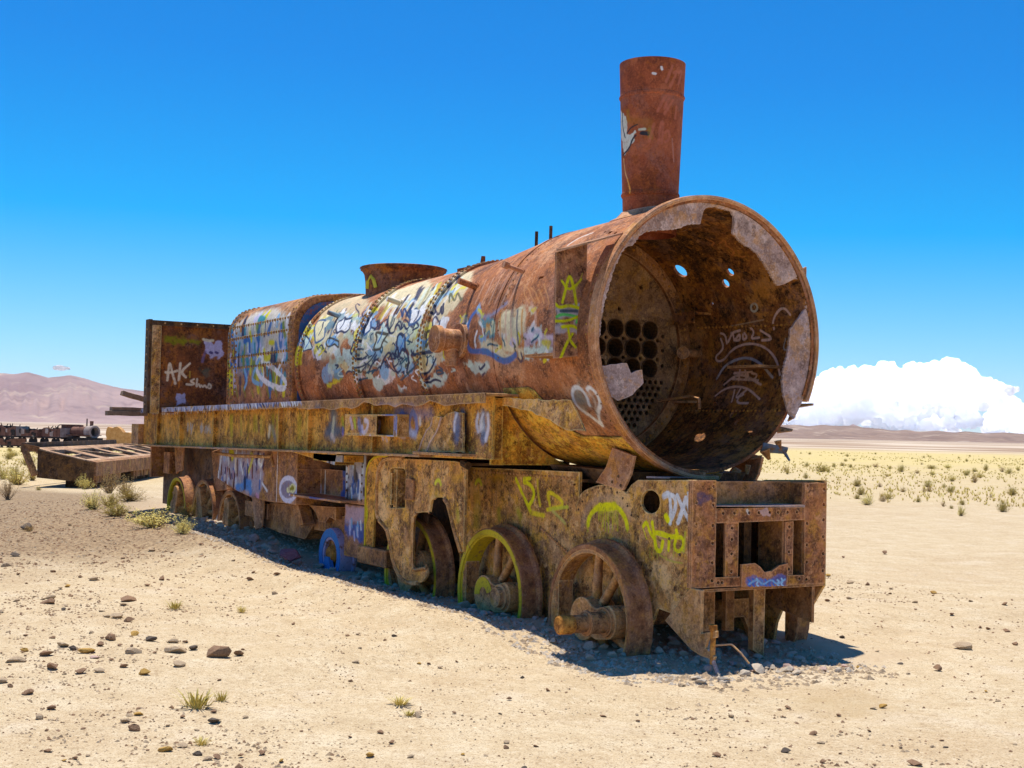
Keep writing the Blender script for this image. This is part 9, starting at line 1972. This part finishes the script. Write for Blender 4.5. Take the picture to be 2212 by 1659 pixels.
LB_ = [(-40.0, 3.4, .4, .75, 'green', 'greenish yellow shrub at the far left by the distant wagons'), (-26.8, .27, .4, .4, 'yellow', 'yellow shrub cut by the left edge'), (-28.47, .86, .35, .4, 'green', 'small greenish shrub left of the broken wagon frame'),
       (-23.47, .0, .42, .75, 'yellow', 'broad yellow shrub beside the end of the broken wagon frame'), (-25.8, .76, .45, .4, 'yellow', 'yellow shrub beneath the sloping legs of the wagon frame'), (-21.0, .84, .34, .4, 'yellow', 'yellow tuft under the middle of the wagon frame'),
       (-14.9, -1.76, .44, .34, 'brown', 'thin twiggy shrub alone near the left edge'), (-15.5, -.05, .48, .42, 'brown', 'orange brown shrub in front of the broken wagon frame'), (-15.1, .12, .36, .42, 'brown', 'lower brown shrub beside the rear of the engine'),
       (-11.6, -1.24, .3, .4, 'yellow', 'pale yellow shrub at the foot of the slope by the engine'), (-12.6, -.5, .24, .6, 'green', 'spreading green shrub by the rear wheels'), (-11.7, -1.0, .22, .36, 'green', 'small green tuft left of the engine shadow'),
       (-20.3, -.21, .1, .14, 'green', 'tiny dark green plant in front of the wagon frame'), (-9.2, -2.55, .09, .2, 'brown', 'tiny dry plant on the brown slope'), (-10.2, -1.3, .2, .5, 'green', 'low plant at the edge of the engine shadow'),
       (-8.2, -1.38, .24, .66, 'yellow', 'bright yellow green shrub at the edge of the engine shadow'), (-7.2, -1.36, .2, .34, 'yellow', 'small yellow green shrub beside the engine shadow tip'), (-8.9, -.75, .2, .5, 'green', 'dark green shrub in the shade of the rear wheels')]
for i, (x, y, h, w, kd, lb) in enumerate(LB_): shrub(x, y, h, w, kd, lb, 'dry shrubs by the rear of the engine', i)
def tuftmesh(name, seed, n, mat):
    r = random.Random(seed); m = MB()
    for i in range(n):
        a = r.uniform(0, 6.28); d = Vector((math.cos(a), math.sin(a), 0)); b = d * r.uniform(0, .3); h = r.uniform(.4, 1); w = d.cross(Vector((0, 0, 1))) * r.uniform(.012, .03); t = b + d * r.uniform(.1, .55) + Vector((0, 0, h)); md = b.lerp(t, .5) + Vector((0, 0, .12))
        m.add([b - w, b + w, md + w * .8, md - w * .8, t], [(0, 1, 2, 3), (3, 2, 4)])
    me = m.mesh(name, None, False); me.materials.append(mat); return me
TM = [tuftmesh('grass_tuft', s, 70, M['bush_green'] if s == 1 else M['grass']) for s in (1, 2, 3)]
for i, (x, y, h, w, lb) in enumerate([(-2.7, -2.78, .07, .14, 'small yellow green tuft on open sand left of the wheels'), (-2.36, -2.39, .06, .08, 'tiny grass tuft on the sand nearest the blue wheel'), (.45, -3.61, .10, .2, 'largest green tuft on the foreground sand'), (.35, -3.45, .06, .09, 'small tuft just behind the largest foreground tuft'), (1.19, -3.82, .04, .08, 'low dry tuft near the bottom left stones'), (.8, -2.65, .05, .13, 'dry tuft in the middle foreground'), (1.05, -2.72, .03, .08, 'tiny dry tuft beside a pale stone in the middle foreground')]):
    o = bpy.data.objects.new('grass_tuft', TM[i % 3] if i != 2 else TM[0]); COL.objects.link(o); o.location = (x, y, gz(x, y)); o.scale = (w, w, h); tag(o, lb, 'grass tuft', 'grass tufts on the sand')
BUSH_R = [(-33.5, 33.1, .34, .75), (-32.9, 32.9, .26, .3), (-34, 38.2, .4, .45), (-41, 43.9, .25, .6), (-38.6, 45.2, .25, .65), (-39.8, 47.7, .25, .55), (-36.3, 46.3, .38, .35), (-34.6, 45.4, .36, .4), (-32.3, 43, .34, .5), (-36.6, 49, .3, .35), (-17.7, 22.6, .22, .33), (-20.8, 23.2, .2, .2), (-21.2, 22.7, .26, .4), (-30.5, 36.2, .24, .35), (-30, 37.6, .24, .35), (-23.5, 30.4, .36, .38), (-41.2, 39.5, .28, .3), (-30.7, 28.7, .3, .22), (-39.8, 41, .22, .25), (-17.8, 21.7, .18, .16), (-20.3, 25.3, .17, .2), (-27.5, 35.4, .26, .35), (-40.5, 40.6, .26, .28)]
for i, (x, y, h, w) in enumerate(BUSH_R): shrub(x, y, h, w, ['green', 'yellow', 'green', 'brown'][i % 4], 'olive shrub dotting the plain right of the engine' if i % 4 in (0, 2) else 'dry yellowish shrub dotting the plain right of the engine', 'shrubs dotting the right plain', i)
for i in range(85):
    az = rng.uniform(36, 56); d = 24 * (130 / 24) ** rng.random(); p = CAM.xy + dirv(az).xy * d; s = rng.uniform(.10, .28)
    shrub(p.x, p.y, s, s * rng.uniform(1, 1.7), ['green', 'yellow', 'green', 'brown'][i % 4], 'olive shrub dotting the plain right of the engine' if i % 4 in (0, 2) else 'dry yellowish shrub dotting the plain right of the engine', 'shrubs dotting the right plain', i)
for i in range(26):
    az = rng.uniform(8, 14.5); d = rng.uniform(40, 120); p = CAM.xy + dirv(az).xy * d; s = rng.uniform(.2, .45)
    shrub(p.x, p.y, s, s * 1.5, ['green', 'yellow'][i % 2], 'small shrub on the plain before the distant trains', 'shrubs before the distant trains', i)
# belt of dry grass beyond the bare sand
r = np.random.default_rng(9); V = []; Fs = []; o_ = 0
def grass(n, a0, a1, d0, d1):
    global o_
    az = np.radians(r.uniform(a0, a1, n)); d = d0 * (d1 / d0) ** r.random(n); X = CAM.x - np.cos(az) * d; Y = CAM.y + np.sin(az) * d
    keep = fbm(X * .14, Y * .14, 3, 5) + .0 > .40 + .25 * (1 - sstep(30, 75, d)) * r.random(len(d)); X = X[keep]; Y = Y[keep]; d = d[keep]; Z = ground_z(X, Y)
    for x, y, z, dd in zip(X, Y, Z, d):
        s = r.uniform(.035, .10)
        for b in range(4):
            a = r.uniform(0, 6.28); c, q = math.cos(a), math.sin(a); w = .008 + .00022 * dd; V.append([(x - q * w, y + c * w, z), (x + q * w, y - c * w, z), (x + c * s * .7, y + q * s * .7, z + s)]); Fs.append((o_, o_ + 1, o_ + 2)); o_ += 3
grass(6500, 34, 56, 30, 140); grass(2200, 6, 16, 30, 110)
me = bpy.data.meshes.new('dry_grass'); me.from_pydata([p for t in V for p in t], [], Fs); me.update(); o = link('dry_grass', me, M['grass']); tag(o, kind='stuff')

# ------------------------------------------------------------------ broken wagon frame at the left
wg = empty('wagon_frame', (-22.0, .1, 0)); tag(wg, 'broken rusty wagon underframe tipped over on the sand behind the engine', 'wagon frame')
du = Vector((-.893, .45, 0)); dw = Vector((.45, .893, 0)) * -1; dw = Vector((.893 * .5, -.45 * .5, 0)).normalized() if False else Vector((du.y, -du.x, 0))
if dw.dot(CAM - Vector((-22, 0, 0))) < 0: dw = -dw
def wp(u, w, z): p = du * u + dw * w; return (p.x, p.y, z)
def wbox(name, u0, u1, w0, w1, za0, za1, zb0, zb1, mat='wagon', parent=wg):
    """bar from u0 to u1; z range za at w0 and zb at w1"""
    m = MB(); vs = [wp(u0, w0, za0), wp(u1, w0, za0), wp(u1, w1, zb0), wp(u0, w1, zb0), wp(u0, w0, za1), wp(u1, w0, za1), wp(u1, w1, zb1), wp(u0, w1, zb1)]
    m.add(vs, [(0, 3, 2, 1), (4, 5, 6, 7), (0, 1, 5, 4), (1, 2, 6, 5), (2, 3, 7, 6), (3, 0, 4, 7)]); return m.build(name, M[mat], parent)
T = lambda w: .80 - .26 * w / 1.2
LW = 11.0
wbox('top_rail', 0, LW, -.05, .16, .70, T(-.05) + .01, .66, T(.16), 'wagon_pale'); wbox('end_sheet', -.04, -.01, .0, 1.15, .2, T(.0) - .02, .1, T(1.15) - .02, 'darkrust'); wbox('sole_bar', 0, LW, 1.06, 1.2, .27, T(1.06), .25, T(1.2))
wbox('lower_rail', 0, LW, .94, 1.06, T(.94) - .05, T(.94) + .002, T(1.06) - .05, T(1.06) + .002, 'wagon_pale')
for u, uw in ((0, .25), (1.5, .57), (4.05, .4), (5.7, .43), (7.15, .5), (9.3, .4), (10.6, .4)): wbox('cross_bar', u, u + uw, .16, .94, T(.16) - .05, T(.16) - .003, T(.94) - .05, T(.94) - .003, 'wagon_pale')
for u0, u1 in ((2.07, 4.05), (7.65, 9.3)):
    m = MB(); a = Vector(wp(u0, .2, T(.2) - .03)); b = Vector(wp(u1, .92, T(.92) - .03)); m.tube(a, b, .05, n=4); m.build('diagonal_brace', M['wagon_pale'], wg)
m = MB(); a = Vector(wp(.25, .62, T(.62) - .03)); b = Vector(wp(1.5, .5, T(.5) - .03)); m.tube(a, b, .03, n=4); m.build('diagonal_brace', M['wagon_pale'], wg)
wbox('under_beam', 0, LW, .2, .9, .30, .36, .28, .34, 'darkrust')
wbox('dark_backing', .1, LW, .1, 1.05, T(.1) - .2, T(.1) - .18, T(1.05) - .16, T(1.05) - .14, 'darkrust')  # dark sheet added so the lattice openings look shaded
for u0, u1 in ((.5, 2.9), (4.6, 7.2)):
    wbox('bogie_block', u0, u1, .45, .98, -.1, .34, -.1, .34, 'darkrust'); wbox('bogie_side', u0 - .15, u1 + .15, .98, 1.05, .08, .26, .08, .26, 'wagon')
for a, b in ((wp(.06, 1.08, .42), wp(.2, 1.12, -.1)), (wp(-.02, -.3, .84), wp(-.12, -.02, .25)), (wp(-.02, -.3, .84), wp(.05, .0, .78))):
    m = MB(); m.tube(Vector(a), Vector(b), .085, n=4); m.build('end_leg', M['wagon'], wg)
m = MB(); m.add([wp(-.1, -.28, .92), wp(8.5, -.28, .92), wp(8.5, -.25, .74), wp(-.1, -.28, .72), wp(-.1, -.32, .92), wp(8.5, -.32, .92), wp(8.5, -.3, .74), wp(-.1, -.33, .72)], [(0, 1, 2, 3), (4, 5, 6, 7), (0, 1, 5, 4), (3, 2, 6, 7), (0, 3, 7, 4)]); m.build('side_sheet', M['darkrust'], wg)
def axleset(u):
    m = MB(); c = Vector(wp(u, .75, .12))
    m.tube(c - dw * .05, c + dw * .12, .30, n=18); b = m.build('wheel', M['darkrust'], wg, smooth=40)
    m = MB(); m.tube(c + dw * .1, c + dw * .25, .1, n=8); m.build('axle_box', M['wagon'], b)
    for q in (-.3, .3):
        m = MB(); a = Vector(wp(u + q, .95, .0)); m.tube(a, a + Vector((0, 0, .42)), .12, n=4); m.build('guard_post', M['darkrust'], wg)
for u in (.9, 1.9, 5.0, 5.9): axleset(u)

# ------------------------------------------------------------------ far trains
def far_wheel(m, x, r, y=0.0): m.tube((x, y - .06, r), (x, y + .06, r), r, n=12)
def place(o, az, d, rot): p = CAM.xy + dirv(az).xy * d; o.location = (p.x, p.y, gz(p.x, p.y) - .3); o.rotation_euler = (0, 0, rot)
RT_ = math.atan2(-.5, .87)
def rot_for(az): dv = dirv(az); return math.atan2(-dv.y, -dv.x) + R(36)
def derelict_tender(az, d, seed, label):
    r = random.Random(seed); t = empty('derelict_tender'); tag(t, label, 'railway wagon', 'row of derelict trains on the plain'); L = r.uniform(4.6, 6)
    m = MB(); m.box(-L / 2, L / 2, -1.25, 1.25, .95, 1.15); m.build('underframe', M['far_dark'], t)
    h = r.uniform(2.1, 2.75); m = MB(); m.prism(ragged([(-L / 2, 1.15), (L / 2, 1.15), (L / 2, h), (L * .1, h - r.uniform(0, .5)), (-L * .1, h), (-L / 2, h - .2)], .5, .08, seed), 'y', -1.2, -1.12); m.prism(ragged([(-L / 2, 1.15), (L / 2, 1.15), (L / 2, h), (-L / 2, h)], .6, .1, seed + 1), 'y', 1.12, 1.2); m.build('body_side', M['far_rust'], t)
    m = MB(); m.box(L / 2 - .08, L / 2, -1.12, 1.12, 1.15, h); m.box(-L / 2, -L / 2 + .08, -1.12, 1.12, 1.15, h - .2); m.build('body_end', M['far_pale'] if seed % 2 else M['far_rust'], t)
    for q in range(7):
        x = r.uniform(-L / 2 + .3, L / 2 - .3); z0 = r.uniform(1.2, 1.7); w_ = r.uniform(.15, .5); m = MB(); m.prism(ragged([(x - w_, z0), (x + w_, z0), (x + w_, z0 + r.uniform(.3, .8)), (x - w_, z0 + r.uniform(.3, .8))], .3, .06, seed + q), 'y', -1.24 - .01 * q, -1.2); m.build('side_panel', M[r.choice(['far_pale', 'far_dark', 'far_dark', 'far_rust'])], t)
    for q in range(5):
        x = r.uniform(-L / 2 + .3, L / 2 - .3); m = MB(); m.tube((x, r.uniform(-.8, .8), h - .6), (x + r.uniform(-.5, .5), r.uniform(-.8, .8), h + r.uniform(.1, .5)), .12, .06, n=5); m.build('scrap_bar', M['far_dark'], t)
    for x in (-L * .36, -L * .18, L * .18, L * .36):
        m = MB(); far_wheel(m, x, .48, -1.0); far_wheel(m, x, .48, 1.0); m.build('wheelset', M['far_dark'], t)
    place(t, az, d, rot_for(az)); return t
def derelict_engine(az, d, label):
    t = empty('derelict_locomotive'); tag(t, label, 'locomotive', 'row of derelict trains on the plain')
    m = MB(); m.box(-3.6, 3.2, -1.1, 1.1, .85, 1.15); m.build('frame', M['far_dark'], t)
    m = MB(); m.tube((-2.2, 0, 2.0), (1.3, 0, 2.0), .72, n=20); m.build('boiler', M['far_rust'], t, smooth=40)
    m = MB(); m.revolve([(0, .72), (0, .88), (1.5, .92), (1.5, .66), (.5, .66)], (1.3, 0, 2.0), 'x', 28); sb = m.build('smokebox', M['far_pale'], t, smooth=40)
    m = MB(); m.tube((1.75, 0, 2.0), (1.9, 0, 2.0), .66, n=24); m.build('dark_opening', M['far_dark'], sb)
    m = MB(); m.tube((2.0, 0, 2.8), (2.0, 0, 3.55), .24, .26, n=14); m.build('chimney', M['far_rust'], t, smooth=40)
    m = MB(); m.tube((.9, 0, 2.6), (.9, 0, 3.9), .1, .08, n=8); m.build('pipe', M['far_dark'], t)
    m = MB(); m.tube((-.4, 0, 2.6), (-.4, 0, 2.95), .34, .3, n=12); m.tube((-1.4, 0, 2.6), (-1.4, 0, 2.9), .3, .26, n=12); m.build('dome', M['far_rust'], t, smooth=40)
    m = MB(); m.box(-3.5, -2.2, -1.15, -1.07, 1.15, 2.9); m.box(-3.5, -2.2, 1.07, 1.15, 1.15, 2.9); m.box(-2.3, -2.2, -1.07, 1.07, 1.15, 2.9); m.box(-3.7, -2.1, -1.25, 1.25, 2.9, 3.0); m.build('cab', M['far_rust'], t)
    m = MB(); m.box(-2.1, 2.6, -1.3, -.75, 1.45, 1.55); m.box(-2.1, 2.6, .75, 1.3, 1.45, 1.55); m.build('footplate', M['far_rust'], t)
    for x in (-1.7, -.5, .7, 1.9):
        m = MB(); far_wheel(m, x, .55, -.95); far_wheel(m, x, .55, .95); m.build('wheelset', M['far_dark'], t)
    place(t, az, d, rot_for(az)); return t
derelict_engine(13.05, 203, 'distant derelict locomotive with a round dark open smokebox facing right')
lb = ['derelict wagon coupled right behind the distant locomotive', 'pale patched derelict wagon, second behind the distant locomotive', 'derelict wagon, third behind the distant locomotive', 'derelict wagon, fourth behind the distant locomotive, near the left edge']
for i, l in enumerate(lb): derelict_tender(12.02 - i * .86, 206 + i * 3, i + 3, l)
t = derelict_tender(10.3, 150, 12, 'low rusted wagon remains in front of the distant train at the left edge'); t.scale = (.6, .6, .5)
# ruined clay wall beyond the rear of the engine
m = MB(); vs = ragged([(-1.5, -.6), (1.5, -.6), (1.5, 1.5), (1.0, 1.6), (.3, 1.65), (.1, 2.0), (-.3, 2.2), (-.9, 2.1), (-1.3, 2.2), (-1.5, 1.9)], .22, .06, 4)
m.prism(vs, 'y', -.45, .45); rw = m.build('ruined_wall', M['adobe']); p = CAM.xy + dirv(14.55).xy * 152; rw.location = (p.x, p.y, gz(p.x, p.y)); rw.rotation_euler = (0, 0, math.atan2(-dirv(14.55).y, -dirv(14.55).x) + R(70)); tag(rw, 'orange tan ruined clay wall with a ragged top beyond the rear of the engine', 'ruined wall')
